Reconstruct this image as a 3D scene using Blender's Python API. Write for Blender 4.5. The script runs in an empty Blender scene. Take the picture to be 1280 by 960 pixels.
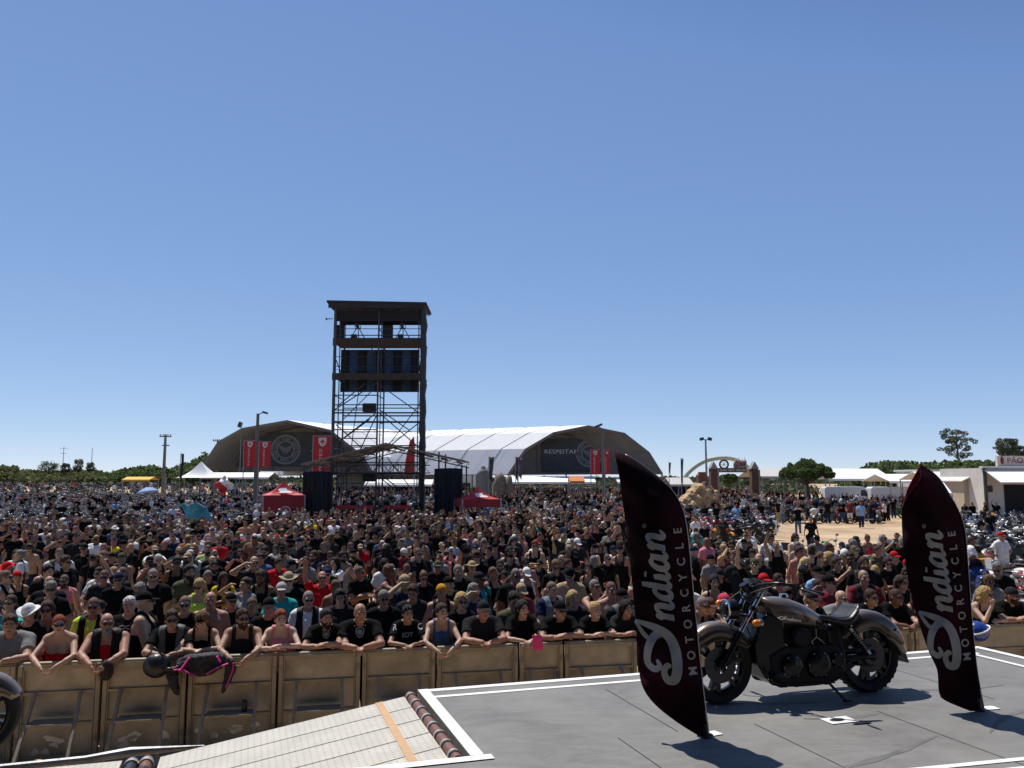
import bpy, bmesh, math, random
import numpy as np
from mathutils import Vector, Matrix, Euler

S = bpy.context.scene
COL = S.collection
random.seed(7)
RNG = np.random.default_rng(11)
R = math.radians

# ---------------------------------------------------------------- camera
F, EYE, DECK, HORIZON = 1035.0, 3.4, 1.4, 598.0
PITCH = math.atan((HORIZON - 480) / F)
CP, SP = math.cos(PITCH), math.sin(PITCH)
cam = bpy.data.objects.new('camera', bpy.data.cameras.new('camera'))
COL.objects.link(cam)
cam.location = (0, 0, EYE)
cam.rotation_euler = (math.pi / 2 + PITCH, 0, 0)
cam.data.sensor_width = 36
cam.data.lens = 36 * F / 1280
cam.data.clip_end = 6000
cam.data.clip_start = 0.05
S.camera = cam


def ray(px, py):
    u, v = (px - 640) / F, (480 - py) / F
    return Vector((u, CP - v * SP, SP + v * CP))


def at(px, py, d):
    """the world point d metres in front of the lens that is seen at a measured place of the photo"""
    r = ray(px, py)
    return Vector((0, 0, EYE)) + r * (d / r.y)


def ground(px, py, z=0.0):
    r = ray(px, py)
    return Vector((0, 0, EYE)) + r * ((z - EYE) / r.z)


YB0, YBS = 11.65, 0.20            # the crowd barrier stands on the line y = YB0 + YBS * x
BROT = math.atan(YBS)


def yb(x):
    return YB0 + YBS * x


def rise(y):
    """the field climbs gently towards the far woods"""
    t = min(max((y - 65) / 145, 0), 1)
    return 1.4 * t * t * (3 - 2 * t)


# ---------------------------------------------------------------- materials
MATS = {}


def nodes(m):
    m.use_nodes = True
    nt = m.node_tree
    return nt, nt.nodes, nt.links, nt.nodes['Principled BSDF']


def mat(name, col, rough=0.6, metal=0.0, var=0.0, vscale=3.0, bump=0.0, bscale=40.0, obj=False, attr=None,
        col2=None, spec=None, coat=0.0, trans=0.0, detail=6):
    if name in MATS:
        return MATS[name]
    m = bpy.data.materials.new(name)
    nt, N, L, P = nodes(m)
    P.inputs['Roughness'].default_value = rough
    P.inputs['Metallic'].default_value = metal
    if spec is not None:
        P.inputs['Specular IOR Level'].default_value = spec
    if coat:
        P.inputs['Coat Weight'].default_value = coat
        P.inputs['Coat Roughness'].default_value = 0.08
    src = None
    if obj:
        oi = N.new('ShaderNodeObjectInfo')
        src = oi.outputs['Color']
    elif attr:
        a = N.new('ShaderNodeAttribute')
        a.attribute_name = attr
        src = a.outputs['Color']
    tc0 = N.new('ShaderNodeTexCoord')
    # every object gets its own patch of the pattern
    oi2 = N.new('ShaderNodeObjectInfo')
    off_ = N.new('ShaderNodeVectorMath')
    off_.operation = 'MULTIPLY_ADD'
    off_.inputs[1].default_value = (37.0, 53.0, 71.0)
    L.new(oi2.outputs['Random'], off_.inputs[0])
    L.new(tc0.outputs['Object'], off_.inputs[2])
    if var > 0 or col2:
        n = N.new('ShaderNodeTexNoise')
        n.inputs['Scale'].default_value = vscale
        n.inputs['Detail'].default_value = detail
        n.inputs['Roughness'].default_value = 0.6
        L.new(off_.outputs[0], n.inputs['Vector'])
        if col2:
            rp = N.new('ShaderNodeValToRGB')
            rp.color_ramp.elements[0].position = 0.38
            rp.color_ramp.elements[1].position = 0.64
            rp.color_ramp.elements[0].color = (*col, 1)
            rp.color_ramp.elements[1].color = (*col2, 1)
            L.new(n.outputs['Fac'], rp.inputs['Fac'])
            src = rp.outputs['Color']
        if var > 0:
            mr = N.new('ShaderNodeMapRange')
            mr.inputs['From Min'].default_value = 0.3
            mr.inputs['From Max'].default_value = 0.7
            mr.inputs['To Min'].default_value = 1 - var
            mr.inputs['To Max'].default_value = 1 + var
            L.new(n.outputs['Fac'], mr.inputs['Value'])
            mx = N.new('ShaderNodeVectorMath')
            mx.operation = 'SCALE'
            if src is not None:
                L.new(src, mx.inputs[0])
            else:
                mx.inputs[0].default_value = col
            L.new(mr.outputs['Result'], mx.inputs['Scale'])
            src = mx.outputs['Vector']
    if src is not None:
        L.new(src, P.inputs['Base Color'])
    else:
        P.inputs['Base Color'].default_value = (*col, 1)
    if bump > 0:
        b = N.new('ShaderNodeBump')
        b.inputs['Strength'].default_value = bump
        b.inputs['Distance'].default_value = 0.02
        n2 = N.new('ShaderNodeTexNoise')
        n2.inputs['Scale'].default_value = bscale
        n2.inputs['Detail'].default_value = 4
        L.new(off_.outputs[0], n2.inputs['Vector'])
        L.new(n2.outputs['Fac'], b.inputs['Height'])
        L.new(b.outputs['Normal'], P.inputs['Normal'])
    if trans:
        out = N['Material Output']
        t = N.new('ShaderNodeBsdfTranslucent')
        if src is not None:
            L.new(src, t.inputs['Color'])
        else:
            t.inputs['Color'].default_value = (*col, 1)
        mxs = N.new('ShaderNodeMixShader')
        mxs.inputs['Fac'].default_value = trans
        L.new(P.outputs[0], mxs.inputs[1])
        L.new(t.outputs[0], mxs.inputs[2])
        L.new(mxs.outputs[0], out.inputs['Surface'])
    MATS[name] = m
    return m


# ---------------------------------------------------------------- mesh builder
class MB:
    def __init__(self):
        self.v, self.f, self.m, self.k = [], [], [], 0

    def mat(self, k):
        self.k = k
        return self

    def add(self, verts, faces):
        o = len(self.v)
        self.v.extend([tuple(p) for p in verts])
        for f in faces:
            self.f.append([i + o for i in f])
            self.m.append(self.k)
        return self

    def box(self, c, s, rot=None):
        M = rot if isinstance(rot, Matrix) else (Euler(rot).to_matrix() if rot else Matrix.Identity(3))
        c = Vector(c)
        vs = [c + M @ Vector((x * s[0] / 2, y * s[1] / 2, z * s[2] / 2)) for x in (-1, 1) for y in (-1, 1) for z in (-1, 1)]
        return self.add(vs, [(0, 1, 3, 2), (4, 6, 7, 5), (0, 4, 5, 1), (2, 3, 7, 6), (0, 2, 6, 4), (1, 5, 7, 3)])

    def tube(self, pts, r, n=8, caps=True, ry=None):
        pts = [Vector(p) for p in pts]
        rs = r if isinstance(r, (list, tuple)) else [r] * len(pts)
        o = len(self.v)
        ref = None
        for i, p in enumerate(pts):
            t = (pts[min(i + 1, len(pts) - 1)] - pts[max(i - 1, 0)]).normalized()
            if ref is None:
                ref = Vector((0, 0, 1)) if abs(t.z) < 0.9 else Vector((1, 0, 0))
            a = t.cross(ref)
            if a.length < 1e-6:
                a = t.cross(Vector((0, 1, 0)))
            a.normalize()
            b = t.cross(a).normalized()
            ref = -b if b.dot(ref) < 0 else b
            for j in range(n):
                q = 2 * math.pi * j / n
                self.v.append(tuple(p + a * (math.cos(q) * rs[i]) + b * (math.sin(q) * (ry or rs[i]))))
        for i in range(len(pts) - 1):
            for j in range(n):
                self.f.append([o + i * n + j, o + i * n + (j + 1) % n, o + (i + 1) * n + (j + 1) % n, o + (i + 1) * n + j])
                self.m.append(self.k)
        if caps:
            self.f.append([o + j for j in range(n)][::-1])
            self.f.append([o + (len(pts) - 1) * n + j for j in range(n)])
            self.m += [self.k, self.k]
        return self

    def bar(self, p, q, w, h=None):
        """square bar between two points"""
        p, q = Vector(p), Vector(q)
        t = (q - p)
        l = t.length
        t.normalize()
        ref = Vector((0, 0, 1)) if abs(t.z) < 0.95 else Vector((0, 1, 0))
        a = t.cross(ref).normalized()
        b = a.cross(t).normalized()
        M = Matrix((a, t, b)).transposed()
        return self.box((p + q) / 2, (w, l, h or w), M)

    def lathe(self, prof, c=(0, 0, 0), axis='y', n=32, closed=False):
        o = len(self.v)
        c = Vector(c)
        for (r, h) in prof:
            for j in range(n):
                q = 2 * math.pi * j / n
                x, y = r * math.cos(q), r * math.sin(q)
                p = {'y': (x, h, y), 'z': (x, y, h), 'x': (h, x, y)}[axis]
                self.v.append(tuple(c + Vector(p)))
        m = len(prof)
        for i in range(m if closed else m - 1):
            for j in range(n):
                a, b = i, (i + 1) % m
                self.f.append([o + a * n + j, o + a * n + (j + 1) % n, o + b * n + (j + 1) % n, o + b * n + j])
                self.m.append(self.k)
        return self

    def prism(self, poly, vec):
        """poly: 3D points of a planar outline, pushed along vec"""
        poly = [Vector(p) for p in poly]
        vec = Vector(vec)
        n = len(poly)
        fs = [list(range(n))[::-1], [n + i for i in range(n)]]
        fs += [[i, (i + 1) % n, n + (i + 1) % n, n + i] for i in range(n)]
        return self.add(poly + [p + vec for p in poly], fs)

    def ell(self, c, r, nu=14, nv=9, rot=None):
        M = Euler(rot).to_matrix() if rot else Matrix.Identity(3)
        c = Vector(c)
        o = len(self.v)
        for i in range(nv + 1):
            th = math.pi * i / nv
            for j in range(nu):
                q = 2 * math.pi * j / nu
                self.v.append(tuple(c + M @ Vector((r[0] * math.sin(th) * math.cos(q), r[1] * math.sin(th) * math.sin(q), r[2] * math.cos(th)))))
        for i in range(nv):
            for j in range(nu):
                self.f.append([o + i * nu + j, o + (i + 1) * nu + j, o + (i + 1) * nu + (j + 1) % nu, o + i * nu + (j + 1) % nu])
                self.m.append(self.k)
        return self

    def grid(self, fn, nu, nv):
        vs = [fn(i / nu, j / nv) for j in range(nv + 1) for i in range(nu + 1)]
        fs = [(j * (nu + 1) + i, j * (nu + 1) + i + 1, (j + 1) * (nu + 1) + i + 1, (j + 1) * (nu + 1) + i) for j in range(nv) for i in range(nu)]
        return self.add(vs, fs)

    def mesh(self, name, mats, smooth=False, fix=True):
        me = bpy.data.meshes.new(name)
        me.from_pydata(self.v, [], self.f)
        for m in (mats if isinstance(mats, (list, tuple)) else [mats]):
            me.materials.append(m)
        me.polygons.foreach_set('material_index', self.m)
        if fix:
            bm = bmesh.new()
            bm.from_mesh(me)
            bmesh.ops.remove_doubles(bm, verts=bm.verts, dist=1e-6)
            bmesh.ops.recalc_face_normals(bm, faces=bm.faces)
            bm.to_mesh(me)
            bm.free()
        if smooth is True:
            me.polygons.foreach_set('use_smooth', [True] * len(me.polygons))
        elif smooth:
            me.polygons.foreach_set('use_smooth', [True] * len(me.polygons))
            me.set_sharp_from_angle(angle=R(smooth))
        me.update()
        return me

    def build(self, name, mats, parent=None, smooth=False, bevel=0.0, loc=None, rz=None, fix=True):
        o = link(name, self.mesh(name, mats, smooth, fix), parent)
        if bevel:
            b = o.modifiers.new('bevel', 'BEVEL')
            b.width = bevel
            b.segments = 2
            b.limit_method = 'ANGLE'
        if loc is not None:
            o.location = loc
        if rz is not None:
            o.rotation_euler.z = rz
        return o


def link(name, data, parent=None):
    o = bpy.data.objects.new(name, data)
    COL.objects.link(o)
    if parent is not None:
        o.parent = parent
    return o


def tag(o, label, cat, group=None, kind=None):
    o['label'] = label
    o['category'] = cat
    if group:
        o['group'] = group
    if kind:
        o['kind'] = kind
    return o


def structure(o, label=None):
    o['kind'] = 'structure'
    if label:
        o['label'] = label
        o['category'] = o.name.split('.')[0].replace('_', ' ')
    return o


def thing(name, loc, label, cat, group=None, rz=0):
    o = link(name, None)
    o.empty_display_size = 0.1
    o.location = loc
    o.rotation_euler.z = rz
    return tag(o, label, cat, group)


def copy_tree(o, parent=None):
    c = o.copy()
    COL.objects.link(c)
    c.parent = parent
    for ch in list(o.children):
        copy_tree(ch, c)
    return c


def text_mesh(txt, size=1.0, align='CENTER', extrude=0.0, offset=0.0):
    cu = bpy.data.curves.new('lettering', 'FONT')
    cu.body = txt
    cu.size = size
    cu.align_x = align
    cu.extrude = extrude
    cu.offset = offset
    cu.resolution_u = 3
    o = bpy.data.objects.new('lettering', cu)
    COL.objects.link(o)
    dg = bpy.context.evaluated_depsgraph_get()
    dg.update()
    me = bpy.data.meshes.new_from_object(o.evaluated_get(dg))
    vs = [v.co.copy() for v in me.vertices]
    fs = [list(p.vertices) for p in me.polygons]
    bpy.data.objects.remove(o)
    bpy.data.curves.remove(cu)
    bpy.data.meshes.remove(me)
    return vs, fs


def catmull(pts, n=8):
    P = [np.array(p, float) for p in pts]
    P = [2 * P[0] - P[1]] + P + [2 * P[-1] - P[-2]]
    out = []
    for i in range(1, len(P) - 2):
        for k in range(n):
            t = k / n
            a, b, c, d = P[i - 1], P[i], P[i + 1], P[i + 2]
            out.append(0.5 * ((2 * b) + (c - a) * t + (2 * a - 5 * b + 4 * c - d) * t * t + (3 * b - a - 3 * c + d) * t ** 3))
    out.append(P[-2])
    return out


# ---------------------------------------------------------------- common materials
M_BLACK = mat('black_plastic', (0.012, 0.012, 0.013), 0.45, var=0.2, vscale=8)
M_RUBBER = mat('tyre_rubber', (0.014, 0.014, 0.015), 0.8, bump=0.3, bscale=90)
M_STEEL = mat('dark_scaffold_steel', (0.075, 0.075, 0.08), 0.5, 0.6, var=0.3, vscale=2)
M_GREYSTEEL = mat('galvanised_steel', (0.30, 0.30, 0.31), 0.45, 0.7, var=0.25, vscale=5)
M_CHROME = mat('chrome', (0.62, 0.62, 0.64), 0.14, 1.0)
M_WHITE = mat('white_paint', (0.80, 0.80, 0.78), 0.6, var=0.06, vscale=4)
M_CANVAS = mat('white_tent_canvas', (0.87, 0.86, 0.83), 0.75, var=0.05, vscale=0.6, trans=0.0)
M_RED = mat('red_canvas', (0.62, 0.035, 0.04), 0.6, var=0.12, vscale=2)
M_BLACKCLOTH = mat('black_drape', (0.012, 0.013, 0.018), 0.85, var=0.3, vscale=1.2, bump=0.5, bscale=5)
# ---------------------------------------------------------------- figures: a signed-distance body turned into one continuous mesh
class SDF:
    def __init__(s, lo, hi, h):
        s.lo = np.array(lo, np.float32)
        s.h = h
        s.n = np.ceil((np.array(hi) - s.lo) / h).astype(int) + 1
        s.f = np.full(tuple(s.n), 0.5, np.float32)

    def win(s, lo, hi, pad):
        a = np.clip(np.floor((np.array(lo) - pad - s.lo) / s.h).astype(int), 0, s.n - 1)
        b = np.clip(np.ceil((np.array(hi) + pad - s.lo) / s.h).astype(int) + 1, 1, s.n)
        sl = tuple(slice(a[i], max(b[i], a[i] + 1)) for i in range(3))
        ax = [s.lo[i] + s.h * np.arange(sl[i].start, sl[i].stop, dtype=np.float32) for i in range(3)]
        return sl, ax[0][:, None, None], ax[1][None, :, None], ax[2][None, None, :]

    def mix(s, sl, d, k):
        f = s.f[sl]
        h = np.clip(0.5 + 0.5 * (f - d) / k, 0, 1)
        s.f[sl] = f * (1 - h) + d * h - k * h * (1 - h)

    def cone(s, a, b, ra, rb, k=0.03):
        a, b = np.array(a, np.float32), np.array(b, np.float32)
        r = max(ra, rb)
        sl, x, y, z = s.win(np.minimum(a, b) - r, np.maximum(a, b) + r, k + 2.5 * s.h)
        ab = b - a
        q = float(ab @ ab) + 1e-9
        t = np.clip(((x - a[0]) * ab[0] + (y - a[1]) * ab[1] + (z - a[2]) * ab[2]) / q, 0, 1)
        d = np.sqrt((x - a[0] - t * ab[0]) ** 2 + (y - a[1] - t * ab[1]) ** 2 + (z - a[2] - t * ab[2]) ** 2) - (ra + (rb - ra) * t)
        s.mix(sl, d, k)

    def elld(s, c, r, M, pad):
        c = np.array(c, np.float32)
        R_ = max(r)
        sl, x, y, z = s.win(c - R_, c + R_, pad)
        X, Y, Z = x - c[0], y - c[1], z - c[2]
        if M is not None:   # columns of M are the local axes
            X, Y, Z = (X * M[0][i] + Y * M[1][i] + Z * M[2][i] for i in range(3))
        q = np.sqrt((X / r[0]) ** 2 + (Y / r[1]) ** 2 + (Z / r[2]) ** 2)
        return sl, (q - 1) * min(r) * 0.5 + (q - 1) * 0.5 * (sum(r) / 3)

    def ell(s, c, r, k=0.03, M=None):
        sl, d = s.elld(c, r, M, k + 2.5 * s.h)
        s.mix(sl, d, k)

    def carve(s, c, r, k=0.01, M=None):
        sl, d = s.elld(c, r, M, k + 2.5 * s.h)
        f = s.f[sl]
        h = np.clip(0.5 - 0.5 * (f + d) / k, 0, 1)
        s.f[sl] = f * (1 - h) - d * h + k * h * (1 - h)

    def coords(s):
        return [s.lo[i] + s.h * np.arange(s.n[i], dtype=np.float32).reshape([-1 if j == i else 1 for j in range(3)]) for i in range(3)]

    def clip(s, d):
        s.f = np.maximum(s.f, d)

    def nets(s):
        f = s.f
        ins = f < 0
        c = sum(ins[i:ins.shape[0] - 1 + i, j:ins.shape[1] - 1 + j, k:ins.shape[2] - 1 + k].astype(np.int8)
                for i in (0, 1) for j in (0, 1) for k in (0, 1))
        I = np.argwhere((c > 0) & (c < 8))
        idx = np.full(c.shape, -1, np.int32)
        idx[tuple(I.T)] = np.arange(len(I))
        acc = np.zeros((len(I), 3), np.float32)
        cnt = np.zeros((len(I), 1), np.float32)
        for ax in range(3):
            o = [a for a in range(3) if a != ax]
            for u in (0, 1):
                for w in (0, 1):
                    d0 = np.zeros(3, int)
                    d0[o[0]], d0[o[1]] = u, w
                    d1 = d0.copy()
                    d1[ax] = 1
                    fa = f[tuple((I + d0).T)]
                    fb = f[tuple((I + d1).T)]
                    x = (fa < 0) != (fb < 0)
                    t = np.where(x, fa / np.where(fa == fb, 1, fa - fb), 0)
                    p = np.tile(d0.astype(np.float32), (len(I), 1))
                    p[:, ax] = t
                    acc += p * x[:, None]
                    cnt += x[:, None]
        V = s.lo + s.h * (I + acc / np.maximum(cnt, 1))
        Q = []
        for ax in range(3):
            o = [(ax + 1) % 3, (ax + 2) % 3]
            a = [slice(None)] * 3
            b = [slice(None)] * 3
            a[ax], b[ax] = slice(0, -1), slice(1, None)
            A, B = ins[tuple(a)], ins[tuple(b)]
            e = np.argwhere(A != B)
            e = e[(e[:, o[0]] > 0) & (e[:, o[1]] > 0) & (e[:, o[0]] < f.shape[o[0]] - 1) & (e[:, o[1]] < f.shape[o[1]] - 1)]
            inside_first = A[tuple(e.T)]
            q = []
            for (u, w) in ((-1, -1), (0, -1), (0, 0), (-1, 0)):
                g = e.copy()
                g[:, o[0]] += u
                g[:, o[1]] += w
                q.append(idx[tuple(g.T)])
            q = np.stack(q, 1)
            q[~inside_first] = q[~inside_first][:, ::-1]
            Q.append(q)
        Q = np.concatenate(Q)
        return V.astype(np.float32), Q[(Q >= 0).all(1)]


def np_mesh(name, V, Q, mats, mi=None):
    me = bpy.data.meshes.new(name)
    me.vertices.add(len(V))
    me.vertices.foreach_set('co', V.astype(np.float32).ravel())
    me.loops.add(Q.size)
    me.loops.foreach_set('vertex_index', Q.astype(np.int32).ravel())
    me.polygons.add(len(Q))
    me.polygons.foreach_set('loop_start', np.arange(0, Q.size, 4, dtype=np.int32))
    me.polygons.foreach_set('loop_total', np.full(len(Q), 4, np.int32))
    for m in mats:
        me.materials.append(m)
    if mi is not None:
        me.polygons.foreach_set('material_index', mi.astype(np.int32))
    me.polygons.foreach_set('use_smooth', np.ones(len(Q), bool))
    me.update(calc_edges=True)
    return me


def nrm(v):
    v = np.array(v, float)
    return v / (np.linalg.norm(v) + 1e-9)


def rotz(a):
    c, s_ = math.cos(a), math.sin(a)
    return np.array(((c, -s_, 0), (s_, c, 0), (0, 0, 1)))


def rotx(a):
    c, s_ = math.cos(a), math.sin(a)
    return np.array(((1, 0, 0), (0, c, -s_), (0, s_, c)))


BODY = {'man': dict(sh=0.185, chest=0.115, waist=0.115, hip=0.115, arm=1.0, belly=0.0, bust=0, neck=0.058, leg=1.0),
        'heavy': dict(sh=0.20, chest=0.135, waist=0.145, hip=0.13, arm=1.18, belly=0.075, bust=0, neck=0.066, leg=1.12),
        'woman': dict(sh=0.160, chest=0.098, waist=0.090, hip=0.120, arm=0.80, belly=0.0, bust=0.066, neck=0.048, leg=0.95)}

# lean, head yaw, head pitch, then per side (x mirrored): elbow, wrist, hand direction, finger curl
POSES = {
    'rail_clasp': (0.30, 0.25, 0.05, [((.27, -.28, 1.205), (.065, -.42, 1.20), (-.75, -.4, -.35), .5)]),
    'rail_hang': (0.36, 0.35, 0.0, [((.25, -.30, 1.205), (.085, -.48, 1.12), (-.35, -.35, -.85), .55)]),
    'rail_cross': (0.42, 0.3, 0.1, [((.29, -.30, 1.20), (.03, -.37, 1.215), (-1, -.05, 0), .25), ((.27, -.30, 1.22), (.00, -.42, 1.255), (-1, .1, -.1), .3)]),
    'rail_down': (0.38, -0.1, 0.55, [((.27, -.26, 1.22), (.05, -.42, 1.24), (-.8, -.3, -.2), .5)]),
    'rail_chin': (0.34, 0.45, 0.05, [((.20, -.32, 1.20), (.04, -.30, 1.43), (-.35, .05, .9), .9), ((.28, -.30, 1.20), (.02, -.38, 1.21), (-1, -.1, 0), .3)]),
    'down': (0.03, 0.2, 0.02, [((.275, .03, 1.13), (.285, -.06, .885), (0, -.1, -1), .35)]),
    'crossed': (0.0, 0.15, 0.0, [((.285, -.10, 1.13), (-.06, -.23, 1.16), (-1, .05, .1), .2), ((.285, -.09, 1.15), (-.07, -.21, 1.22), (-1, .1, -.15), .2)]),
    'salute': (0.02, 0.1, -0.1, [((.40, -.20, 1.48), (.15, -.17, 1.635), (-.9, -.12, .12), .1), ((.275, .03, 1.13), (.285, -.06, .885), (0, -.1, -1), .35)]),
    'phone': (0.02, 0.0, -0.1, [((.25, -.28, 1.32), (.085, -.40, 1.52), (-.45, -.1, .85), .6)]),
    'raise': (0.0, 0.1, -0.15, [((.30, -.10, 1.66), (.27, -.24, 1.88), (-.05, -.4, .9), .4), ((.275, .03, 1.13), (.25, -.16, .93), (-.1, -.5, -.8), .35)]),
    'clap': (0.05, 0.2, 0.0, [((.25, -.15, 1.15), (.05, -.34, 1.28), (-.3, -.35, .8), .15)]),
    'hips': (0.0, 0.25, 0.0, [((.43, .08, 1.15), (.20, -.03, 1.0), (-.8, -.3, -.3), .4)]),
    'hold': (0.08, -0.2, 0.35, [((.26, -.06, 1.12), (.09, -.28, 1.14), (-.5, -.7, .2), .6)]),
    'walk': (0.04, 0.0, 0.0, [((.275, -.08, 1.14), (.27, -.26, .98), (0, -.5, -.8), .4), ((.27, .13, 1.15), (.28, .10, .90), (0, -.1, -1), .4)]),
}


def figure(pose, body, h):
    lean, yaw, pitch, arms = POSES[pose]
    B = BODY[body]
    RL = rotx(lean)               # tips the trunk towards -y
    P = np.array((0, 0.10 * (lean > .2), 0.92))

    def T(x, y, z):
        return P + RL @ np.array((x, y, z))

    walk = pose == 'walk'
    g = SDF((-0.56, -0.72, -0.02), (0.56, 0.34, 2.12 if pose == 'raise' else 1.86), h)
    trunk = []                     # cones shared by the body and by clothes
    hw = B['hip'] * 0.80
    for s in (-1, 1):
        trunk.append((T(s * hw, 0.01, -.02), T(s * .075, 0, .18), B['hip'], B['waist'], .05))
        trunk.append((T(s * .075, 0, .18), T(s * .09, 0, .38), B['waist'], B['chest'], .05))
    trunk.append((T(-B['sh'] + .02, .01, .485), T(B['sh'] - .02, .01, .485), .058, .058, .05))
    trunk.append((T(0, -.05 - B['belly'] * .6, .14), T(0, -.03, .30), .09 + B['belly'], .10, .06))
    if B['bust']:
        for s in (-1, 1):
            trunk.append((T(s * .075, -.075, .345), T(s * .07, -.085, .335), B['bust'], B['bust'] * .9, .03))
    nb = T(0, .015, .52)
    hc = T(0, 0, .55) + np.array((0, -.005 - .055 * (lean > .2), .155 - .02 * (lean > .2)))
    RH = rotz(yaw) @ rotx(pitch)
    hs = 0.96 if body != 'woman' else 0.91

    def HD(x, y, z):
        return hc + RH @ (np.array((x, y, z)) * hs)

    for s in (-1, 1):
        trunk.append((T(s * .05, .02, .55), T(s * (B['sh'] - .03), .01, .495), .045, .052, .04))
    legs = []
    for s in (-1, 1):
        st = (.16 * s if walk else 0)
        hip = P + np.array((s * hw * .95, 0.0, -.03))
        kn = np.array((s * .105, -.035 - st * .6, .49))
        an = np.array((s * .12, .02 - st * 1.2 + (.1 if walk and s < 0 else 0), .09 + (.07 if walk and s < 0 else 0)))
        legs.append((hip, kn, .088 * B['leg'], .058 * B['leg'], .03))
        legs.append((kn, an, .056 * B['leg'], .040 * B['leg'], .02))
        legs.append((an + np.array((0, .02, -.035)), an + np.array((s * .03, -.14, -.055)), .038, .036, .02))
    arms2 = []
    hands = []
    for s in (-1, 1):
        el, wr, hd, curl = arms[0] if s < 0 or len(arms) == 1 else arms[1]
        m = np.array((s, 1, 1))
        el, wr, hd = np.array(el) * m, np.array(wr) * m, nrm(np.array(hd) * m)
        shd = T(s * B['sh'], .01, .475)
        if body == 'woman':
            el = el * np.array((.95, 1, 1))
        a = B['arm']
        arms2.append((shd, el, .054 * a, .043 * a, .03))
        arms2.append((el, el * .55 + wr * .45, .043 * a, .040 * a, .015))
        arms2.append((el * .55 + wr * .45, wr, .040 * a, .028 * a, .012))
        hands.append((s, wr, hd, curl, nrm(wr - el)))
    for c in trunk + legs + arms2:
        g.cone(*c)
    # neck and head
    g.cone(nb, HD(0, .02, -.06), B['neck'], B['neck'] * .93, .03)
    M = RH
    g.ell(HD(0, .015, .03), np.array((.076, .096, .094)) * hs, .02, M)
    g.ell(HD(0, -.022, -.045), np.array((.060, .072, .084)) * hs, .025, M)
    g.cone(HD(-.012, -.078, -.103), HD(.012, -.078, -.103), .022 * hs, .022 * hs, .02)
    g.cone(HD(-.036, -.078, .020), HD(.036, -.078, .020), .016, .016, .015)
    for s in (-1, 1):
        g.ell(HD(s * .046, -.062, -.028), np.array((.022, .024, .022)) * hs, .02, M)
        g.ell(HD(s * .077, .012, -.012), np.array((.011, .022, .032)) * hs, .008, M)
        g.carve(HD(s * .031, -.104, -.003), np.array((.018, .017, .012)) * hs, .012, M)
    g.cone(HD(0, -.094, .004), HD(0, -.116, -.036), .009, .0145, .008)
    g.cone(HD(-.018, -.094, -.068), HD(.018, -.094, -.068), .0095, .0095, .008)
    # hands: palm, four unequal bent fingers and a thumb from the side of the palm
    for (s, wr, hd, curl, fa) in hands:
        pn = np.cross(hd, np.array((s * 1.0, 0.3, 0.2)))
        if pose in ('down', 'walk'):
            pn = np.array((-s, 0, 0.0))
        elif pose.startswith('rail') and pose != 'rail_chin':
            pn = np.array((0, .35, -1.0)) if pose != 'rail_hang' else np.array((-s, .5, 0))
        elif pose == 'salute' and s < 0:
            pn = np.array((0, -.2, -1.0))
        elif pose in ('phone', 'clap'):
            pn = np.array((-s, .3, 0))
        pn = nrm(pn - hd * float(pn @ hd))
        sd = np.cross(hd, pn)
        sc = .92 if body != 'woman' else .82
        kn = []
        for j in range(4):
            off = sd * (j - 1.5) * .0195 * sc
            k0 = wr + hd * (.088 - .005 * abs(j - 1.2)) * sc + off
            g.cone(wr + hd * .008 + off * .55, k0, .0155 * sc, .0115 * sc, .012)
            L = (.040, .045, .042, .033)[j] * sc
            d1 = nrm(hd * math.cos(curl) + pn * math.sin(curl))
            d2 = nrm(hd * math.cos(curl * 2.3) + pn * math.sin(curl * 2.3))
            k1 = k0 + d1 * L
            g.cone(k0, k1, .0098 * sc, .0090 * sc, .003)
            g.cone(k1, k1 + d2 * L * .85, .0090 * sc, .0078 * sc, .003)
        ts = sd * (-1 if float(sd @ np.array((0, -.3, 1.0))) < 0 else 1)
        t0 = wr + hd * .028 * sc + ts * .026 * sc
        t1 = t0 + nrm(hd * .7 + ts * .65 + pn * .25) * .042 * sc
        g.cone(t0, t1, .014 * sc, .0108 * sc, .01)
        g.cone(t1, t1 + nrm(hd * .9 + ts * .15 + pn * .35) * .033 * sc, .0104 * sc, .0085 * sc, .003)
    V, Q = g.nets()
    C = V[Q].mean(1)
    lc = ((C - hc) @ RH) / hs
    mi = np.zeros(len(Q), int)
    ax = np.abs(lc[:, 0])
    mi[(np.abs(ax - .031) < .020) & (np.abs(lc[:, 2] - .022 - .004 * (ax < .03)) < .006) & (lc[:, 1] < -.05)] = 1     # eyebrows
    mi[(((ax - .031) / .014) ** 2 + ((lc[:, 2] + .003) / .0065) ** 2 < 1) & (lc[:, 1] < -.05)] = 2                     # eyes
    mi[((ax / .024) ** 2 + ((lc[:, 2] + .068) / .009) ** 2 < 1) & (lc[:, 1] < -.07)] = 3                              # lips
    out = {'skin': (V, Q, mi)}
    hm = Matrix([list(RH[i] * hs) + [hc[i]] for i in range(3)] + [[0, 0, 0, 1]])
    out['head'] = hm
    up = RL @ np.array((0, 0, 1))
    fwd = RL @ np.array((0, -1, 0))

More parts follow.
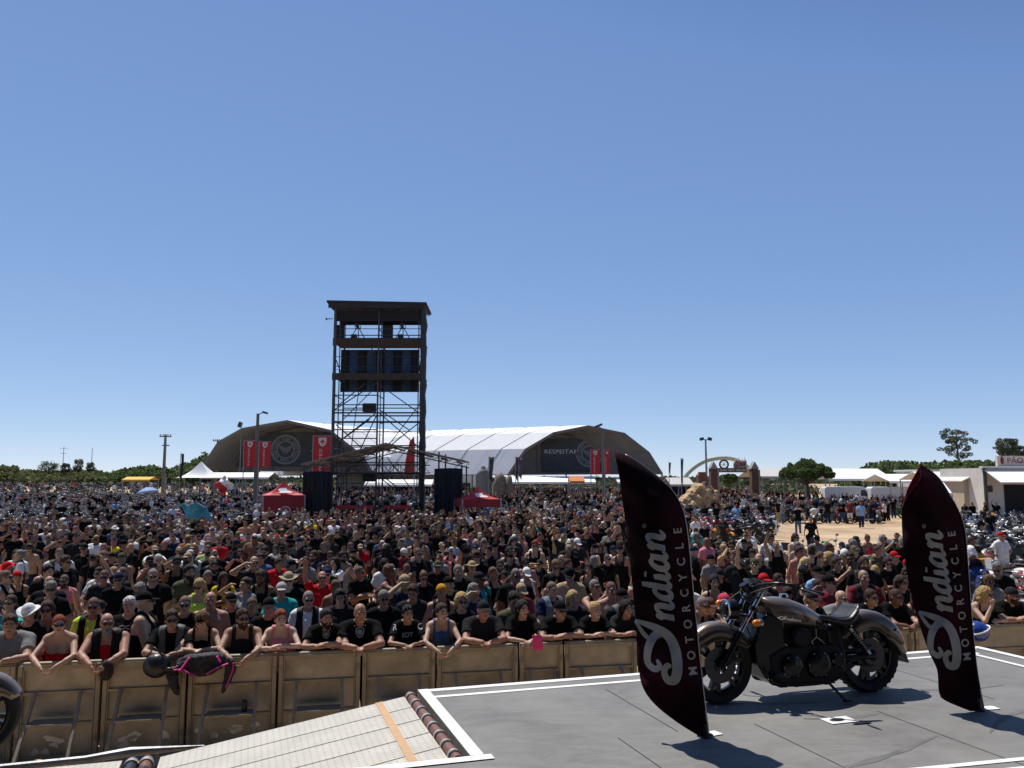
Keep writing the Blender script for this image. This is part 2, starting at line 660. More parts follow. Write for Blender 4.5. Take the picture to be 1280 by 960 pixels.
    def cloth(kind):
        c = SDF((-0.5, -0.6, 0.5), (0.5, 0.34, 1.62), max(h, .0125))
        inf = .015 if kind != 'vest' else .024
        sm = .055 if body != 'woman' else .035
        for q in trunk:
            c.cone(q[0], q[1], q[2] + inf, q[3] + inf, sm)
        if kind in ('tee', 'loose'):
            for i in (0, 3):
                a_, e_ = arms2[i][0], arms2[i][1]
                fr = .66
                c.cone(a_, a_ + (e_ - a_) * fr, arms2[i][2] + .020, arms2[i][3] + .026, .03)
        c.cone(T(0, 0, .0), T(0, 0, -.10), .10 + inf, .105 + inf, .05)
        for s in (-1, 1):
            c.cone(T(s * .07, 0, .02), T(s * .08, 0, -.10), B['hip'] + inf - .01, B['hip'] + inf - .005, .05)
        X, Y, Z = c.coords()
        # folds
        w = np.sin(Z * 38 + X * 17 + np.sin(Y * 30) * 2) * np.sin(X * 29 - Z * 21 + 1.3) * .0032 + np.sin(Z * 71 + X * 40) * .0012
        c.f = c.f + w.astype(np.float32)
        hz = T(0, 0, -.10)
        c.clip((hz[2] - Z) - (Y - hz[1]) * up[1] * .3 + X * 0)                # hem
        if kind in ('tee', 'loose'):
            n0 = T(0, -.05, .525)
            q = (Z - n0[2]) * .80 + (n0[1] - Y) * .6
            r = np.sqrt(X ** 2 + (Y - nb[1]) ** 2)
            c.clip(np.minimum(np.maximum(q, -9), .085 - r + 0 * Z) if False else np.where(r < .085, q, -1).astype(np.float32))
            for s, i in ((-1, 0), (1, 3)):
                a_, e_ = arms2[i][0], arms2[i][1]
                d = nrm(e_ - a_)
                L = np.linalg.norm(e_ - a_) * .62
                pd = (X - a_[0]) * d[0] + (Y - a_[1]) * d[1] + (Z - a_[2]) * d[2] - L
                rr = np.sqrt((X - e_[0]) ** 2 + (Y - e_[1]) ** 2 + (Z - e_[2]) ** 2)
                c.clip(np.where(rr < .17, pd, -1).astype(np.float32))
        else:
            top = T(0, 0, .60 if kind != 'tube' else .36)
            tz = (X - top[0]) * up[0] + (Y - top[1]) * up[1] + (Z - top[2]) * up[2]
            c.clip(tz)
            wd = B['sh'] * (.80 if kind == 'tank' else .95)
            lz = tz + (.60 - .33)
            if kind != 'tube':
                c.clip(np.where(lz > 0, np.abs(X) - (wd - .15 * np.clip(lz, 0, .1)), -1).astype(np.float32))
                dp = .44 if kind == 'tank' else .40
                zz = tz + .60 - dp                      # neckline scoop
                fr = (X - 0) ** 2 / (.075 if kind == 'tank' else .06) ** 2
                c.clip(np.where((zz > 0), (np.sqrt(fr) < 1) * .02 - .01 + 0 * Y, -1).astype(np.float32))
            if kind == 'vest':
                fy = (X * fwd[0] + (Y - P[1]) * fwd[1] + (Z - P[2]) * fwd[2])
                c.clip(np.where(fy > .02, .045 + .04 * np.clip(tz + .6, 0, 1) - np.abs(X) + 0 * Z, -1).astype(np.float32))
        return c.nets()

    out['cloth'] = cloth

    def trousers(short=False):
        c = SDF((-0.36, -0.42, -0.02), (0.36, 0.42, 1.08), max(h, .0135))
        for s in (0, 1):
            a_, b_ = legs[s * 3], legs[s * 3 + 1]
            c.cone(a_[0], a_[1], a_[2] + .02, a_[3] + .024, .03)
            if short:
                continue
            c.cone(b_[0], b_[1], b_[2] + .022, b_[3] + .028, .02)
        for s in (-1, 1):
            c.cone(P + np.array((s * hw, .01, -.03)), P + np.array((s * .075, 0, .09)), B['hip'] + .008, B['waist'] + .012, .05)
        X, Y, Z = c.coords()
        c.f = c.f + (np.sin(Z * 33 + X * 20) * np.sin(Y * 25 + Z * 14) * .003).astype(np.float32)
        c.clip((Z - P[2] - .07) + 0 * X + 0 * Y)
        c.clip((.075 if not short else .45) - Z + 0 * X + 0 * Y)
        return c.nets()

    out['trousers'] = trousers

    def shoes():
        c = SDF((-0.3, -0.5, -0.03), (0.3, 0.45, 0.3), max(h, .012))
        for s in (0, 1):
            q = legs[s * 3 + 2]
            c.cone(q[0], q[1], .048, .046, .02)
            c.cone(q[0], q[0] + np.array((0, 0, .08)), .05, .05, .02)
        X, Y, Z = c.coords()
        if not walk:
            c.clip(.002 - Z + 0 * X + 0 * Y)
        return c.nets()

    out['shoes'] = shoes
    return out


# head-borne parts, all in the frame of the head (face towards -y)
def head_part(kind, h=0.0085):
    g = SDF((-.24, -.26, -.46), (.24, .24, .22), h)
    X, Y, Z = g.coords()
    rough = (np.sin(X * 160 + Z * 60) * np.sin(Y * 140 - Z * 90 + 1) * .0025).astype(np.float32)
    if kind.startswith('hair'):
        th = {'hair_short': .013, 'hair_crop': .0045, 'hair_long': .017, 'hair_curly': .03, 'hair_bun': .011, 'hair_wavy': .022, 'hair_top': .012}[kind]
        g.ell((0, .018, .032), (.076 + th, .096 + th, .094 + th), .02)
        g.ell((0, .05, -.03), (.066 + th * .6, .06 + th, .07 + th), .03)
        if kind in ('hair_long', 'hair_wavy', 'hair_curly'):
            n = {'hair_long': 9, 'hair_wavy': 9, 'hair_curly': 7}[kind]
            L = {'hair_long': -.34, 'hair_wavy': -.22, 'hair_curly': -.13}[kind]
            for i in range(n):
                a = -1.25 + 2.5 * i / (n - 1)
                x0, y0 = .085 * math.sin(a), .03 + .085 * math.cos(a)
                wv = .018 * math.sin(i * 2.1)
                g.cone((x0, y0, .02), (x0 * 1.15 + wv, y0 * .9, L * .5), .026, .03, .02)
                g.cone((x0 * 1.15 + wv, y0 * .9, L * .5), (x0 * 1.05 - wv, y0 * .8, L + .03 * math.cos(i * 3)), .03, .014, .02)
        if kind == 'hair_bun':
            g.ell((0, .12, .07), (.045, .04, .045), .02)
        # clear the face and the front of the neck
        if kind in ('hair_long', 'hair_wavy', 'hair_curly'):
            g.carve((0, -.10, -.035), (.074, .105, .118), .012)
            g.carve((0, -.07, -.26), (.10, .10, .17), .02)
        else:
            wob = np.sin(X * 70 + 1) * .006 + np.sin(X * 170) * .004
            if kind in ('hair_short', 'hair_top'):
                for i in range(26):
                    a = i * 2.4
                    r = .085 * math.sqrt(i / 26)
                    x0, y0 = r * math.cos(a), .02 + r * 1.1 * math.sin(a)
                    z0 = .032 + .096 * math.sqrt(max(0, 1 - (x0 / .09) ** 2 - ((y0 - .018) / .12) ** 2))
                    k_ = 1.5 if kind == 'hair_top' and y0 < .03 else 1
                    g.cone((x0, y0, z0), (x0 + .012 * math.sin(i * 5), y0 + .016 * math.cos(i * 3), z0 + .010 * k_), .014, .006, .012)
            line = -.075 + 1.25 * np.clip(.045 - Y, 0, .3) - .35 * np.clip(np.abs(X) - .05, 0, 1) + wob
            g.clip(-(Z - line).astype(np.float32))
            g.carve((0, -.10, -.03), (.066, .07, .085), .012)
        amp = 2.6 if kind == 'hair_curly' else 1.8 if kind in ('hair_wavy', 'hair_long') else 1.1
        g.f = g.f + rough * amp
        if kind == 'hair_curly':
            g.f = g.f + (np.sin(X * 95) * np.sin(Y * 90) * np.sin(Z * 85) * .009).astype(np.float32)
    elif kind.startswith('beard'):
        g.ell((0, -.026, -.058), (.066, .078, .084), .02)
        g.cone((0, -.085, -.105), (0, -.085, -.12), .032, .03, .02)
        if kind == 'beard_long':
            g.cone((0, -.09, -.12), (0, -.085, -.22), .042, .018, .02)
        g.clip((Z + .042 + 0.35 * np.clip(.02 - np.abs(X), 0, 1) + 0 * Y).astype(np.float32))
        g.clip((Y - .035 + 0 * X + 0 * Z).astype(np.float32))
        g.carve((0, -.112, -.066), (.026, .03, .012), .006)
        g.f = g.f + rough
    elif kind in ('cap', 'cap_back', 'bandana'):
        g.ell((0, .016, .040), (.088, .108, .098), .02)
        g.clip(((.032 if kind != 'bandana' else .028) - Z - .10 * np.clip(Y, 0, 1) * (3 if kind == 'bandana' else 1) + 0 * X).astype(np.float32))
        if kind != 'bandana':
            s = 1 if kind == 'cap_back' else -1
            g2 = SDF((-.24, -.26, -.46), (.24, .24, .22), h)
            g2.ell((0, s * .105, .034), (.078, .095, .022), .02)
            g2.clip(-(s * Y - .06) + 0 * X + 0 * Z)
            g2.clip(np.abs(Z - .042 + np.abs(X) * np.abs(X) * 3 + (s * Y - .06) * .18) - .0085 + 0 * X)
            g.f = np.minimum(g.f, g2.f)
        else:
            g.cone((0, .115, .01), (.015, .135, -.08), .018, .012, .02)
    elif kind == 'sun_hat':
        g.ell((0, .016, .045), (.090, .108, .100), .02)
        g.clip(.03 - Z + 0 * X + 0 * Y)
        r = np.sqrt(X ** 2 + (Y - .016) ** 2)
        g2 = np.maximum(r - .158, np.abs(Z - .040 + np.abs(X) ** 2 * -.9 + .25 * np.clip(-Y - .05, 0, 1)) - .008)
        g.f = np.minimum(g.f, g2.astype(np.float32))
    return g.nets()


def sunglasses_mesh():
    b = MB()
    for s in (-1, 1):
        b.ell((s * .033, -.101, .000), (.029, .010, .0195), 12, 7, rot=(0, 0, s * .28))
        b.bar((s * .058, -.088, .008), (s * .078, .015, .008), .006, .008)
    b.bar((-.012, -.108, .006), (.012, -.108, .006), .006, .006)
    return b.mesh('sunglasses', mat('dark_lens', (0.006, 0.006, 0.008), 0.12), smooth=True)


M_SKIN = mat('skin', (0.4, 0.22, 0.15), 0.52, obj=True, var=0.16, vscale=11, spec=0.28)
M_BROW = mat('eyebrow', (0.035, 0.02, 0.014), 0.8)
M_EYE = mat('eye', (0.02, 0.014, 0.012), 0.25)
M_LIP = mat('lip', (0.28, 0.085, 0.07), 0.5)
M_HAIR = mat('hair', (0.03, 0.02, 0.015), 0.62, spec=0.2, obj=True, var=0.35, vscale=45, bump=0.6, bscale=130)
M_CLOTH = mat('garment_cloth', (0.02, 0.02, 0.02), 0.9, spec=0.1, obj=True, var=0.14, vscale=10, bump=0.25, bscale=35)
M_LEATHER = mat('garment_leather', (0.02, 0.018, 0.016), 0.6, spec=0.2, obj=True, var=0.2, vscale=14, bump=0.3, bscale=60)
M_DENIM = mat('trouser_denim', (0.03, 0.04, 0.07), 0.9, spec=0.1, obj=True, var=0.2, vscale=9, bump=0.2, bscale=60)
M_SHOE = mat('shoe_leather', (0.02, 0.018, 0.016), 0.6)
M_PRINT = mat('shirt_print', (0.45, 0.45, 0.45), 0.8)

HEADBITS = {}


def headbit(kind):
    if kind not in HEADBITS:
        if kind == 'sunglasses':
            HEADBITS[kind] = sunglasses_mesh()
        else:
            V, Q = head_part(kind)
            HEADBITS[kind] = np_mesh(kind, V, Q, [M_HAIR if kind[0] in 'hb' and kind != 'bandana' else M_CLOTH])
    return HEADBITS[kind]


FIG = {}


def print_on(o, pose, body, kind, shapes, m, depth=.004):
    """a print that follows the front of a garment: 2D shapes (x, z) laid on the cloth from in front"""
    from mathutils.bvhtree import BVHTree
    me = garment(pose, body, kind)
    bv = BVHTree.FromPolygons([v.co.copy() for v in me.vertices], [tuple(p.vertices) for p in me.polygons])
    mb = MB()
    for pl in shapes:
        q = []
        for (x, z) in pl:
            h = bv.ray_cast(Vector((x, -1.5, z)), Vector((0, 1, 0)))
            if h[0] is None:
                break
            q.append(h[0] + Vector((0, -depth, 0)))
        if len(q) == len(pl):
            mb.add(q, [list(range(len(q)))])
    return mb.build('shirt_print', m, o, fix=False)


def outline(pts, w, cx, cz, s):
    out = []
    n = len(pts)
    for i in range(n - 1):
        (x0, z0), (x1, z1) = pts[i], pts[i + 1]
        l = math.hypot(x1 - x0, z1 - z0) + 1e-9
        nx, nz = -(z1 - z0) / l * w, (x1 - x0) / l * w
        for k in range(3):
            a, b = k / 3, (k + 1) / 3
            P_ = [(x0 + (x1 - x0) * t + sx * nx, z0 + (z1 - z0) * t + sx * nz) for t, sx in ((a, 1), (b, 1), (b, -1), (a, -1))]
            out.append([(cx + p[0] * s, cz + p[1] * s) for p in P_])
    return out


CREST = [[(-.8, .8), (0, 1), (.8, .8), (.8, -.1), (.5, -.7), (0, -1.1), (-.5, -.7), (-.8, -.1), (-.8, .8)], [(-.4, .45), (.4, .45), (.4, -.1), (0, -.55), (-.4, -.1), (-.4, .45)],
         [(0, .45), (0, -.5)], [(-.35, .1), (.35, .1)], [(-1.3, 1.35), (-.7, 1.5), (0, 1.3), (.7, 1.5), (1.3, 1.35)]]


def crest(o, pose, body, cz, s, m):
    sh = []
    for st in CREST:
        sh += outline(st, .09, 0, cz, s)
    return print_on(o, pose, body, 'tee', sh, m)


def letters(o, pose, body, txt, cx, cz, h, m):
    vs, fs = text_mesh(txt, h)
    return print_on(o, pose, body, 'tee', [[(cx + vs[i].x, cz + vs[i].y) for i in f] for f in fs], m)


def fig(pose, body):
    k = (pose, body)
    if k not in FIG:
        f = figure(pose, body, .0088 if pose.startswith('rail') else .0105)
        V, Q, mi = f['skin']
        FIG[k] = dict(skin=np_mesh('body_' + pose, V, Q, [M_SKIN, M_BROW, M_EYE, M_LIP], mi), head=f['head'], raw=f, cl={})
    return FIG[k]


def garment(pose, body, kind):
    f = fig(pose, body)
    if kind not in f['cl']:
        if kind in ('trousers', 'shorts'):
            V, Q = f['raw']['trousers'](kind == 'shorts')
            f['cl'][kind] = np_mesh(kind, V, Q, [M_DENIM])
        elif kind == 'shoes':
            V, Q = f['raw']['shoes']()
            f['cl'][kind] = np_mesh(kind, V, Q, [M_SHOE])
        else:
            V, Q = f['raw']['cloth'](kind)
            f['cl'][kind] = np_mesh(kind, V, Q, [M_LEATHER if kind == 'vest' else M_CLOTH])
    return f['cl'][kind]


NAMES = {'tee': 'shirt', 'tank': 'vest_top', 'vest': 'waistcoat', 'tube': 'strapless_top', 'trousers': 'trousers', 'shorts': 'shorts', 'shoes': 'shoes'}


def person(loc, rz, pose, body, skin, tops, legs, hair=None, haircol=(.03, .02, .015), beard=None, hat=None, hatcol=(.02, .02, .02),
           glasses=False, label='', group=None, scale=1.0, legkind='trousers'):
    f = fig(pose, body)
    o = link('person', f['skin'])
    o.location = loc
    o.rotation_euler.z = rz
    o.scale = (scale,) * 3
    o.color = (*skin, 1)
    tag(o, label, 'person', group)
    for kind, c in tops:
        ch = link(NAMES[kind], garment(pose, body, kind), o)
        ch.color = (*c, 1)
    ch = link(NAMES[legkind], garment(pose, body, legkind), o)
    ch.color = (*legs, 1)
    link('shoes', garment(pose, body, 'shoes'), o)
    bits = []
    if hair:
        bits.append(('hair', hair, haircol if hair != 'hair_crop' else tuple(a_ * .55 + b_ * .30 for a_, b_ in zip(haircol, skin))))
    if beard:
        bits.append(('beard', beard, haircol))
    if hat:
        bits.append(({'cap': 'cap', 'cap_back': 'cap', 'bandana': 'bandana', 'sun_hat': 'hat'}[hat], hat, hatcol))
    if glasses:
        bits.append(('sunglasses', 'sunglasses', (0, 0, 0)))
    for nm, kind, c in bits:
        ch = link(nm, headbit(kind), o)
        ch.matrix_local = f['head']
        ch.color = (*c, 1)
    return o
# ---------------------------------------------------------------- stage deck, ramp, barrier
PA, PB = ground(522, 863, DECK), ground(1222.5, 808.5, DECK)
PC, PD = ground(577, 947, DECK), ground(432, 960, DECK)
ea = (PB - PA).normalized()                      # along the front edge of the stage
eb = Vector((ea.y, -ea.x, 0))                    # from that edge towards the lens
ROTA = math.atan2(ea.y, ea.x)


def deck(a, b, z=DECK):
    """stage coordinates: metres along the edge from its left corner, metres back from the edge"""
    p = PA + ea * a + eb * b
    p.z = z
    return p


LA = (PB - PA).dot(ea)
BC = (PC - PA).dot(eb)
AD = (PD - PC).dot(ea)
M_DECK = mat('stage_deck_paint', (0.168, 0.161, 0.147), 0.7, var=0.24, vscale=1.1, bump=0.12, bscale=30)
M_LINE = mat('white_line_paint', (0.78, 0.77, 0.74), 0.6, var=0.1, vscale=9)
M_SEAM = mat('deck_seam', (0.025, 0.025, 0.025), 0.9)
# dusty scuffs over the deck paint
nt = M_DECK.node_tree
tcn = nt.nodes.new('ShaderNodeTexCoord')
nz = nt.nodes.new('ShaderNodeTexNoise'); nz.inputs['Scale'].default_value = 2.3; nz.inputs['Detail'].default_value = 9; nz.inputs['Roughness'].default_value = .68; nz.inputs['Distortion'].default_value = 1.4
mpn = nt.nodes.new('ShaderNodeMapping'); mpn.inputs['Rotation'].default_value = (0, 0, -ROTA); mpn.inputs['Scale'].default_value = (.8, 1.7, 1)
rpn = nt.nodes.new('ShaderNodeValToRGB'); rpn.color_ramp.elements[0].position = .42; rpn.color_ramp.elements[1].position = .68
rpn.color_ramp.elements[0].color = (0, 0, 0, 1); rpn.color_ramp.elements[1].color = (.42, .42, .42, 1)
mxn = nt.nodes.new('ShaderNodeMix'); mxn.data_type = 'RGBA'
P_ = nt.nodes['Principled BSDF']
old = P_.inputs['Base Color'].links[0].from_socket
nt.links.new(tcn.outputs['Object'], mpn.inputs['Vector']); nt.links.new(mpn.outputs['Vector'], nz.inputs['Vector']); nt.links.new(nz.outputs['Fac'], rpn.inputs['Fac']); nt.links.new(rpn.outputs['Color'], mxn.inputs[0])
nt.links.new(old, mxn.inputs[6]); mxn.inputs[7].default_value = (.26, .255, .24, 1); nt.links.new(mxn.outputs[2], P_.inputs['Base Color'])

b = MB()
out = [deck(0, 0), deck(LA, 0), deck(LA, 9), deck(AD - 5, 9), deck(AD - 5, BC), deck(0, BC)]
b.prism([p - Vector((0, 0, .16)) for p in out], (0, 0, .16))
so = structure(b.build('stage_deck', M_DECK))
b = MB()
ins = [deck(.05, .05), deck(LA - .05, .05), deck(LA - .05, 8.9), deck(AD - 4.9, 8.9), deck(AD - 4.9, BC + .05), deck(.05, BC + .05)]
b.prism([Vector((p.x, p.y, .02)) for p in ins], (0, 0, DECK - .185))
structure(b.build('stage_skirt', M_BLACKCLOTH))


def strip(a0, b0, a1, b1, w, m, name, z=.004):
    d = (Vector((a1, b1, 0)) - Vector((a0, b0, 0))).normalized()
    n = Vector((-d.y, d.x, 0)) * w / 2
    mb = MB()
    vs = [deck(a0 + n.x, b0 + n.y, DECK + z), deck(a0 - n.x, b0 - n.y, DECK + z), deck(a1 - n.x, b1 - n.y, DECK + z), deck(a1 + n.x, b1 + n.y, DECK + z)]
    mb.add(vs, [(0, 1, 2, 3)])
    return structure(mb.build(name, m))


strip(.0, .045, LA, .045, .09, M_LINE, 'stage_edge_line')
strip(.10, .29, LA - .3, .29, .065, M_LINE, 'stage_edge_line')
strip(.05, .0, .05, BC, .10, M_LINE, 'stage_edge_line', .0075)
strip(.15, BC + .06, AD - 5, BC + .06, .10, M_LINE, 'stage_edge_line', .009)
strip(LA - .05, 0, LA - .05, 9, .10, M_LINE, 'stage_edge_line', .0075)
strip(LA - .42, .3, LA - .42, 9, .07, M_LINE, 'stage_edge_line', .0075)
# the double line that crosses the lower right corner
q0, q1 = ground(1150, 962, DECK), ground(1281, 949, DECK)
for k in (0, .16):
    a0, b0 = (q0 - PA).dot(ea), (q0 - PA).dot(eb)
    a1, b1 = (q1 - PA).dot(ea), (q1 - PA).dot(eb)
    strip(a0 - 2, b0 - 2 * (b1 - b0) / (a1 - a0) + k, a1 + .6, b1 + .6 * (b1 - b0) / (a1 - a0) + k, .06, M_LINE, 'stage_edge_line', .0055)
for (a, b0, b1) in ((1.72, .5, 1.9), (2.42, 1.9, 3.4), (4.95, .5, 1.9), (1.2, 1.9, 3.4), (3.3, 3.4, 5), (3.65, 1.9, 3.4)):
    strip(a, b0, a, b1, .007, M_SEAM, 'deck_seam', .003)
# rubber scuffs left on the deck
M_SCUFF = mat('rubber_scuff', (.138, .133, .123), .8, var=.2, vscale=7)
for (a, b0, l, w, ang, cv) in ((2.0, 1.0, 1.5, .05, .35, .08), (3.6, 2.6, 1.9, .06, 2.9, -.1), (4.4, 1.35, 1.1, .045, .15, .1), (2.9, 1.9, .7, .07, .1, .05), (5.6, 2.3, 1.6, .05, 2.9, .2), (4.9, 2.9, .9, .05, .3, -.1)):
    mb = MB()
    L_ = []
    for k in range(17):
        t = k / 16
        x_, y_ = a + l * t * math.cos(ang) - cv * math.sin(math.pi * t) * math.sin(ang), b0 + l * t * math.sin(ang) + cv * math.sin(math.pi * t) * math.cos(ang)
        ww = w * math.sin(math.pi * min(max(t, .04), .96)) ** .5 * (1 + .3 * math.sin(t * 29)) / 2
        L_.append((deck(x_ - ww * math.sin(ang), y_ + ww * math.cos(ang), DECK + .0022), deck(x_ + ww * math.sin(ang), y_ - ww * math.cos(ang), DECK + .0022)))
    for k in range(16):
        mb.add([L_[k][0], L_[k][1], L_[k + 1][1], L_[k + 1][0]], [(0, 1, 2, 3)])
    structure(mb.build('scuff_mark', M_SCUFF))
# tape marks on the deck
M_TAPE = mat('white_tape', (.75, .75, .73), .6, var=.15, vscale=20)


def tape(px, py, w, l, rz, label, blot=False):
    p = ground(px, py, DECK)
    mb = MB().box((0, 0, .006), (w, l, .004))
    if blot:
        mb.mat(1).ell((-.02, .0, .012), (.07, .035, .006), 12, 6).ell((.12, -.13, .008), (.10, .02, .004), 12, 6)
    o = mb.build('tape_mark', [M_TAPE, M_BLACK], loc=p, rz=rz)
    return tag(o, label, 'tape mark', 'white tape marks on the stage deck')


tape(1049, 901, .26, .16, ROTA, 'white tape square with a dark smear on the deck in front of the motorcycle', True)
tape(890, 918, .14, .10, .5, 'white tape scrap at the foot of the left feather flag')
tape(1232, 886, .22, .10, .2, 'white tape scrap at the foot of the right feather flag')

# ramp of perforated plates falling away to the left, with a flat landing beyond
def perforated(name, col):
    m = mat(name, col, .55, .15, var=.12, vscale=3, bump=.1, bscale=60)
    nt = m.node_tree
    Pn = nt.nodes['Principled BSDF']
    old = Pn.inputs['Base Color'].links[0].from_socket
    tc = nt.nodes.new('ShaderNodeTexCoord')
    mp = nt.nodes.new('ShaderNodeMapping')
    mp.inputs['Scale'].default_value = (19, 19, 0)
    vo = nt.nodes.new('ShaderNodeTexVoronoi')
    vo.voronoi_dimensions = '2D'
    vo.inputs['Randomness'].default_value = 0.0
    vo.inputs['Scale'].default_value = 1.0
    gt = nt.nodes.new('ShaderNodeMath'); gt.operation = 'LESS_THAN'; gt.inputs[1].default_value = .16
    mx = nt.nodes.new('ShaderNodeMix'); mx.data_type = 'RGBA'
    nt.links.new(tc.outputs['Object'], mp.inputs['Vector']); nt.links.new(mp.outputs['Vector'], vo.inputs['Vector'])
    nt.links.new(vo.outputs['Distance'], gt.inputs[0]); nt.links.new(gt.outputs[0], mx.inputs[0])
    nt.links.new(old, mx.inputs[6]); mx.inputs[7].default_value = (.29, .265, .22, 1)
    nt.links.new(mx.outputs[2], Pn.inputs['Base Color'])
    return m


M_RAMP = perforated('perforated_plate', (.47, .44, .375))
M_RAMP2 = mat('dirty_alloy_edge', (.20, .20, .205), .5, .4, var=.3, vscale=6, bump=.4, bscale=14)
ramp = thing('stage_ramp', deck(0, 0), 'cream perforated metal ramp sloping down from the left edge of the stage deck', 'ramp', rz=ROTA)
L1, DROP = 2.10, .34
RW = BC - .03
slope = math.atan2(DROP, L1)


def rl(t, s, up=0):
    """ramp local: t metres away from the deck, s metres back from the far edge"""
    return Vector((-.14 - t, -s - .0, -.04 - t * math.tan(slope) + up))


nb_ = 5
for k in range(nb_):
    s0, s1 = .03 + RW * k / nb_, .03 + RW * (k + 1) / nb_ - .018
    mb = MB()
    v = [rl(-.005, s0), rl(L1, s0), rl(L1, s1), rl(-.005, s1)]
    mb.prism([p - Vector((0, 0, .03)) for p in v], (0, 0, .03))
    mb.build('plank', M_RAMP, ramp)
mb = MB()
v = [rl(.20, .03, .003), rl(.265, .03, .003), rl(.265, RW, .003), rl(.20, RW, .003)]
mb.prism(v, (0, 0, .003)).build('orange_stripe', mat('orange_tape', (.52, .31, .15), .6, var=.1, vscale=8), ramp)
mb = MB()
mb.tube([Vector((-.085, -.05, -.035)), Vector((-.085, -RW, -.035))], .045, 14)
pipe = mb.build('hinge_pipe', mat('rusty_brown_pipe', (.17, .07, .045), .55, var=.25, vscale=12), ramp, smooth=40)
M_CLAMP = mat('clamp_steel', (.42, .39, .34), .45, .5, var=.2, vscale=20)
for k in range(8):
    s = -.12 - k * (RW - .2) / 7.2
    mb = MB().lathe([(.046, -.017), (.051, -.017), (.051, .017), (.046, .017)], (-.085, s, -.035), 'y', 20)
    mb.mat(1).lathe([(.046, -.045), (.050, -.045), (.050, -.020), (.046, -.020)], (-.085, s, -.035), 'y', 20)
    mb.build('clamp', [M_CLAMP, M_BLACK], pipe, smooth=40)
# landing
zl = -.04 - L1 * math.tan(slope)
for k in range(3):
    s0, s1 = .03 + RW * k / 3, .03 + RW * (k + 1) / 3 - .01
    mb = MB()
    v = [Vector((-.14 - L1 - .30, -s0, zl)), Vector((-.14 - L1 - 6.5, -s0, zl)), Vector((-.14 - L1 - 6.5, -s1, zl)), Vector((-.14 - L1 - .30, -s1, zl))]
    mb.prism([p - Vector((0, 0, .03)) for p in v], (0, 0, .03)).build('landing_plate', M_RAMP, ramp)
for k, (dx, m) in enumerate(((.085, M_BLACK), (.20, MATS['rusty_brown_pipe']))):
    mb = MB().tube([Vector((-.14 - L1 - .30 + dx, -.04, zl - .02)), Vector((-.14 - L1 - .30 + dx, -RW, zl - .02))], .05, 14)
    pp = mb.build('hinge_pipe', m, ramp, smooth=40)
    for j in range(7):
        s = -.14 - j * .24
        MB().lathe([(.052, -.03), (.062, -.03), (.062, .03), (.052, .03)], (-.14 - L1 - .30 + dx, s, zl - .02), 'y', 18).build('clamp', M_BLACK if j % 2 else M_CLAMP, pp, smooth=40)
# alloy trim along the far edge of the landing
mb = MB()
pts = [(-.14 - L1 + .35, .06, zl + .03), (-.14 - L1 - .25, .075, zl + .035), (-.14 - L1 - .6, .06, zl + .012), (-.14 - L1 - 3, .05, zl - .01), (-.14 - L1 - 6, .05, zl - .01)]
mb.tube(pts, [.012, .04, .03, .028, .028], 8)
mb.build('edge_trim', M_RAMP2, ramp, smooth=30)
for t in (.4, 1.2, L1, L1 + 1.5, L1 + 3, L1 + 4.6):
    for s in (.3, RW - .2):
        zt = -.07 - min(t, L1) * math.tan(slope) - .012
        MB().box((-.14 - t, -s, (zt - DECK) / 2), (.06, .06, zt + DECK)).build('leg', M_STEEL, ramp)

# unseen stage house added behind the lens: black walls and roof block sky light
mb = MB()
mb.box((2, -9, 6.2), (30, .4, 12.4))
mb.box((-14, -5.5, 6.2), (.4, 7, 12.4)).box((18, -5.5, 6.2), (.4, 7, 12.4))
structure(mb.build('unseen_sky_blocker_wall', M_BLACKCLOTH))
structure(MB().box((2, -5.6, 12.7), (33, 8.2, .5)).build('unseen_sky_blocker_roof', M_BLACKCLOTH))

# crowd barrier, panel by panel
M_BARR = mat('barrier_paint', (.40, .335, .225), .6, .1, var=.28, vscale=4.5, bump=.15, bscale=25, col2=(.33, .275, .18))
M_BPLATE = mat('barrier_plate', (.42, .36, .255), .55, .1, var=.36, vscale=2.6, bump=.1, bscale=18)
M_STRUT = mat('barrier_strut', (.27, .23, .17), .6, .1, var=.25, vscale=8)
M_SHINE = mat('scuffed_bare_metal', (.62, .60, .55), .4, .3, var=.25, vscale=25)


def make_barrier(w):
    root = link('crowd_barrier', None)
    root.empty_display_size = .1
    h = 1.13
    for z0, z1 in ((.06, .40), (.435, .775), (.81, 1.085)):
        MB().box((0, .0, (z0 + z1) / 2), (w - .12, .012, z1 - z0)).build('plate', M_BPLATE, root)
    for s in (-1, 1):
        mb = MB().box((s * (w / 2 - .035), -.012, h / 2), (.052, .075, h))
        mb.box((s * (w / 2 - .073), -.02, h / 2 - .02), (.014, .05, h - .06))
        mb.build('post', M_BARR, root, bevel=.006)
    for z in (.04, .418, .792, 1.097):
        MB().box((0, -.012, z), (w - .13, .05, .034 if z < 1 else .06)).build('rail', M_BARR, root, bevel=.005)
    MB().tube([(-w / 2 + .01, 0, 1.135), (w / 2 - .01, 0, 1.135)], .028, 10).build('top_tube', M_BARR, root, smooth=40)
    for s in (-1, 1):
        MB().bar((s * w * .27, -.045, .80), (s * w * .30, -.62, .03), .035, .05).build('strut', M_STRUT, root)
    MB().box((0, -.20, .485), (w * .52, .26, .025)).build('step_shelf', M_STRUT, root)
    MB().box((0, -.45, .016), (w - .06, .75, .02)).build('foot_plate', M_RAMP, root)
    for s in (-1, 1):
        for z in (.25, .95):
            MB().box((s * (w / 2 - .035), -.056, z), (.03, .014, .075)).build('latch', M_STRUT, root)
    return root


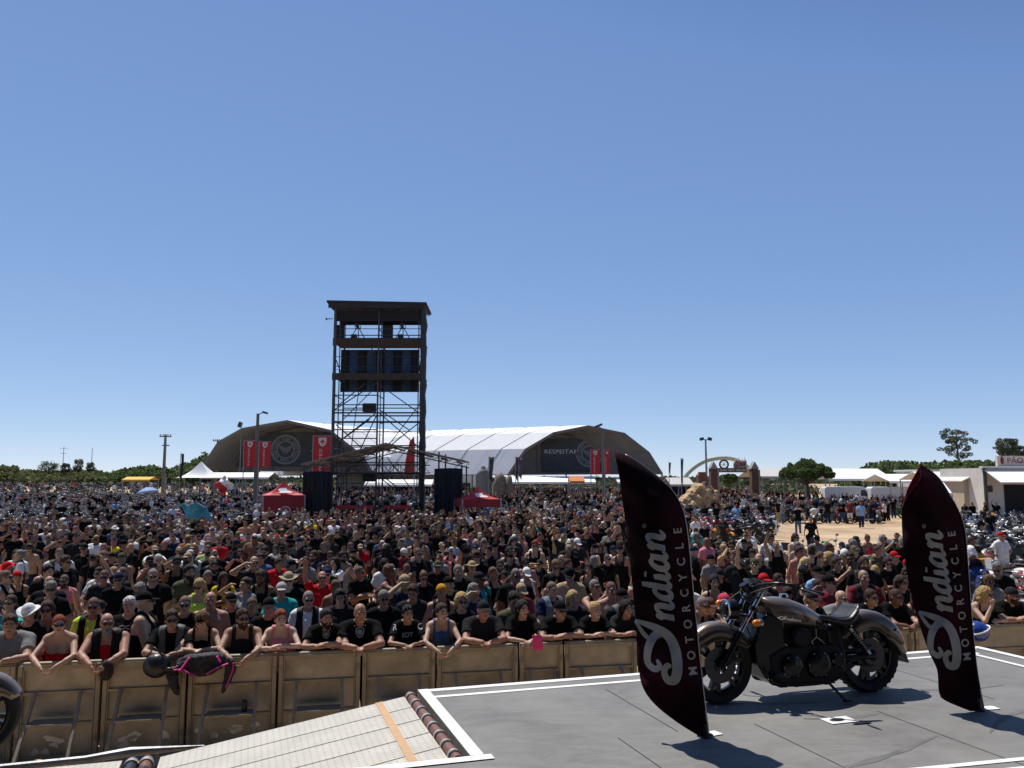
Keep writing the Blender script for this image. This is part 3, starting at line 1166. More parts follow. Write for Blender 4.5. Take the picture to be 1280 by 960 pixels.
PX_B = [-95, 24, 130, 236, 348, 452, 545, 648, 704, 796, 880, 968, 1056, 1142, 1216, 1303, 1390]
bar_protos = {}
shade = ['left edge of the photo', 'red strapless woman', 'grey bearded biker', 'backward cap girl', 'sleeveless black man', 'curly bearded man', 'boy in black',
         'dark peaked cap man', 'pink flyer woman', 'black cap man', 'left feather flag', 'front wheel of the motorcycle', 'tank of the motorcycle', 'seat of the motorcycle', 'right feather flag', 'curly blonde woman']


def barr_x(px):
    r = ray(px, 815)
    k = r.x / r.y
    return k * YB0 / (1 - YBS * k)


for i in range(len(PX_B) - 1):
    x0, x1 = barr_x(PX_B[i]), barr_x(PX_B[i + 1])
    w = (x1 - x0) / math.cos(BROT) - .012
    pr = make_barrier(w)
    xm = (x0 + x1) / 2
    pr.location = (xm, yb(xm), 0)
    pr.rotation_euler.z = BROT
    tag(pr, 'dirty beige crowd barrier panel in front of the ' + shade[i] if i else 'dirty beige metal crowd barrier panel cut by the left photo edge', 'crowd barrier', 'crowd barrier panels')
    if i < 6:
        mb = MB()
        for q in range(5):
            cx = random.uniform(-w * .36, w * .36)
            zz = random.uniform(.08, .28)
            n = 7
            pl = [(cx + random.uniform(.03, .11) * math.cos(6.28 * j / n), -.0095, zz + random.uniform(.015, .06) * math.sin(6.28 * j / n)) for j in range(n)]
            mb.prism(pl, (0, .002, 0))
        mb.build('worn_patch', M_SHINE, pr)


def rail_pt(px, py, out=.05, z=None):
    """a point on the stage side of the barrier seen at px, py"""
    r = ray(px, py)
    o = Vector((0, 0, EYE))
    t = (YB0 - out / math.cos(BROT)) / (r.y - YBS * r.x)
    return o + r * t


NB = Vector((math.sin(BROT), -math.cos(BROT), 0))
TB = Vector((math.cos(BROT), math.sin(BROT), 0))
# the cap held over the rail
p = rail_pt(133, 838, .12)
mb = MB()
mb.ell((0, 0, 0), (.085, .055, .125), 14, 9)
mb.mat(1).ell((-.03, -.052, .03), (.022, .008, .022), 10, 6)
o = mb.build('baseball_cap', [mat('cap_cloth', (.02, .011, .009), .8), M_STRUT], smooth=True, loc=p, rz=BROT)
tag(o, 'dark baseball cap dangling over the rail from the hand of the grey bearded biker', 'cap')
# black helmet-like bag on the rail
p = rail_pt(196, 832, .16)
mb = MB().ell((0, 0, 0), (.165, .12, .15), 18, 11)
bg = mb.build('bag', mat('glossy_black_fabric', (.012, .012, .014), .4, bump=.5, bscale=14), smooth=True, loc=p, rz=BROT)
MB().tube([(-.1, -.06, .13), (-.02, -.1, .24), (.08, -.06, .12)], .012, 8).build('strap', M_BLACK, bg, smooth=True)
MB().tube([(.1, -.09, -.03), (.24, -.06, -.04)], [.028, .02], 8).mat(1).tube([(.20, -.10, -.02), (.27, -.09, .01)], .008, 6).build('buckle', [M_BLACK, M_CHROME], bg, smooth=True)
tag(bg, 'black bag hanging on the barrier below the denim waistcoat man', 'bag')


def draped(name, outline, thick, m, bulge, label, cat, parent=None):
    """a limp garment hanging over the rail: an outline in rail metres, puffed to a real thickness"""
    mb = MB()
    n = len(outline)
    cx = sum(q[0] for q in outline) / n
    cz = sum(q[1] for q in outline) / n
    rings = [(1.0, 0.0), (.9, .6), (.7, .85), (.4, 1.0)]
    vs, fs = [], []
    for side in (-1, 1):
        base_ = len(vs)
        for (sc, t) in rings:
            for (x, z) in outline:
                X, Z = cx + (x - cx) * sc, cz + (z - cz) * sc
                vs.append((X, side * thick * t + bulge * math.sin(X * 23) * math.sin(Z * 19) * t, Z))
        vs.append((cx, side * thick, cz))
        for k in range(len(rings) - 1):
            for j in range(n):
                fs.append((base_ + k * n + j, base_ + k * n + (j + 1) % n, base_ + (k + 1) * n + (j + 1) % n, base_ + (k + 1) * n + j))
        for j in range(n):
            fs.append((base_ + 3 * n + j, base_ + 3 * n + (j + 1) % n, len(vs) - 1))
    mb.add(vs, fs)
    o_ = mb.build(name, m, parent, smooth=True)
    o_.modifiers.new('soft', 'SUBSURF').levels = 3
    o_.modifiers['soft'].render_levels = 3
    for sz, st in ((.13, .055), (.05, .022)):
        tx = bpy.data.textures.new('folds', 'CLOUDS')
        tx.noise_scale = sz
        tx.noise_basis = 'VORONOI_F1' if sz > .1 else 'ORIGINAL_PERLIN'
        dm = o_.modifiers.new('folds', 'DISPLACE')
        dm.texture = tx
        dm.strength = st
        dm.mid_level = .45
    return o_


p = rail_pt(254, 829, .16)
jc = thing('riding_jacket', p, 'black riding jacket with pink stripes draped over the rail below the backward cap girl', 'jacket', rz=BROT)
M_JACK = mat('jacket_textile', (.017, .017, .019), .75, bump=.6, bscale=12)
M_PINK = mat('pink_panel', (.62, .03, .25), .6, bump=.4, bscale=14)
draped('body_panel', [(-.36, .02), (-.25, .10), (0, .13), (.22, .12), (.31, .04), (.24, -.07), (.08, -.16), (-.08, -.17), (-.22, -.10), (-.34, -.05)], .075, M_JACK, .03, '', '', jc)
draped('sleeve', [(.24, .08), (.36, .05), (.40, -.05), (.36, -.20), (.26, -.38), (.22, -.40), (.26, -.22), (.27, -.05)], .055, M_JACK, .012, '', '', jc)
draped('sleeve', [(-.38, .0), (-.30, -.04), (-.31, -.2), (-.24, -.38), (-.29, -.40), (-.40, -.24), (-.44, -.1)], .055, M_JACK, .012, '', '', jc)
for pts, w in (([(-.15, -.098, .10), (-.20, -.112, .02), (-.25, -.10, -.05)], .034), ([(-.33, -.07, -.05), (-.22, -.108, -.055), (-.06, -.105, -.13)], .03),
               ([(.17, -.095, .10), (.22, -.10, .02)], .042), ([(.06, -.105, -.11), (.16, -.108, -.05), (.31, -.07, .0)], .032), ([(.37, -.056, .0), (.36, -.06, -.1), (.29, -.058, -.30)], .018)):
    MB().tube([Vector(q) for q in catmull(pts, 5)], w, 6, ry=.010).build('pink_stripe', M_PINK, jc, smooth=True)
# flyer
p = rail_pt(671, 802, .14)
mb = MB().grid(lambda u, v: (-.065 + .13 * u + .02 * v, -.02 * math.sin(u * 3) - .01, .09 - .2 * v), 6, 6)
o = mb.build('flyer', mat('pink_paper', (.80, .04, .22), .6), smooth=True, loc=p, rz=BROT)
md = o.modifiers.new('thickness', 'SOLIDIFY'); md.thickness = .002
tag(o, 'bright pink paper flyer held over the rail by a dark haired woman', 'flyer')
# drinks can on the step shelf, bottle
p = rail_pt(306, 875, .20)
o = MB().lathe([(0, -.07), (.03, -.07), (.033, -.06), (.033, .06), (.028, .07), (0, .07)], (0, 0, 0), 'z', 16).build('drinks_can', mat('dark_can', (.03, .035, .03), .35, .6), smooth=40, loc=(p.x, p.y, .57))
tag(o, 'small dark drinks can standing on the step of the barrier', 'can')
# blue helmet hung on the rail behind the right flag
p = rail_pt(1222, 789, .22)
hm = MB().ell((0, 0, 0), (.17, .155, .15), 20, 12, rot=(0, .3, 0)).build('helmet', mat('blue_gloss', (.02, .06, .28), .25, coat=.5), smooth=True, loc=p, rz=BROT)
MB().tube([(math.cos(q) * .172, math.sin(q) * .158 - .002, .02 + .06 * math.cos(q)) for q in [R(a) for a in range(0, 361, 20)]], .012, 6).build('white_band', M_WHITE, hm, smooth=True)
tag(hm, 'shiny blue helmet with a white band hanging on the rail beside the right feather flag', 'helmet')



# ---------------------------------------------------------------- the two feather flags
SCRIPT = {
    'I': [[(-1.25, 1.42, .12), (-1.62, 1.30, .24), (-1.80, 1.62, .28), (-1.42, 2.0, .30), (-.75, 1.92, .34), (-.15, 1.62, .36), (.22, 1.22, .34), (.1, .95, .18)],
          [(-.2, 1.55, .14), (.25, 2.02, .20), (1.02, 2.46, .12)],
          [(1.05, 2.46, .12), (.80, 1.75, .26), (.48, 1.02, .36), (.02, .46, .44), (-.75, .20, .48), (-1.75, .20, .46), (-2.42, .45, .42), (-2.45, .90, .34), (-1.98, 1.06, .28), (-1.62, .82, .24), (-1.70, .58, .16)]],
    'n': [[(.0, .72, .12), (.16, 1.0, .22), (.2, .6, .26), (.18, 0, .26)], [(.2, .55, .18), (.45, .95, .2), (.72, .98, .24), (.8, .6, .26), (.78, .2, .26), (.95, .0, .2), (1.2, .22, .12)]],
    'd': [[(.62, .9, .16), (.35, 1.0, .22), (.1, .65, .26), (.12, .2, .26), (.38, .0, .22), (.66, .3, .18)], [(.72, 1.75, .2), (.72, 1.0, .26), (.72, .3, .26), (.9, .0, .2), (1.15, .2, .12)]],
    'i': [[(.08, .95, .2), (.12, .5, .27), (.12, .2, .26), (.28, .0, .2), (.5, .2, .12)], [(.14, 1.38, .24), (.17, 1.52, .24)]],
    'a': [[(.62, .9, .16), (.35, 1.0, .22), (.1, .65, .26), (.12, .2, .26), (.38, .0, .22), (.66, .3, .18)], [(.74, 1.0, .22), (.72, .5, .27), (.74, .2, .26), (.9, .0, .2), (1.15, .2, .12)]],
}
ADV = [('I', 0), ('n', .95), ('d', 2.15), ('i', 3.32), ('a', 3.86), ('n', 5.02)]


def script_polys(shear=.30):
    """the script word as ribbons of quads, lower-case height 1"""
    polys = []
    for ch, adv in ADV:
        for st in SCRIPT[ch]:
            c = catmull(st, 7)
            L_, R_ = [], []
            for i, q in enumerate(c):
                t = c[min(i + 1, len(c) - 1)][:2] - c[max(i - 1, 0)][:2]
                t = t / (np.linalg.norm(t) + 1e-9)
                n = np.array((-t[1], t[0])) * max(q[2], .06) * .69
                for S_, sg in ((L_, 1), (R_, -1)):
                    w = q[:2] + n * sg
                    S_.append((adv + w[0] + shear * w[1] * (.6 if ch != 'I' else 0), w[1]))
            for i in range(len(c) - 1):
                polys.append((R_[i], R_[i + 1], L_[i + 1], L_[i]))
    return polys


M_FLAG = mat('maroon_black_flag_cloth', (.006, .002, .003), .85, col2=(.032, .005, .011), vscale=1.5, bump=.25, bscale=7, spec=.06)
M_FLAGR = mat('red_flag_cloth', (.30, .02, .03), .7, trans=.1)
M_SILVER = mat('silver_print', (.25, .247, .24), .55, var=.1, vscale=9)


def feather(base_px, left, right, text_org, text_end, scale, mot0, mot1, msz, label, bow, redtip=False):
    """left / right: measured edges from tip to foot; a bowed cloth between them on a bent pole"""
    bp = ground(*base_px, DECK)
    d0 = bp.y
    root = thing('feather_flag', bp, label, 'flag', 'feather flags on the stage')
    left = [np.array(q) for q in catmull(left, 8)]
    right = [np.array(q) for q in catmull(right, 8)]

    def res(c, n):
        c = np.array(c)
        s = np.concatenate([[0], np.cumsum(np.linalg.norm(np.diff(c, axis=0), axis=1))])
        t = np.linspace(0, s[-1], n)
        return np.stack([np.interp(t, s, c[:, 0]), np.interp(t, s, c[:, 1])], 1)

    NV, NU = 60, 16
    Lr, Rr = res(left, NV + 1), res(right, NV + 1)
    ytop, ybot = base_px[1] - 345, base_px[1]

    def depth(px, py):
        v = np.clip((ybot - py) / 345., 0, 1)
        xc = np.interp(py, Rr[:, 1], Rr[:, 0])
        w = np.clip((xc - px) / 80., 0, 1.2)
        return d0 + bow[0] * v + bow[1] * math.sin(math.pi * w) * (.5 + .5 * v) + .035 * math.sin(v * 13 + w * 4) * w + .016 * math.sin(v * 31 - w * 7) + .010 * math.sin(v * 57 + w * 15) * w

    def pt(px, py, off=0):
        return at(px, py, depth(px, py) + off) - bp

    rows = []
    for j in range(NV + 1):
        rows.append([Lr[j] * (1 - i / NU) + Rr[j] * (i / NU) for i in range(NU + 1)])
    mb = MB()
    mb.grid(lambda u, v: pt(*rows[round(v * NV)][round(u * NU)]), NU, NV)
    cl = mb.build('flag_cloth', M_FLAG, root, smooth=True)
    sd = cl.modifiers.new('thickness', 'SOLIDIFY')
    sd.thickness = .006
    # pole along the right edge
    pl = [pt(q[0] + .6, q[1], .012) for q in Rr[2:]]
    MB().tube(pl + [Vector((0, 0, .02))], [.008] * 10 + [.012] * (len(pl) - 10) + [.016], 8).build('pole', M_GREYSTEEL, root, smooth=True)
    MB().tube([p_ + Vector((-.012, .004, 0)) for p_ in pl[:-5]], [.013] * 10 + [.021] * (len(pl) - 15), 8).build('pole_sleeve', M_FLAG, root, smooth=True)
    MB().lathe([(.0, .10), (.022, .10), (.028, .022), (.062, .014), (.066, 0), (0, 0)], (0, .01, 0), 'z', 20).build('flag_foot', M_BLACK, root, smooth=40)
    o, e = np.array(text_org, float), np.array(text_end, float)
    ud = (e - o) / 6.2                      # one unit along the word
    vd = np.array((-scale, 0.0)) + np.array((0, scale * .02))
    mb = MB()
    for pl_ in script_polys():
        mb.add([pt(*(o + ud * a + vd * b_), -.009) for (a, b_) in pl_], [(0, 1, 2, 3)])
    mb.build('lettering', M_SILVER, root, fix=False)
    m0, m1 = np.array(mot0, float), np.array(mot1, float)
    mb = MB()
    md = (m1 - m0) / 9
    un = md / np.linalg.norm(md)
    vn = np.array((un[1], -un[0]))
    for k, chr_ in enumerate('MOTORCYCLE'):
        vs, fs = text_mesh(chr_, 1.0, offset=.022)
        c = m0 + md * k
        mb.add([pt(*(c + un * (q.x * msz) + vn * (q.y * msz)), -.009) for q in vs], fs)
    vs, fs = text_mesh('®', .5)
    c = e + ud * .35 + vd * 1.0
    mb.add([pt(*(c + un * (q.x * msz) + vn * (q.y * msz)), -.009) for q in vs], fs)
    mb.build('lettering', M_SILVER, root, fix=False)
    if redtip:
        pp = [(1149.5, 583), (1141, 598), (1134, 612), (1128, 634), (1134, 624), (1143, 614), (1152, 604)]
        vs = [at(q[0], q[1], d0 + .10) - bp for q in pp]
        MB().prism(vs, (0, .006, 0)).build('folded_edge', M_FLAGR, root)
    return root


feather((882, 921), [(768, 564), (773, 590), (780, 640), (787, 700), (794, 770), (798, 830), (803, 858), (818, 880), (845, 902), (874, 920)],
        [(768, 564), (786, 571), (808, 586), (830, 604), (848, 628), (857, 660), (863, 720), (869, 780), (875, 840), (881, 890), (885, 921)],
        (846, 797), (829, 664), 20, (871, 838), (852, 663), 14.5,
        'tall black feather flag with silver script lettering standing left of the motorcycle', (.10, -.16))
feather((1224, 888), [(1150, 579), (1150, 598), (1141, 611), (1131, 626), (1127, 645), (1131, 700), (1143, 760), (1160, 812), (1172, 838), (1174, 866), (1182, 876), (1213, 889)],
        [(1150, 579), (1163, 589), (1176, 602), (1195, 635), (1204, 660), (1208, 700), (1213, 770), (1219, 830), (1224, 862), (1229, 888)],
        (1194.5, 784), (1176, 664), 17.5, (1213, 820), (1194, 667), 13,
        'tall black feather flag with silver script lettering standing right of the motorcycle', (.10, -.14), True)
# ---------------------------------------------------------------- the show motorcycle (front towards -x, near side -y)
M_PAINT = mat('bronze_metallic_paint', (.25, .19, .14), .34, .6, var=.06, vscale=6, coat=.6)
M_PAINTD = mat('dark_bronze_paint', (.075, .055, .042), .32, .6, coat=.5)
M_GLOSSB = mat('gloss_black', (.005, .005, .0055), .25, spec=.35)
M_ENG = mat('black_engine_casting', (.006, .006, .0065), .55, spec=.25, bump=.1, bscale=80)
M_SEATL = mat('black_seat_leather', (.020, .020, .022), .36, bump=.18, bscale=70)
M_AMBER = mat('amber_lens', (.75, .20, .02), .15)
M_CABLE = mat('black_cable', (.012, .012, .012), .5)
M_LAMPG = mat('headlight_glass', (.35, .37, .40), .08, .3)
M_DISC = mat('dark_disc_steel', (.06, .06, .062), .4, .8)
M_GREYM = mat('polished_alloy', (.42, .42, .43), .28, 1.0)


def fender_mesh(cx, cz, r, a0, a1, w, skirt, th=.006, flare=0.0, n=28):
    """an arched mudguard: U-shaped section swept about the axle"""
    sec = [(-w / 2, -skirt), (-w / 2, -.035), (-w * .43, -.010), (-w * .25, .002), (0, .006), (w * .25, .002), (w * .43, -.010), (w / 2, -.035), (w / 2, -skirt)]
    mb = MB()

    def P(u, v):
        a = R(a0 + (a1 - a0) * u)
        k = v * (len(sec) - 1)
        y, dr = sec[round(k)]
        rr = r + dr + flare * max(0, u - .75)
        sk = 1 - .5 * max(0, (abs(u - .5) - .3) / .2)
        if round(k) in (0, len(sec) - 1):
            rr = r - skirt * sk
        return (cx + rr * math.cos(a), y, cz + rr * math.sin(a))
    mb.grid(P, n, len(sec) - 1)
    return mb


def wheel(root, name, cx, r, w, disc_side):
    wl = link(name, None, root)
    wl.location = (cx, 0, r)
    h = w / 2
    prof = [(r - .085, -h * .55), (r - .05, -h * .92), (r - .022, -h), (r - .006, -h * .72), (r, -h * .35), (r, h * .35), (r - .006, h * .72), (r - .022, h), (r - .05, h * .92), (r - .085, h * .55)]
    mb = MB().lathe(prof, (0, 0, 0), 'y', 48)
    for k in range(36 if w > .15 else 0):    # tread blocks
        a = 2 * math.pi * k / 36
        for s in (-1, 1):
            mb.box(((r - .001) * math.cos(a), s * h * .42, (r - .001) * math.sin(a)), (.012, h * .5, .026), (0, -a, 0))
    mb.build('tyre', M_RUBBER, wl, smooth=35)
    ri = r - .085
    mb = MB().lathe([(ri + .012, -h * .62), (ri - .012, -h * .66), (ri - .03, -h * .3), (ri - .03, h * .3), (ri - .012, h * .66), (ri + .012, h * .62)], (0, 0, 0), 'y', 40)
    mb.lathe([(0, -h * .8), (.045, -h * .8), (.05, -h * .4), (.05, h * .4), (.045, h * .8), (0, h * .8)], (0, 0, 0), 'y', 20)
    for k in range(6):
        for dd in (-.16, .16):
            a = 2 * math.pi * k / 6 + .3
            mb.bar((.045 * math.cos(a), -h * .25, .045 * math.sin(a)), ((ri - .015) * math.cos(a + dd), -h * .3, (ri - .015) * math.sin(a + dd)), .046, .036)
    mb.build('rim', M_GLOSSB, wl, smooth=35)
    dr = .155
    mb = MB().lathe([(dr, -.003), (dr, .003), (dr - .085, .003), (dr - .085, -.003)], (0, disc_side * h * .95, 0), 'y', 36, closed=True)
    for k in range(6):
        a = 2 * math.pi * k / 6
        mb.bar((.04 * math.cos(a), disc_side * h * .9, .04 * math.sin(a)), ((dr - .04) * math.cos(a + .2), disc_side * h * .95, (dr - .04) * math.sin(a + .2)), .012, .005)
    mb.build('brake_disc', M_DISC, wl, smooth=35)
    return wl


def make_cruiser(label):
    root = thing('motorcycle', (0, 0, 0), label, 'motorcycle')
    FX, RX = -.79, .78
    wheel(root, 'front_wheel', FX, .335, .135, -1)
    wheel(root, 'rear_wheel', RX, .335, .165, -1)
    # fenders
    f = fender_mesh(FX, .335, .366, 26, 156, .185, .15).build('front_fender', M_PAINT, root, smooth=50)
    f.modifiers.new('thickness', 'SOLIDIFY').thickness = .006
    mbf = fender_mesh(FX, .335, .3685, 30, 150, .192, .143)
    v2 = MB()
    for k in (0, 7):
        for i in range(28):
            v2.add([mbf.v[k * 29 + i], mbf.v[k * 29 + i + 1], mbf.v[(k + 1) * 29 + i + 1], mbf.v[(k + 1) * 29 + i]], [(0, 1, 2, 3)])
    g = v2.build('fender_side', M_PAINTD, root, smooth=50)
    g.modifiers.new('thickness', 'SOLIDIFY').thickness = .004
    f = fender_mesh(RX, .335, .405, 0, 172, .235, .17, flare=.0).build('rear_fender', M_PAINT, root, smooth=50)
    f.modifiers.new('thickness', 'SOLIDIFY').thickness = .007
    mb = fender_mesh(RX, .335, .409, 14, 152, .243, .165)
    v2 = MB()
    nv = 29
    for k in range(8):
        for i in range(28):
            if k in (0, 7):
                v2.add([mb.v[k * nv + i], mb.v[k * nv + i + 1], mb.v[(k + 1) * nv + i + 1], mb.v[(k + 1) * nv + i]], [(0, 1, 2, 3)])
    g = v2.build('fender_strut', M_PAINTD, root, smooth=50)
    g.modifiers.new('thickness', 'SOLIDIFY').thickness = .006
    mb = MB()
    for a in (38, 128):
        mb.ell((RX + .36 * math.cos(R(a)), -.125, .335 + .36 * math.sin(R(a))), (.013, .008, .013), 10, 6)
    mb.build('fender_bolt', M_GREYM, root, smooth=True)
    # tail light and plate holder
    mb = MB().ell((RX + .425, 0, .42), (.022, .05, .03), 12, 8).build('tail_light', mat('red_lens', (.4, .01, .01), .15), root, smooth=True)
    MB().box((RX + .40, 0, .30), (.012, .17, .12), (0, -.35, 0)).bar((RX + .40, 0, .40), (RX + .38, 0, .30), .03, .02).build('plate_holder', M_BLACK, root)
    # fork
    hd = Vector((-.385, 0, .915))
    ax = Vector((FX, 0, .335))
    up = (hd - ax)
    un = up.normalized()
    for s in (-1, 1):
        y = s * .112
        fo = MB().tube([ax + Vector((0, y, 0)), ax + un * .34 + Vector((0, y, 0))], .030, 16).build('fork_lower', M_GLOSSB, root, smooth=40)
        MB().tube([ax + un * .33 + Vector((0, y, 0)), hd + un * .04 + Vector((0, y, 0))], .0215, 16).build('fork_tube', M_CHROME, root, smooth=40)
        MB().tube([ax + un * .56 + Vector((0, y, 0)), ax + un * .60 + Vector((0, y, 0))], .036, 14).build('fork_clamp', M_GLOSSB, root, smooth=40)
    tb = MB()
    for t in (.50, .69):
        c = ax + un * t
        tb.bar(c + Vector((0, -.13, 0)), c + Vector((0, .13, 0)), .05, .035)
    tb.build('triple_clamp', M_GLOSSB, root, bevel=.008)
    MB().bar((FX - .01, -.095, .33), (FX + .12, -.115, .42), .05, .05).ell((FX + .07, -.105, .40), (.06, .03, .04), 12, 8).build('brake_caliper', M_ENG, root, smooth=40)
    # headlight
    hl = Vector((-.62, 0, .80))
    h_ = MB()
    prof = [(.0, .10), (.045, .085), (.075, .05), (.088, 0), (.090, -.045), (.084, -.05)]
    h_.lathe([(r_, -x_) for r_, x_ in prof][::-1], (0, 0, 0), 'x', 28)
    o = h_.build('headlight', M_GLOSSB, root, smooth=40, loc=hl)
    o.rotation_euler = (0, 0, math.pi)
    o.rotation_euler = (0, .05, 0)
    MB().lathe([(.086, -.052), (.05, -.062), (0, -.066)], (0, 0, 0), 'x', 28).build('lens', M_LAMPG, o, smooth=True)
    MB().lathe([(.086, -.045), (.094, -.05), (.094, -.062), (.086, -.064)], (0, 0, 0), 'x', 28).build('lamp_ring', M_CHROME, o, smooth=40)
    for c, nm in ((Vector((-.49, -.215, .70)), 1), (Vector((-.60, .215, .84)), -1)):
        t = MB().ell(c, (.045, .034, .032), 14, 9).build('turn_signal', M_AMBER, root, smooth=True)
        MB().lathe([(.0, .0), (.03, .004), (.036, .022), (.034, .03)], c + Vector((.018, 0, 0)), 'x', 16).build('signal_shell', M_GREYM, t, smooth=40)
        MB().tube([c + Vector((.02, 0, 0)), Vector((-.50, (-.11 if nm > 0 else .11), c.z + .0))], .010, 8).build('stalk', M_GLOSSB, t, smooth=True)
    # handlebar
    pts = [(-.40, -.05, .99), (-.37, -.12, 1.02), (-.27, -.30, 1.04), (-.10, -.40, .985), (.06, -.44, .945)]
    for s in (-1, 1):
        c = catmull([(x, -y * s, z) for x, y, z in pts], 6)
        MB().tube([Vector(q) for q in c], .0125, 12).build('handlebar', M_GLOSSB, root, smooth=40)
        e, e0 = Vector(c[-1]), Vector(c[-7])
        MB().tube([e0, e], [.018, .019], 14).tube([e0 - (e - e0) * .12, e0], .026, 12).build('grip', M_RUBBER, root, smooth=40)
        l0 = e0 - (e - e0) * .1
        MB().tube([l0 + Vector((-.03, 0, .005)), l0 + Vector((-.02, s * .02, .01)), e + Vector((-.055, s * .01, .0))], [.008, .008, .006], 8).build('lever', M_GREYM, root, smooth=True)
        ms = MB().tube([l0, l0 + Vector((-.02, s * .03, .08)), l0 + Vector((-.05, s * .07, .155))], .006, 8).build('mirror_stem', M_GLOSSB, root, smooth=True)
        MB().ell(l0 + Vector((-.05, s * .09, .185)), (.016, .075, .042), 18, 8, rot=(R(18 * s), 0, 0)).build('mirror', M_GLOSSB, ms, smooth=True)
        MB().tube([Vector(q) for q in catmull([l0, l0 + Vector((-.10, -s * .05, .05)), (-.46, s * .08, .94), (-.42, s * .05, .80)], 6)], .006, 6).build('control_cable', M_CABLE, root, smooth=True)
    MB().tube([(-.40, -.07, .985), (-.40, .07, .985)], .022, 12).bar((-.40, -.04, .90), (-.40, -.04, .985), .03).bar((-.40, .04, .90), (-.40, .04, .985), .03).build('riser', M_GLOSSB, root)
    g = MB().lathe([(0, .03), (.046, .03), (.05, .0), (.044, -.04), (0, -.05)], (0, 0, 0), 'z', 24).build('speedometer', M_GLOSSB, root, smooth=40, loc=(-.455, 0, 1.0))
    g.rotation_euler = (0, -.5, 0)
    # tank: ringed loft, broad and round in front, falling to the seat
    st = [(-.30, .845, .03, .05), (-.285, .815, .085, .085), (-.22, .775, .135, .125), (-.10, .755, .152, .138), (.05, .725, .142, .122), (.18, .69, .112, .098), (.28, .655, .075, .07), (.33, .635, .04, .045)]
    mb = MB()
    nr = 26
    sts = catmull(st, 4)

    def tank_pt(x, cz, hw, hh, q):
        y = math.copysign(abs(math.cos(q)) ** .72, math.cos(q)) * hw
        s_ = math.sin(q)
        z = cz + (hh * abs(s_) ** .85 if s_ > 0 else -hh * .95 * abs(s_) ** .7)
        return (x, y, z)
    mb.grid(lambda u, v: tank_pt(*sts[round(v * (len(sts) - 1))], 2 * math.pi * u), nr, len(sts) - 1)
    for k in (0, -1):
        x, cz, hw, hh = sts[k]
        mb.add([tank_pt(x, cz, hw, hh, 2 * math.pi * j / nr) for j in range(nr)], [list(range(nr))])
    tk = mb.build('fuel_tank', M_PAINT, root, smooth=50)
    # darker lower side panel with the script name
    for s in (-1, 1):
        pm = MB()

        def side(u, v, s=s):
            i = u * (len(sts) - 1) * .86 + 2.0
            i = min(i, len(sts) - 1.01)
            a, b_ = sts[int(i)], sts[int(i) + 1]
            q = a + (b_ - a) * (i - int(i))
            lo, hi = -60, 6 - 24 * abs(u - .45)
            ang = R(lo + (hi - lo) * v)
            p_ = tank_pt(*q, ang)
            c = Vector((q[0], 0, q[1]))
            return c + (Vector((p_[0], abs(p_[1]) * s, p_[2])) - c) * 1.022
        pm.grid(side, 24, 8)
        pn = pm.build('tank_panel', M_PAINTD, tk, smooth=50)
        lm = MB()
        for pl in script_polys(.4):
            vs = []
            for (a, b_) in pl:
                u = .24 + (a + 2.6) / 9.0 * .30
                if s > 0:
                    u = .54 - (a + 2.6) / 9.0 * .30
                v = .66 + b_ * .085
                p_ = Vector(side(u, v))
                vs.append(p_ + Vector((0, s * .004, 0)))
            lm.add(vs, [(0, 1, 2, 3)])
        lm.build('tank_lettering', mat('bright_badge', (.75, .74, .72), .3, .6), pn, fix=False)
    MB().lathe([(0, .03), (.034, .028), (.04, .01), (.042, 0)], (-.06, 0, .892), 'z', 24).build('fuel_cap', M_CHROME, tk, smooth=40)
    # seat: a scooped solo saddle
    ss = catmull([(.24, .70, .05, .03), (.33, .690, .095, .040), (.43, .665, .150, .042), (.53, .665, .168, .050), (.60, .705, .165, .062), (.645, .762, .150, .050), (.665, .80, .12, .020)], 5)
    mb = MB()

    def seat_pt(q, a):
        x, cz, hw, hh = q
        y = math.copysign(abs(math.cos(a)) ** .6, math.cos(a)) * hw
        z = cz + hh * math.copysign(abs(math.sin(a)) ** .75, math.sin(a)) - .018 * max(0, 1 - (y / max(hw, .01)) ** 2) * (math.sin(a) > 0)
        return (x, y, z)
    mb.grid(lambda u, v: seat_pt(ss[round(v * (len(ss) - 1))], 2 * math.pi * u), 28, len(ss) - 1)
    for k in (0, -1):
        mb.add([seat_pt(ss[k], 2 * math.pi * j / 28) for j in range(28)], [list(range(28))])
    se = mb.build('seat', M_SEATL, root, smooth=50)
    MB().tube([Vector(seat_pt(q, R(52))) + Vector((0, 0, .003)) for q in ss[6:-3]], .0035, 6).tube([Vector(seat_pt(q, R(128))) + Vector((0, 0, .003)) for q in ss[6:-3]], .0035, 6).build('piping', M_BLACK, se, smooth=True)
    # frame
    mb = MB()
    for s in (-1, 1):
        for c in ([(-.40, s * .035, .86), (-.42, s * .10, .60), (-.36, s * .13, .25), (-.25, s * .14, .15), (.30, s * .14, .15), (.44, s * .13, .30), (.42, s * .10, .60)],
                  [(-.38, s * .03, .90), (-.1, s * .05, .70), (.30, s * .09, .60), (.62, s * .10, .58)]):
            mb.tube([Vector(q) for q in catmull(c, 6)], .019, 10)
    mb.build('frame', M_GLOSSB, root, smooth=40)
    # radiator between the down tubes
    mb = MB().box((-.385, 0, .44), (.05, .22, .42), (0, -.10, 0))
    for k in range(14):
        mb.box((-.415 + .003 * k * .1, 0, .27 + k * .025), (.012, .18, .005))
    mb.build('radiator', M_GLOSSB, root, bevel=.006)
    MB().prism([(x, -.14, z) for x, z in [(-.33, .76), (-.42, .70), (-.475, .52), (-.46, .34), (-.38, .20), (-.24, .125), (-.16, .13), (-.16, .70)]], (0, .28, 0)).build('radiator_shroud', M_GLOSSB, root, bevel=.02)
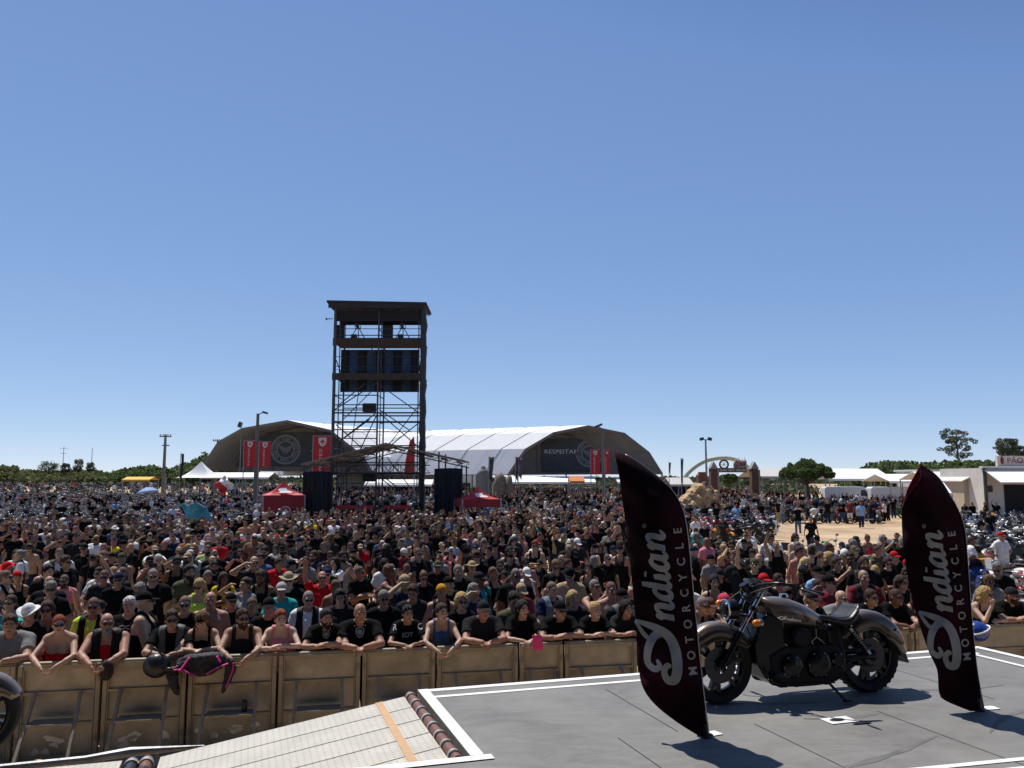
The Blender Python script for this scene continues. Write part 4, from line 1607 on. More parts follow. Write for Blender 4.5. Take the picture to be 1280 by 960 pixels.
    MB().prism([(x, -.09, z) for x, z in [(-.25, .50), (-.25, .74), (.28, .62), (.46, .60), (.46, .40)]], (0, .18, 0)).build('inner_frame_box', M_ENG, root, bevel=.02)
    # engine: crankcase, two cylinders in a vee, covers
    poly = [(-.33, .20), (-.20, .135), (.33, .135), (.43, .22), (.44, .40), (.34, .47), (-.20, .47), (-.34, .40)]
    mb = MB().prism([(x, -.155, z) for x, z in poly], (0, .31, 0))
    en = mb.build('engine_case', M_ENG, root, bevel=.02)
    for cx, cz, r_ in ((-.13, .30, .105), (.15, .305, .125), (.35, .33, .07)):
        MB().lathe([(0, -.045), (r_ * .7, -.045), (r_ * .95, -.03), (r_, 0)], (cx, -.155, cz), 'y', 32).build('engine_cover', M_GLOSSB, en, smooth=40)
        mb = MB()
        for k in range(6):
            a = k * math.pi / 3
            mb.ell((cx + r_ * .86 * math.cos(a), -.186, cz + r_ * .86 * math.sin(a)), (.008, .006, .008), 8, 5)
        mb.build('cover_bolt', M_GREYM, en, smooth=True)
    for sgn, bx in ((-1, -.16), (1, .12)):
        a = R(30) * sgn
        M = Euler((0, a, 0)).to_matrix()
        mb = MB()
        c0 = Vector((bx + .02 * sgn, 0, .47))
        for k in range(7):
            mb.box(c0 + M @ Vector((0, 0, .02 + k * .022)), (.20, .23, .010), M)
        mb.box(c0 + M @ Vector((0, 0, .09)), (.16, .19, .18), M)
        cy = mb.build('cylinder', M_ENG, root)
        MB().box(c0 + M @ Vector((0, 0, .195)), (.19, .22, .05), M).build('cylinder_head', M_GLOSSB, cy, bevel=.015)
        # bright-edged Y-shaped ribs on the cover
        mb = MB()
        c = c0 + M @ Vector((0, -.122, .075))
        for ang, l in ((90, .075), (215, .065), (325, .065)):
            d = Vector((math.cos(R(ang)), 0, math.sin(R(ang))))
            mb.bar(c, c + d * l, .005, .006)
        mb.bar(c + Vector((math.cos(R(325)) * .065, 0, math.sin(R(325)) * .065)), c + Vector((math.cos(R(325)) * .065 + .035, 0, -.065)), .005, .006)
        mb.bar(c + Vector((math.cos(R(215)) * .065, 0, math.sin(R(215)) * .065)), c + Vector((math.cos(R(215)) * .065 + .014, 0, -.075)), .005, .006)
        mb.build('cover_rib', M_GREYM, cy)
    MB().lathe([(0, -.02), (.075, -.02), (.092, 0), (.092, .05)], (0, -.165, .545), 'y', 28).build('air_cleaner', M_ENG, en, smooth=40)
    # side cover, battery box, belt guard
    mb = MB().prism([(x, -.12, z) for x, z in [(.30, .60), (.32, .42), (.46, .38), (.58, .46), (.60, .57)]], (0, .24, 0))
    mb.build('side_cover', M_GLOSSB, root, bevel=.015)
    mb = MB()
    for s in (-1, 1):
        mb.tube([Vector((.40, s * .125, .33)), Vector((RX + .02, s * .125, .335))], [.028, .024], 10)
        mb.ell((RX, s * .125, .335), (.05, .02, .035), 14, 8)
    mb.build('swingarm', M_GLOSSB, root, smooth=40)
    for s in (-1, 1):
        sh = MB().tube([Vector((RX - .06, s * .15, .36)), Vector((.53, s * .14, .60))], .016, 10).build('shock_absorber', M_GREYM, root, smooth=40)
        v = []
        for k in range(90):
            t = k / 89
            a = t * 2 * math.pi * 9
            c = Vector((RX - .09, s * .15, .385)).lerp(Vector((.56, s * .142, .575)), t)
            v.append(c + Vector((math.cos(a) * .021, math.sin(a) * .026, math.cos(a) * .015)))
        MB().tube(v, .0048, 6).build('spring', M_GLOSSB, sh, smooth=True)
    mb = MB().lathe([(.09, -.006), (.09, .006), (.055, .006), (.055, -.006)], (RX, -.098, .335), 'y', 32, closed=True)
    mb.build('belt_pulley', M_DISC, root, smooth=35)
    MB().tube([Vector((.36, -.105, .375)), Vector((RX, -.105, .425))], .009, 6).tube([Vector((.36, -.105, .285)), Vector((RX, -.105, .245))], .009, 6).build('drive_belt', M_RUBBER, root)
    # exhausts on the far side
    for k, z in enumerate((.20, .29)):
        c = catmull([(-.15 + .3 * k, .14, .60), (-.20 + .35 * k, .22, .48), (-.05 + .3 * k, .22, z + .03), (.40, .22, z), (.62, .22, z)], 6)
        MB().tube([Vector(q) for q in c], .023, 12).tube([Vector((.50, .225, z)), Vector((1.02, .23, z + .05))], [.038, .045], 16).build('exhaust_pipe', M_GLOSSB, root, smooth=40)
    # controls and stand
    for s in (-1, 1):
        MB().tube([Vector((-.30, s * .14, .24)), Vector((-.32, s * .28, .26))], .013, 8).tube([Vector((-.32, s * .26, .26)), Vector((-.33, s * .38, .265))], .021, 10).build('foot_peg', M_RUBBER, root, smooth=40)
        MB().tube([Vector((-.28, s * .16, .25)), Vector((-.44, s * .24, .22)), Vector((-.45, s * .30, .225))], .009, 8).build('foot_lever', M_GLOSSB, root, smooth=True)
    MB().tube([Vector((.23, -.13, .17)), Vector((.26, -.22, .09)), Vector((.29, -.33, .006))], [.014, .012, .010], 8).box((.295, -.345, .008), (.07, .05, .012)).build('kickstand', M_GLOSSB, root, smooth=40)
    mb = MB()
    for k in range(12):
        mb.box((-.22 + k * .052, -.10 + .02 * (k % 3), .128), (.030, .06, .022 + .01 * (k % 2)))
    mb.build('sump_bolts', M_ENG, root)
    for pts in ([(-.42, .02, .92), (-.52, -.04, .78), (-.47, -.08, .55), (-.36, -.1, .35)], [(-.42, -.03, .92), (-.30, -.10, .80), (-.24, -.1, .60)], [(-.46, .06, .96), (-.60, .08, .86), (-.62, .05, .72)]):
        MB().tube([Vector(q) for q in catmull(pts, 6)], .006, 6).build('control_cable', M_CABLE, root, smooth=True)
    return root


fr, rr_ = ground(899, 879, DECK), ground(1085, 863.5, DECK)
bike = make_cruiser('bronze and black cruiser motorcycle standing on the stage between the two feather flags')
hd_ = rr_ - fr
bike.location = (fr + rr_) / 2
bike.rotation_euler = (R(-3.0), 0, math.atan2(hd_.y, hd_.x))
sc_ = hd_.length / 1.57
bike.scale = (sc_,) * 3
print('bike scale', sc_)
# a second one on the landing: only its rear wheel reaches into the photo at the lower left
b2 = copy_tree(bike)
b2['label'] = 'second motorcycle at the lower left corner, only its front tyre in view'
zland = DECK + zl + .004
pw = ground(-33, 945, zland)
b2.rotation_euler = (R(3), 0, ROTA + .05 + math.pi)
M4 = Matrix.LocRotScale(Vector(), b2.rotation_euler, b2.scale)
b2.location = Vector((pw.x, pw.y, zland)) - M4 @ Vector((-.79, 0, 0))
# ---------------------------------------------------------------- ground, light, sky
M_SAND = mat('dry_sand', (.43, .29, .165), .95, var=.22, vscale=.35, bump=.3, bscale=3, col2=(.50, .36, .22))
mb = MB()
ys_ = [-60, 0, 30, 50, 65, 80, 95, 110, 125, 140, 160, 180, 200, 215, 260, 400, 4500]
mb.grid(lambda u, v: (-2500 + 5000 * u, ys_[round(v * 16)], rise(ys_[round(v * 16)])), 1, 16)
structure(mb.build('ground', M_SAND))
W = bpy.data.worlds.new('World')
S.world = W
W.use_nodes = True
nt = W.node_tree
bgn = nt.nodes['Background']
sky = nt.nodes.new('ShaderNodeTexSky')
sky.sky_type = 'NISHITA'
sky.sun_disc = False
SUND = Vector((-.38, .52, 1.28)).normalized()
sky.sun_elevation = math.asin(SUND.z)
sky.sun_rotation = math.atan2(SUND.x, SUND.y)
sky.air_density = 0.6
sky.dust_density = 0.0
sky.ozone_density = 8.0
sky.altitude = 1500
bgn.inputs['Strength'].default_value = 0.10
# the camera's softer response to the sky: a gentle curve per channel
sep = nt.nodes.new('ShaderNodeSeparateColor')
cmb = nt.nodes.new('ShaderNodeCombineColor')
nt.links.new(sky.outputs[0], sep.inputs[0])
for i, (k0, g0, k1) in enumerate(((.2732, .68, 5.6), (.173, .57, 7.0), (.1252, .39, 8.7))):
    a_, p_, c_ = (nt.nodes.new('ShaderNodeMath') for _ in range(3))
    a_.operation, p_.operation, c_.operation = 'MULTIPLY', 'POWER', 'MULTIPLY'
    a_.inputs[1].default_value, p_.inputs[1].default_value, c_.inputs[1].default_value = k0, g0, k1
    nt.links.new(sep.outputs[i], a_.inputs[0])
    nt.links.new(a_.outputs[0], p_.inputs[0])
    nt.links.new(p_.outputs[0], c_.inputs[0])
    # towards the zenith the sky deepens faster
    k2, g2, m2 = ((1.667, 1.8, 1.62), (.82, 1.7, 2.87), (.353, 1.5, 5.65))[i]
    d_, e_, f_, n_ = (nt.nodes.new('ShaderNodeMath') for _ in range(4))
    d_.operation, e_.operation, f_.operation, n_.operation = 'MULTIPLY', 'POWER', 'MULTIPLY', 'MINIMUM'
    d_.inputs[1].default_value, e_.inputs[1].default_value, f_.inputs[1].default_value = k2, g2, m2
    nt.links.new(sep.outputs[i], d_.inputs[0])
    nt.links.new(d_.outputs[0], e_.inputs[0])
    nt.links.new(e_.outputs[0], f_.inputs[0])
    nt.links.new(c_.outputs[0], n_.inputs[0])
    nt.links.new(f_.outputs[0], n_.inputs[1])
    nt.links.new(n_.outputs[0], cmb.inputs[i])
nt.links.new(cmb.outputs[0], bgn.inputs['Color'])
sun = bpy.data.lights.new('sun', 'SUN')
sun.energy = 5.0
sun.angle = R(.53)
sun.color = (1, .96, .90)
so = link('sun', sun)
so.rotation_euler = SUND.to_track_quat('Z', 'Y').to_euler()
so.location = (0, 0, 40)
S.view_settings.view_transform = 'Standard'
S.view_settings.look = 'None'
S.view_settings.exposure = 0.0
S.view_settings.gamma = 1
S.cycles.max_bounces = 6
S.cycles.diffuse_bounces = 2
S.cycles.use_denoising = True

# ---------------------------------------------------------------- scaffold tower
TD = 50.0


def tw(px, py, back=0.0):
    """a point of the tower front (or `back` metres behind it)"""
    p = at(px, py, TD)
    return Vector((p.x, TD + back, p.z))


X0, X1, XM = tw(417, 500).x, tw(526, 500).x, tw(472, 500).x
BK = 2.4


def zt(py):
    return tw(472, py).z


tower = thing('scaffold_tower', ((X0 + X1) / 2, TD + BK / 2, 0), 'tall dark scaffold tower with a flat roof and two plank decks above the crowd', 'scaffold tower')
TO = Vector(tower.location)


def tbuild(mb, name, m, parent=tower, **k):
    mb.v = [tuple(Vector(p) - TO) for p in mb.v]
    return mb.build(name, m, parent, **k)


for (x, y, r) in ((X0, TD, .10), (XM, TD, .055), (X1 + .12, TD, .20), (X0 + .1, TD + BK, .055), (XM, TD + BK, .05), (X1 - .1, TD + BK, .055), (X0 + .28, TD + .1, .035), (X1 - .18, TD + .1, .035), (XM + .16, TD + .05, .03)):
    mb = MB()
    n = 26 if r > .15 else 3
    zs = [i / n * zt(386) for i in range(n + 1)]
    mb.tube([Vector((x + (.025 * math.sin(i * 1.9) if r > .15 else 0), y, z)) for i, z in enumerate(zs)], [r * (1 + (.14 * math.sin(i * 2.7) if r > .15 else 0)) for i in range(n + 1)], 8)
    tbuild(mb, 'post', M_BLACK if r > .15 else M_STEEL, smooth=40)
led = [(411, .03), (419, .035), (446, .03), (458, .03), (462, .02), (494, .05), (506, .05), (512.5, .05), (516, .07), (527.5, .09), (537, .05), (548, .05), (557, .05), (578, .05), (592, .07), (604, .035)]
for k, (py, r) in enumerate(led):
    for (yy, xa, xb) in ((TD, X0, XM if py in (494, 537, 548, 512.5) else X1), (TD + BK, X0 + .1, X1 - .1)):
        if yy > TD and k % 2:
            continue
        mb = MB().tube([Vector((xa, yy, zt(py))), Vector((xb, yy, zt(py)))], r * .75, 6)
        tbuild(mb, 'ledger', M_STEEL)
for py in (411, 494, 527, 560, 592):
    for x in (X0, XM, X1):
        tbuild(MB().tube([Vector((x, TD, zt(py))), Vector((x, TD + BK, zt(py)))], .03, 6), 'transom', M_STEEL)
for (a, b_) in (((418, 512), (471, 478)), ((421, 508), (456, 479)), ((473, 480), (525, 517)), ((418, 556), (470, 516)), ((424, 552), (462, 524)), ((474, 516), (524, 560)), ((474, 512), (512, 538)),
                ((420, 531), (452, 560)), ((450, 562), (471, 518)), ((489, 556), (524, 528)), ((430, 478), (420, 450)), ((459, 447), (471, 424)), ((473, 428), (484, 444)), ((418, 600), (470, 562)), ((474, 592), (524, 630)), ((474, 596), (505, 622))):
    tbuild(MB().tube([tw(*a, .06), tw(*b_, .06)], .035, 6), 'brace', M_STEEL)
for (a, b_) in (((420, 520), (470, 470)), ((424, 600), (440, 478)), ((474, 560), (520, 500)), ((522, 630), (476, 570)), ((430, 640), (470, 570))):
    tbuild(MB().tube([tw(*a, BK), tw(*b_, BK)], .03, 6), 'brace', M_STEEL)
M_PLANK = mat('weathered_planks', (.050, .036, .026), .85, var=.35, vscale=3, bump=.3, bscale=12)
for (py0, py1) in ((422.5, 432), (466.5, 475)):
    za, zb_ = zt(py1), zt(py0)
    mb = MB()
    for k in range(7):
        mb.box(((X0 + X1) / 2, TD + .05 + BK * (k + .5) / 7, (za + zb_) / 2 - .0), (X1 - X0 + .25, BK / 7 - .012, .05))
    mb.box(((X0 + X1) / 2 - .02, TD - .06, (za + zb_) / 2), (X1 - X0 + .2, .04, zb_ - za))
    tbuild(mb, 'plank_deck', M_PLANK)
# roof sheet and dark roof curtain
z0, z1 = zt(377), zt(387)
mb = MB()
xr0, xr1 = tw(410.5, 380).x, tw(534, 380).x
mb.prism([(xr0, TD - .5, z1 + .36), (xr1, TD - .5, z1 + .24), (xr1, TD + BK + .3, z1 + .20), (xr0, TD + BK + .3, z1 + .30)], (0, 0, .12))
mb.prism([(xr0 + .1, TD - .46, z1 + .02), (xr1 - .1, TD - .46, z1 - .02), (xr1 - .1, TD - .46, z1 + .24), (xr0 + .1, TD - .46, z1 + .35)], (0, .05, 0))
rf = tbuild(mb, 'roof', mat('roof_sheet', (.022, .020, .018), .7, var=.25, vscale=2))
mb = MB()
for k in range(7):
    x = xr0 + .15 + (xr1 - xr0 - .3) * k / 6
    mb.bar(Vector((x, TD - .40, z1 + .20)), Vector((x, TD + BK + .2, z1 + .14)), .06, .10)
mb.v = [tuple(Vector(p) - TO) for p in mb.v]
mb.build('rafter', M_STEEL, rf)
mb = MB()
mb.box(((X0 + X1) / 2, TD + BK * .6, (zt(386) + zt(401)) / 2), (X1 - X0 + .1, .06, zt(386) - zt(401)))
mb.box(((X0 + X1) / 2, TD + .02, (zt(388) + zt(401.5)) / 2), (X1 - X0, .05, zt(388) - zt(401.5)))
tbuild(mb, 'roof_curtain', M_BLACKCLOTH)
tbuild(MB().tube([tw(416, 398.5), tw(408, 398.5)], .03, 6).tube([tw(408, 397.5), tw(408, 400)], .05, 6), 'outrigger', M_STEEL)
# video wall seen from its back
p0, p1 = tw(421, 433), tw(521, 487.5)
scn = thing('video_wall', ((p0.x + p1.x) / 2, TD + 1.3, (p0.z + p1.z) / 2), 'dark blue video wall of square cabinets hung inside the scaffold tower', 'video screen')
M_CABA = mat('blue_black_cabinet', (.02, .06, .13), .6, var=.5, vscale=1.2)
M_CABB = mat('dark_cabinet', (.006, .008, .012), .7)
nx, nz_ = 9, 5
wv, hv = (p1.x - p0.x), (p0.z - p1.z)
for i in range(nx):
    for j in range(nz_):
        mb = MB().mat((i + 1) % 2).box((-wv / 2 + wv * (i + .5) / nx, 0, -hv / 2 + hv * (j + .5) / nz_), (wv / nx - .015, .12, hv / nz_ - .02))
        mb.box((-wv / 2 + wv * (i + .5) / nx, -.08, -hv / 2 + hv * (j + .5) / nz_), (wv / nx * .55, .05, hv / nz_ * .7))
        mb.build('cabinet', [M_CABA, M_CABB], scn)
MB().box((0, .09, 0), (wv - .1, .03, hv - .06)).build('back_frame', M_CABB, scn)


def lamp_box(px0, py0, px1, py1, d, label, name='loudspeaker', cat='loudspeaker', back=.6):
    a, c = at(px0, py0, d), at(px1, py1, d)
    w, h = c.x - a.x, a.z - c.z
    root = thing(name, ((a.x + c.x) / 2, d, c.z), label, cat)
    MB().prism([(-w / 2, 0, 0), (w / 2, 0, 0), (w * .4, back, 0), (-w * .4, back, 0)], (0, 0, h)).build('cabinet', M_BLACK, root, bevel=.02)
    MB().box((0, -.012, h / 2), (w * .86, .02, h * .86)).build('grille', mat('speaker_grille', (.022, .022, .025), .5, .4), root)
    return root


lamp_box(417, 406, 430.5, 422, TD + .7, 'black loudspeaker on the top deck of the tower, at the left')
lamp_box(478, 406, 491, 422, TD + .7, 'black loudspeaker on the top deck of the tower, right of the middle post')
lamp_box(453, 504, 470, 514.5, TD + .4, 'small black loudspeaker hung low in the tower beside the middle post')
lamp_box(453, 592, 469, 602, TD + .4, 'black loudspeaker hung under the canopy truss beside the middle post')
for (px, lab) in ((444, 'black follow spot on a tripod at the left of the top deck'), (501, 'black follow spot on a tripod at the right of the top deck')):
    f0 = tw(px, 422, .8)
    root = thing('follow_spot', f0, lab, 'spotlight', 'follow spots on the tower')
    hh = zt(404) - zt(422)
    for (dx, dy) in ((-.45, -.2), (.5, -.2), (0, .45)):
        MB().tube([Vector((0, 0, hh * .95)), Vector((dx, dy, 0))], .028, 6).build('leg', M_BLACK, root)
    MB().tube([Vector((-.10, .5, hh + .02)), Vector((.02, -.45, hh * 1.0))], [.10, .13], 10).bar((-.18, 0, hh * .8), (.18, 0, hh * .8), .06).bar((-.17, 0, hh * .8), (-.17, 0, hh), .04).bar((.17, 0, hh * .8), (.17, 0, hh), .04).build('lamp_head', M_BLACK, root)
    MB().box((-.25 if px < 470 else -.15, .2, .18), (.35, .3, .36)).build('ballast_box', M_BLACK, root)
# mixing canopy at the tower foot
CD = 48.0
cn = thing('mixing_canopy', (at(480, 600, CD).x, CD + 2, 0), 'low gabled grey canopy over the mixing desk at the foot of the tower', 'canopy')
CO = Vector(cn.location)


def cbuild(mb, name, m, **k):
    mb.v = [tuple(Vector(p) - CO) for p in mb.v]
    return mb.build(name, m, cn, **k)


M_CAN = mat('grey_canopy_sheet', (.20, .185, .165), .65, .2, var=.25, vscale=2)
e0, ap, e1 = at(376, 581.5, CD), at(482, 555.5, CD), at(581, 577.5, CD)
DP = Vector((0, 5.2, 0))
for (a, b_) in ((e0, ap), (ap, e1)):
    n_ = Vector((0, 0, .10))
    mb = MB().prism([a, b_, b_ + DP, a + DP], n_)
    cbuild(mb, 'canopy_roof', M_CAN)
    mb = MB()
    for t in (.1, .3, .5, .7, .9):
        q = a.lerp(b_, t) - Vector((0, 0, .09))
        mb.bar(q + Vector((0, .1, 0)), q + DP - Vector((0, .1, 0)), .06, .10)
    cbuild(mb, 'purlin', M_STEEL)
    mb = MB()
    for yy in (.05, 5.1):
        o_ = Vector((0, yy, -.28))
        mb.bar(a + o_, b_ + o_, .05, .06)
        for k in range(12):
            mb.bar(a.lerp(b_, k / 12) + o_, a.lerp(b_, (k + 1) / 12) + Vector((0, yy, -.03)), .03, .03)
    cbuild(mb, 'rafter_truss', M_STEEL)
za, zb_ = at(480, 580, CD).z, at(480, 590.5, CD).z
xa, xb = at(416, 585, CD).x, at(527, 585, CD).x
mb = MB()
for yy in (CD + .3, CD + 4.9):
    mb = MB()
    mb.bar((xa, yy, za), (xb, yy, za), .06).bar((xa, yy, zb_), (xb, yy, zb_), .06)
    for k in range(11):
        x_a, x_b = xa + (xb - xa) * k / 11, xa + (xb - xa) * (k + 1) / 11
        mb.bar((x_a, yy, zb_ if k % 2 else za), (x_b, yy, za if k % 2 else zb_), .035).bar((x_a, yy, zb_), (x_a, yy, za), .035)
    cbuild(mb, 'cross_truss', M_STEEL)
for px in (379, 412, 548, 577):
    for yy in (.2, 5.0):
        p = at(px, 600, CD)
        cbuild(MB().bar((p.x, CD + yy, 0), (p.x, CD + yy, at(px, 581, CD).z + (.75 if 400 < px < 560 else .0)), .09), 'canopy_post', M_STEEL)
for (x0, x1, py0, py1, lab) in ((379, 414.5, 590, 642, 'black drape wall on the left side of the mixing canopy'), (543, 577, 586, 642, 'black drape wall on the right side of the mixing canopy')):
    a, c = at(x0, py0, CD - .15), at(x1, py1, CD - .15)
    dr = thing('drape_wall', ((a.x + c.x) / 2, CD - .2, 0), lab, 'drape', 'black drapes of the mixing canopy')
    w = c.x - a.x
    mb = MB()
    hh = a.z
    mb.grid(lambda u, v: (-w / 2 + w * u, -.06 * math.sin(u * 40) * (1 - .5 * v) - .03 * math.sin(u * 17 + v * 3), hh * v + .04 * math.sin(u * 3) * v), 60, 10)
    c_ = mb.build('front_cloth', M_BLACKCLOTH, dr, smooth=True)
    c_.modifiers.new('thickness', 'SOLIDIFY').thickness = .02
    MB().bar((-w / 2, .1, hh - .05), (w / 2, .1, hh - .05), .06).build('drape_rail', M_STEEL, dr)
# mixing desk behind a red-striped table front
p = at(472, 632, CD + .8)
dk = thing('mixing_desk', (p.x, CD + .8, 0), 'long black mixing desk with red front panels under the canopy', 'mixing desk')
wd = at(526, 630, CD).x - at(416, 630, CD).x
MB().box((0, .5, 1.55), (wd - .2, 1.0, .08)).box((0, .5, 1.2), (wd - .5, .6, .6)).build('table', M_BLACK, dk)
for k, (u0, u1) in enumerate(((.02, .25), (.30, .45), (.55, .88))):
    MB().box((-wd / 2 + wd * (u0 + u1) / 2, -.02, 1.72), (wd * (u1 - u0), .03, .24)).build('red_panel', M_RED, dk)
mb = MB()
for k in range(14):
    x = -wd / 2 + .4 + k * (wd - .8) / 13
    mb.box((x, .45, 1.62 + .11 * (k % 3)), (.34, .5, .14 + .22 * (k % 3)), (.25, 0, 0))
mb.build('console', M_BLACK, dk)
MB().box((0, .3, .55), (wd, 2, 1.0)).build('platform', M_BLACK, dk)

# ---------------------------------------------------------------- big arched tents
M_DKB = mat('dark_grey_banner', (.060, .060, .062), .7, var=.25, vscale=.5)
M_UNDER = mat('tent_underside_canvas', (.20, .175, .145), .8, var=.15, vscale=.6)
M_SEAMW = mat('tent_seam', (.80, .79, .76), .8)
M_RIB = mat('tent_frame', (.16, .14, .12), .6)
M_LOGO = mat('grey_print', (.22, .22, .225), .7)
M_TXTW = mat('white_print', (.62, .62, .60), .7)


def big_tent(prof_px, d, ext, label, ban, logo, words):
    pts = [at(px, py, d) for px, py in prof_px]
    zb = pts[0].z
    root = thing('arched_tent', ((pts[0].x + pts[-1].x) / 2, d, 0), label, 'tent', 'big arched event tents')
    O = Vector(root.location)
    ext = Vector(ext)
    pts = [p - O for p in pts]
    n = len(pts)
    th = []
    for i, p in enumerate(pts):
        t = (pts[min(i + 1, n - 1)] - pts[max(i - 1, 0)]).normalized()
        th.append(p + Vector((t.z, 0, -t.x)) * .18 if False else p - Vector((-t.z, 0, t.x)) * .18)
    mb = MB()
    for i in range(n - 1):
        mb.mat(0).add([pts[i], pts[i + 1], pts[i + 1] + ext, pts[i] + ext], [(0, 1, 2, 3)])
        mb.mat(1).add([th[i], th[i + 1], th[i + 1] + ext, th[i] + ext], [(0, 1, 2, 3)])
        mb.mat(2).add([pts[i], pts[i + 1], th[i + 1], th[i]], [(0, 1, 2, 3)])
        mb.mat(2).add([pts[i] + ext, pts[i + 1] + ext, th[i + 1] + ext, th[i] + ext], [(0, 1, 2, 3)])
    mb.build('tent_roof', [M_CANVAS, M_UNDER, M_RIB], root, fix=False)
    # frames under the skin
    for k in (0, .06, .12, .3, .6, .95):
        mb = MB()
        for i in range(n - 1):
            mb.bar(th[i] + ext * k - Vector((0, 0, .05)), th[i + 1] + ext * k - Vector((0, 0, .05)), .14, .22)
        for e in (0, n - 1):
            mb.bar(th[e] + ext * k, Vector((th[e].x, th[e].y, -O.z * 0)) * 1 + ext * k - Vector((0, 0, th[e].z)), .18)
        mb.build('frame_arch', M_RIB, root)
    for k in [.08 + .115 * q_ for q_ in range(8)]:
        mb = MB()
        for i in range(n - 1):
            mb.bar(pts[i] + ext * k + Vector((0, 0, .02)), pts[i + 1] + ext * k + Vector((0, 0, .02)), .07, .045)
        mb.build('roof_seam', M_SEAMW, root)
    # gable sheet, set back under the roof
    st = ext * .16
    sc = .97
    cx = (pts[0].x + pts[-1].x) / 2
    gp = [Vector((cx + (p.x - cx) * sc, p.y, zb + (p.z - zb) * .975)) + Vector((0, st.y, 0)) + Vector((st.x, 0, 0)) for p in th]
    MB().prism(gp, (0, .05, 0)).build('gable_sheet', M_UNDER, root)
    mb = MB()
    for i in range(1, n - 1):
        mb.bar(Vector((gp[i].x, gp[i].y - .12, zb)), gp[i] + Vector((0, -.12, 0)), .16)
    mb.build('gable_post', M_RIB, root)
    yb_ = st.y - .22
    k = (d + yb_) / d

    def bp(px, py, off=0):
        p = at(px, py, d + yb_ + off)
        return p - O
    mb = MB().prism([bp(*q) for q in ban], (0, .04, 0))
    bn = mb.build('gable_banner', M_DKB, root)
    lx, ly, r = logo
    c = bp(lx, ly, -.06)
    rr = r * d / F
    mb = MB()
    for (a, b_) in ((1.0, .86), (.62, .52)):
        for k2 in range(48):
            q0, q1 = 2 * math.pi * k2 / 48, 2 * math.pi * (k2 + 1) / 48
            if a == 1.0 and (abs(math.sin(q0)) < .12):
                continue
            mb.add([c + Vector((math.cos(q) * s_ * rr, 0, math.sin(q) * s_ * rr)) for q, s_ in ((q0, a), (q1, a), (q1, b_), (q0, b_))], [(0, 1, 2, 3)])
    for k2 in range(36):                     # unreadable ring of lettering: worn blocks
        q = 2 * math.pi * (k2 + .5) / 36
        if abs(math.sin(q)) < .2 or k2 % 6 == 5:
            continue
        d1, d2 = Vector((math.cos(q), 0, math.sin(q))), Vector((-math.sin(q), 0, math.cos(q)))
        w_ = .035 + .012 * (k2 % 3)
        mb.add([c + (d1 * s_ + d2 * t_) * rr for s_, t_ in ((.80, -w_), (.80, w_), (.67, w_), (.67, -w_))], [(0, 1, 2, 3)])
    for s in (-1, 1):                        # head between two wings
        for k2 in range(4):
            x0 = s * (.10 + k2 * .085)
            mb.add([c + Vector((x, 0, z)) * rr for x, z in ((x0, -.28 + .10 * k2), (x0 + s * .06, -.22 + .10 * k2), (x0 + s * .09, .26 + .02 * k2), (x0 + s * .02, .16 + .03 * k2))], [(0, 1, 2, 3)])
        mb.add([c + Vector((x * rr, -.01, z * rr)) for x, z in ((s * .02, -.36), (s * .09, -.05), (s * .08, .2), (s * .02, .12))], [(0, 1, 2, 3)])
        mb.add([c + Vector((x * rr, 0, z * rr)) for x, z in ((s * .66, -.05), (s * 1.05, -.05), (s * 1.05, -.10), (s * .66, -.10))], [(0, 1, 2, 3)])
        mb.add([c + Vector((x * rr, 0, z * rr)) for x, z in ((s * .66, .05), (s * 1.05, .05), (s * 1.05, .10), (s * .66, .10))], [(0, 1, 2, 3)])
    mb.build('round_emblem', M_LOGO, bn, fix=False)
    for (txt, px, py, sz) in words:
        vs, fs = text_mesh(txt, sz, 'LEFT')
        o_ = bp(px, py, -.06)
        MB().add([o_ + Vector((v.x * 1.25, 0, v.y)) for v in vs], fs).build('banner_lettering', M_LOGO if len(txt) < 3 else M_TXTW, bn, fix=False)
    return root


LT = [(249, 587), (272, 552), (302, 535), (359, 525), (413, 537), (455, 570), (466, 590)]
RT = [(634, 593), (656, 561), (692, 540), (735, 531.5), (781, 541), (812, 565), (829, 592)]
lt = big_tent(LT, 112, (16, 34, 0), 'left arched tent with a dark gable banner and round emblem, behind the red banners',
              [(295, 541), (425, 541), (432, 583), (295, 583)], (357, 562, 19.5), [('RE', 297, 561.5, .95), ('O', 388, 566, .8)])
big_tent(RT, 108, (-40, 22, 0), 'big arched tent on the right with a long white roof and a dark gable banner',
         [(677, 549), (786, 549), (790, 590), (677, 590)], (737, 567, 17.5), [('RESPEITAR', 680, 567, .78), ('CU', 761, 572, .8)])
# white hall wall seen between them
a, c = at(420, 562, 131), at(596, 596, 131)
hall = thing('white_hall_tent', ((a.x + c.x) / 2, 133, 0), 'long white tent wall between the two arched tents, behind the tower', 'tent')
w = c.x - a.x
MB().box((0, 0, a.z / 2), (w, .2, a.z)).build('side_wall', mat('white_wall_sheet', (.70, .70, .70), .7, var=.04, vscale=.3), hall)
mb = MB()
for k in range(5):
    mb.box((-w / 2 + w * k / 4, -.16, a.z / 2), (.15, .12, a.z - .1))
mb.build('wall_post', M_GREYSTEEL, hall)
MB().box((w * .1, -.3, 1.6), (w * .7, .1, 2.2)).build('dark_opening', M_BLACK, hall)

# ---------------------------------------------------------------- poles, masts and lights
def pole(px, pytop, d, r, label, name='light_pole', cat='light pole', m=None, group=None):
    t = at(px, pytop, d)
    root = thing(name, (t.x, d, 0), label, cat, group)
    MB().tube([Vector((0, 0, 0)), Vector((0, 0, t.z))], [r, r * .6], 10).build('pole', m or M_GREYSTEEL, root, smooth=40)
    return root, t.z


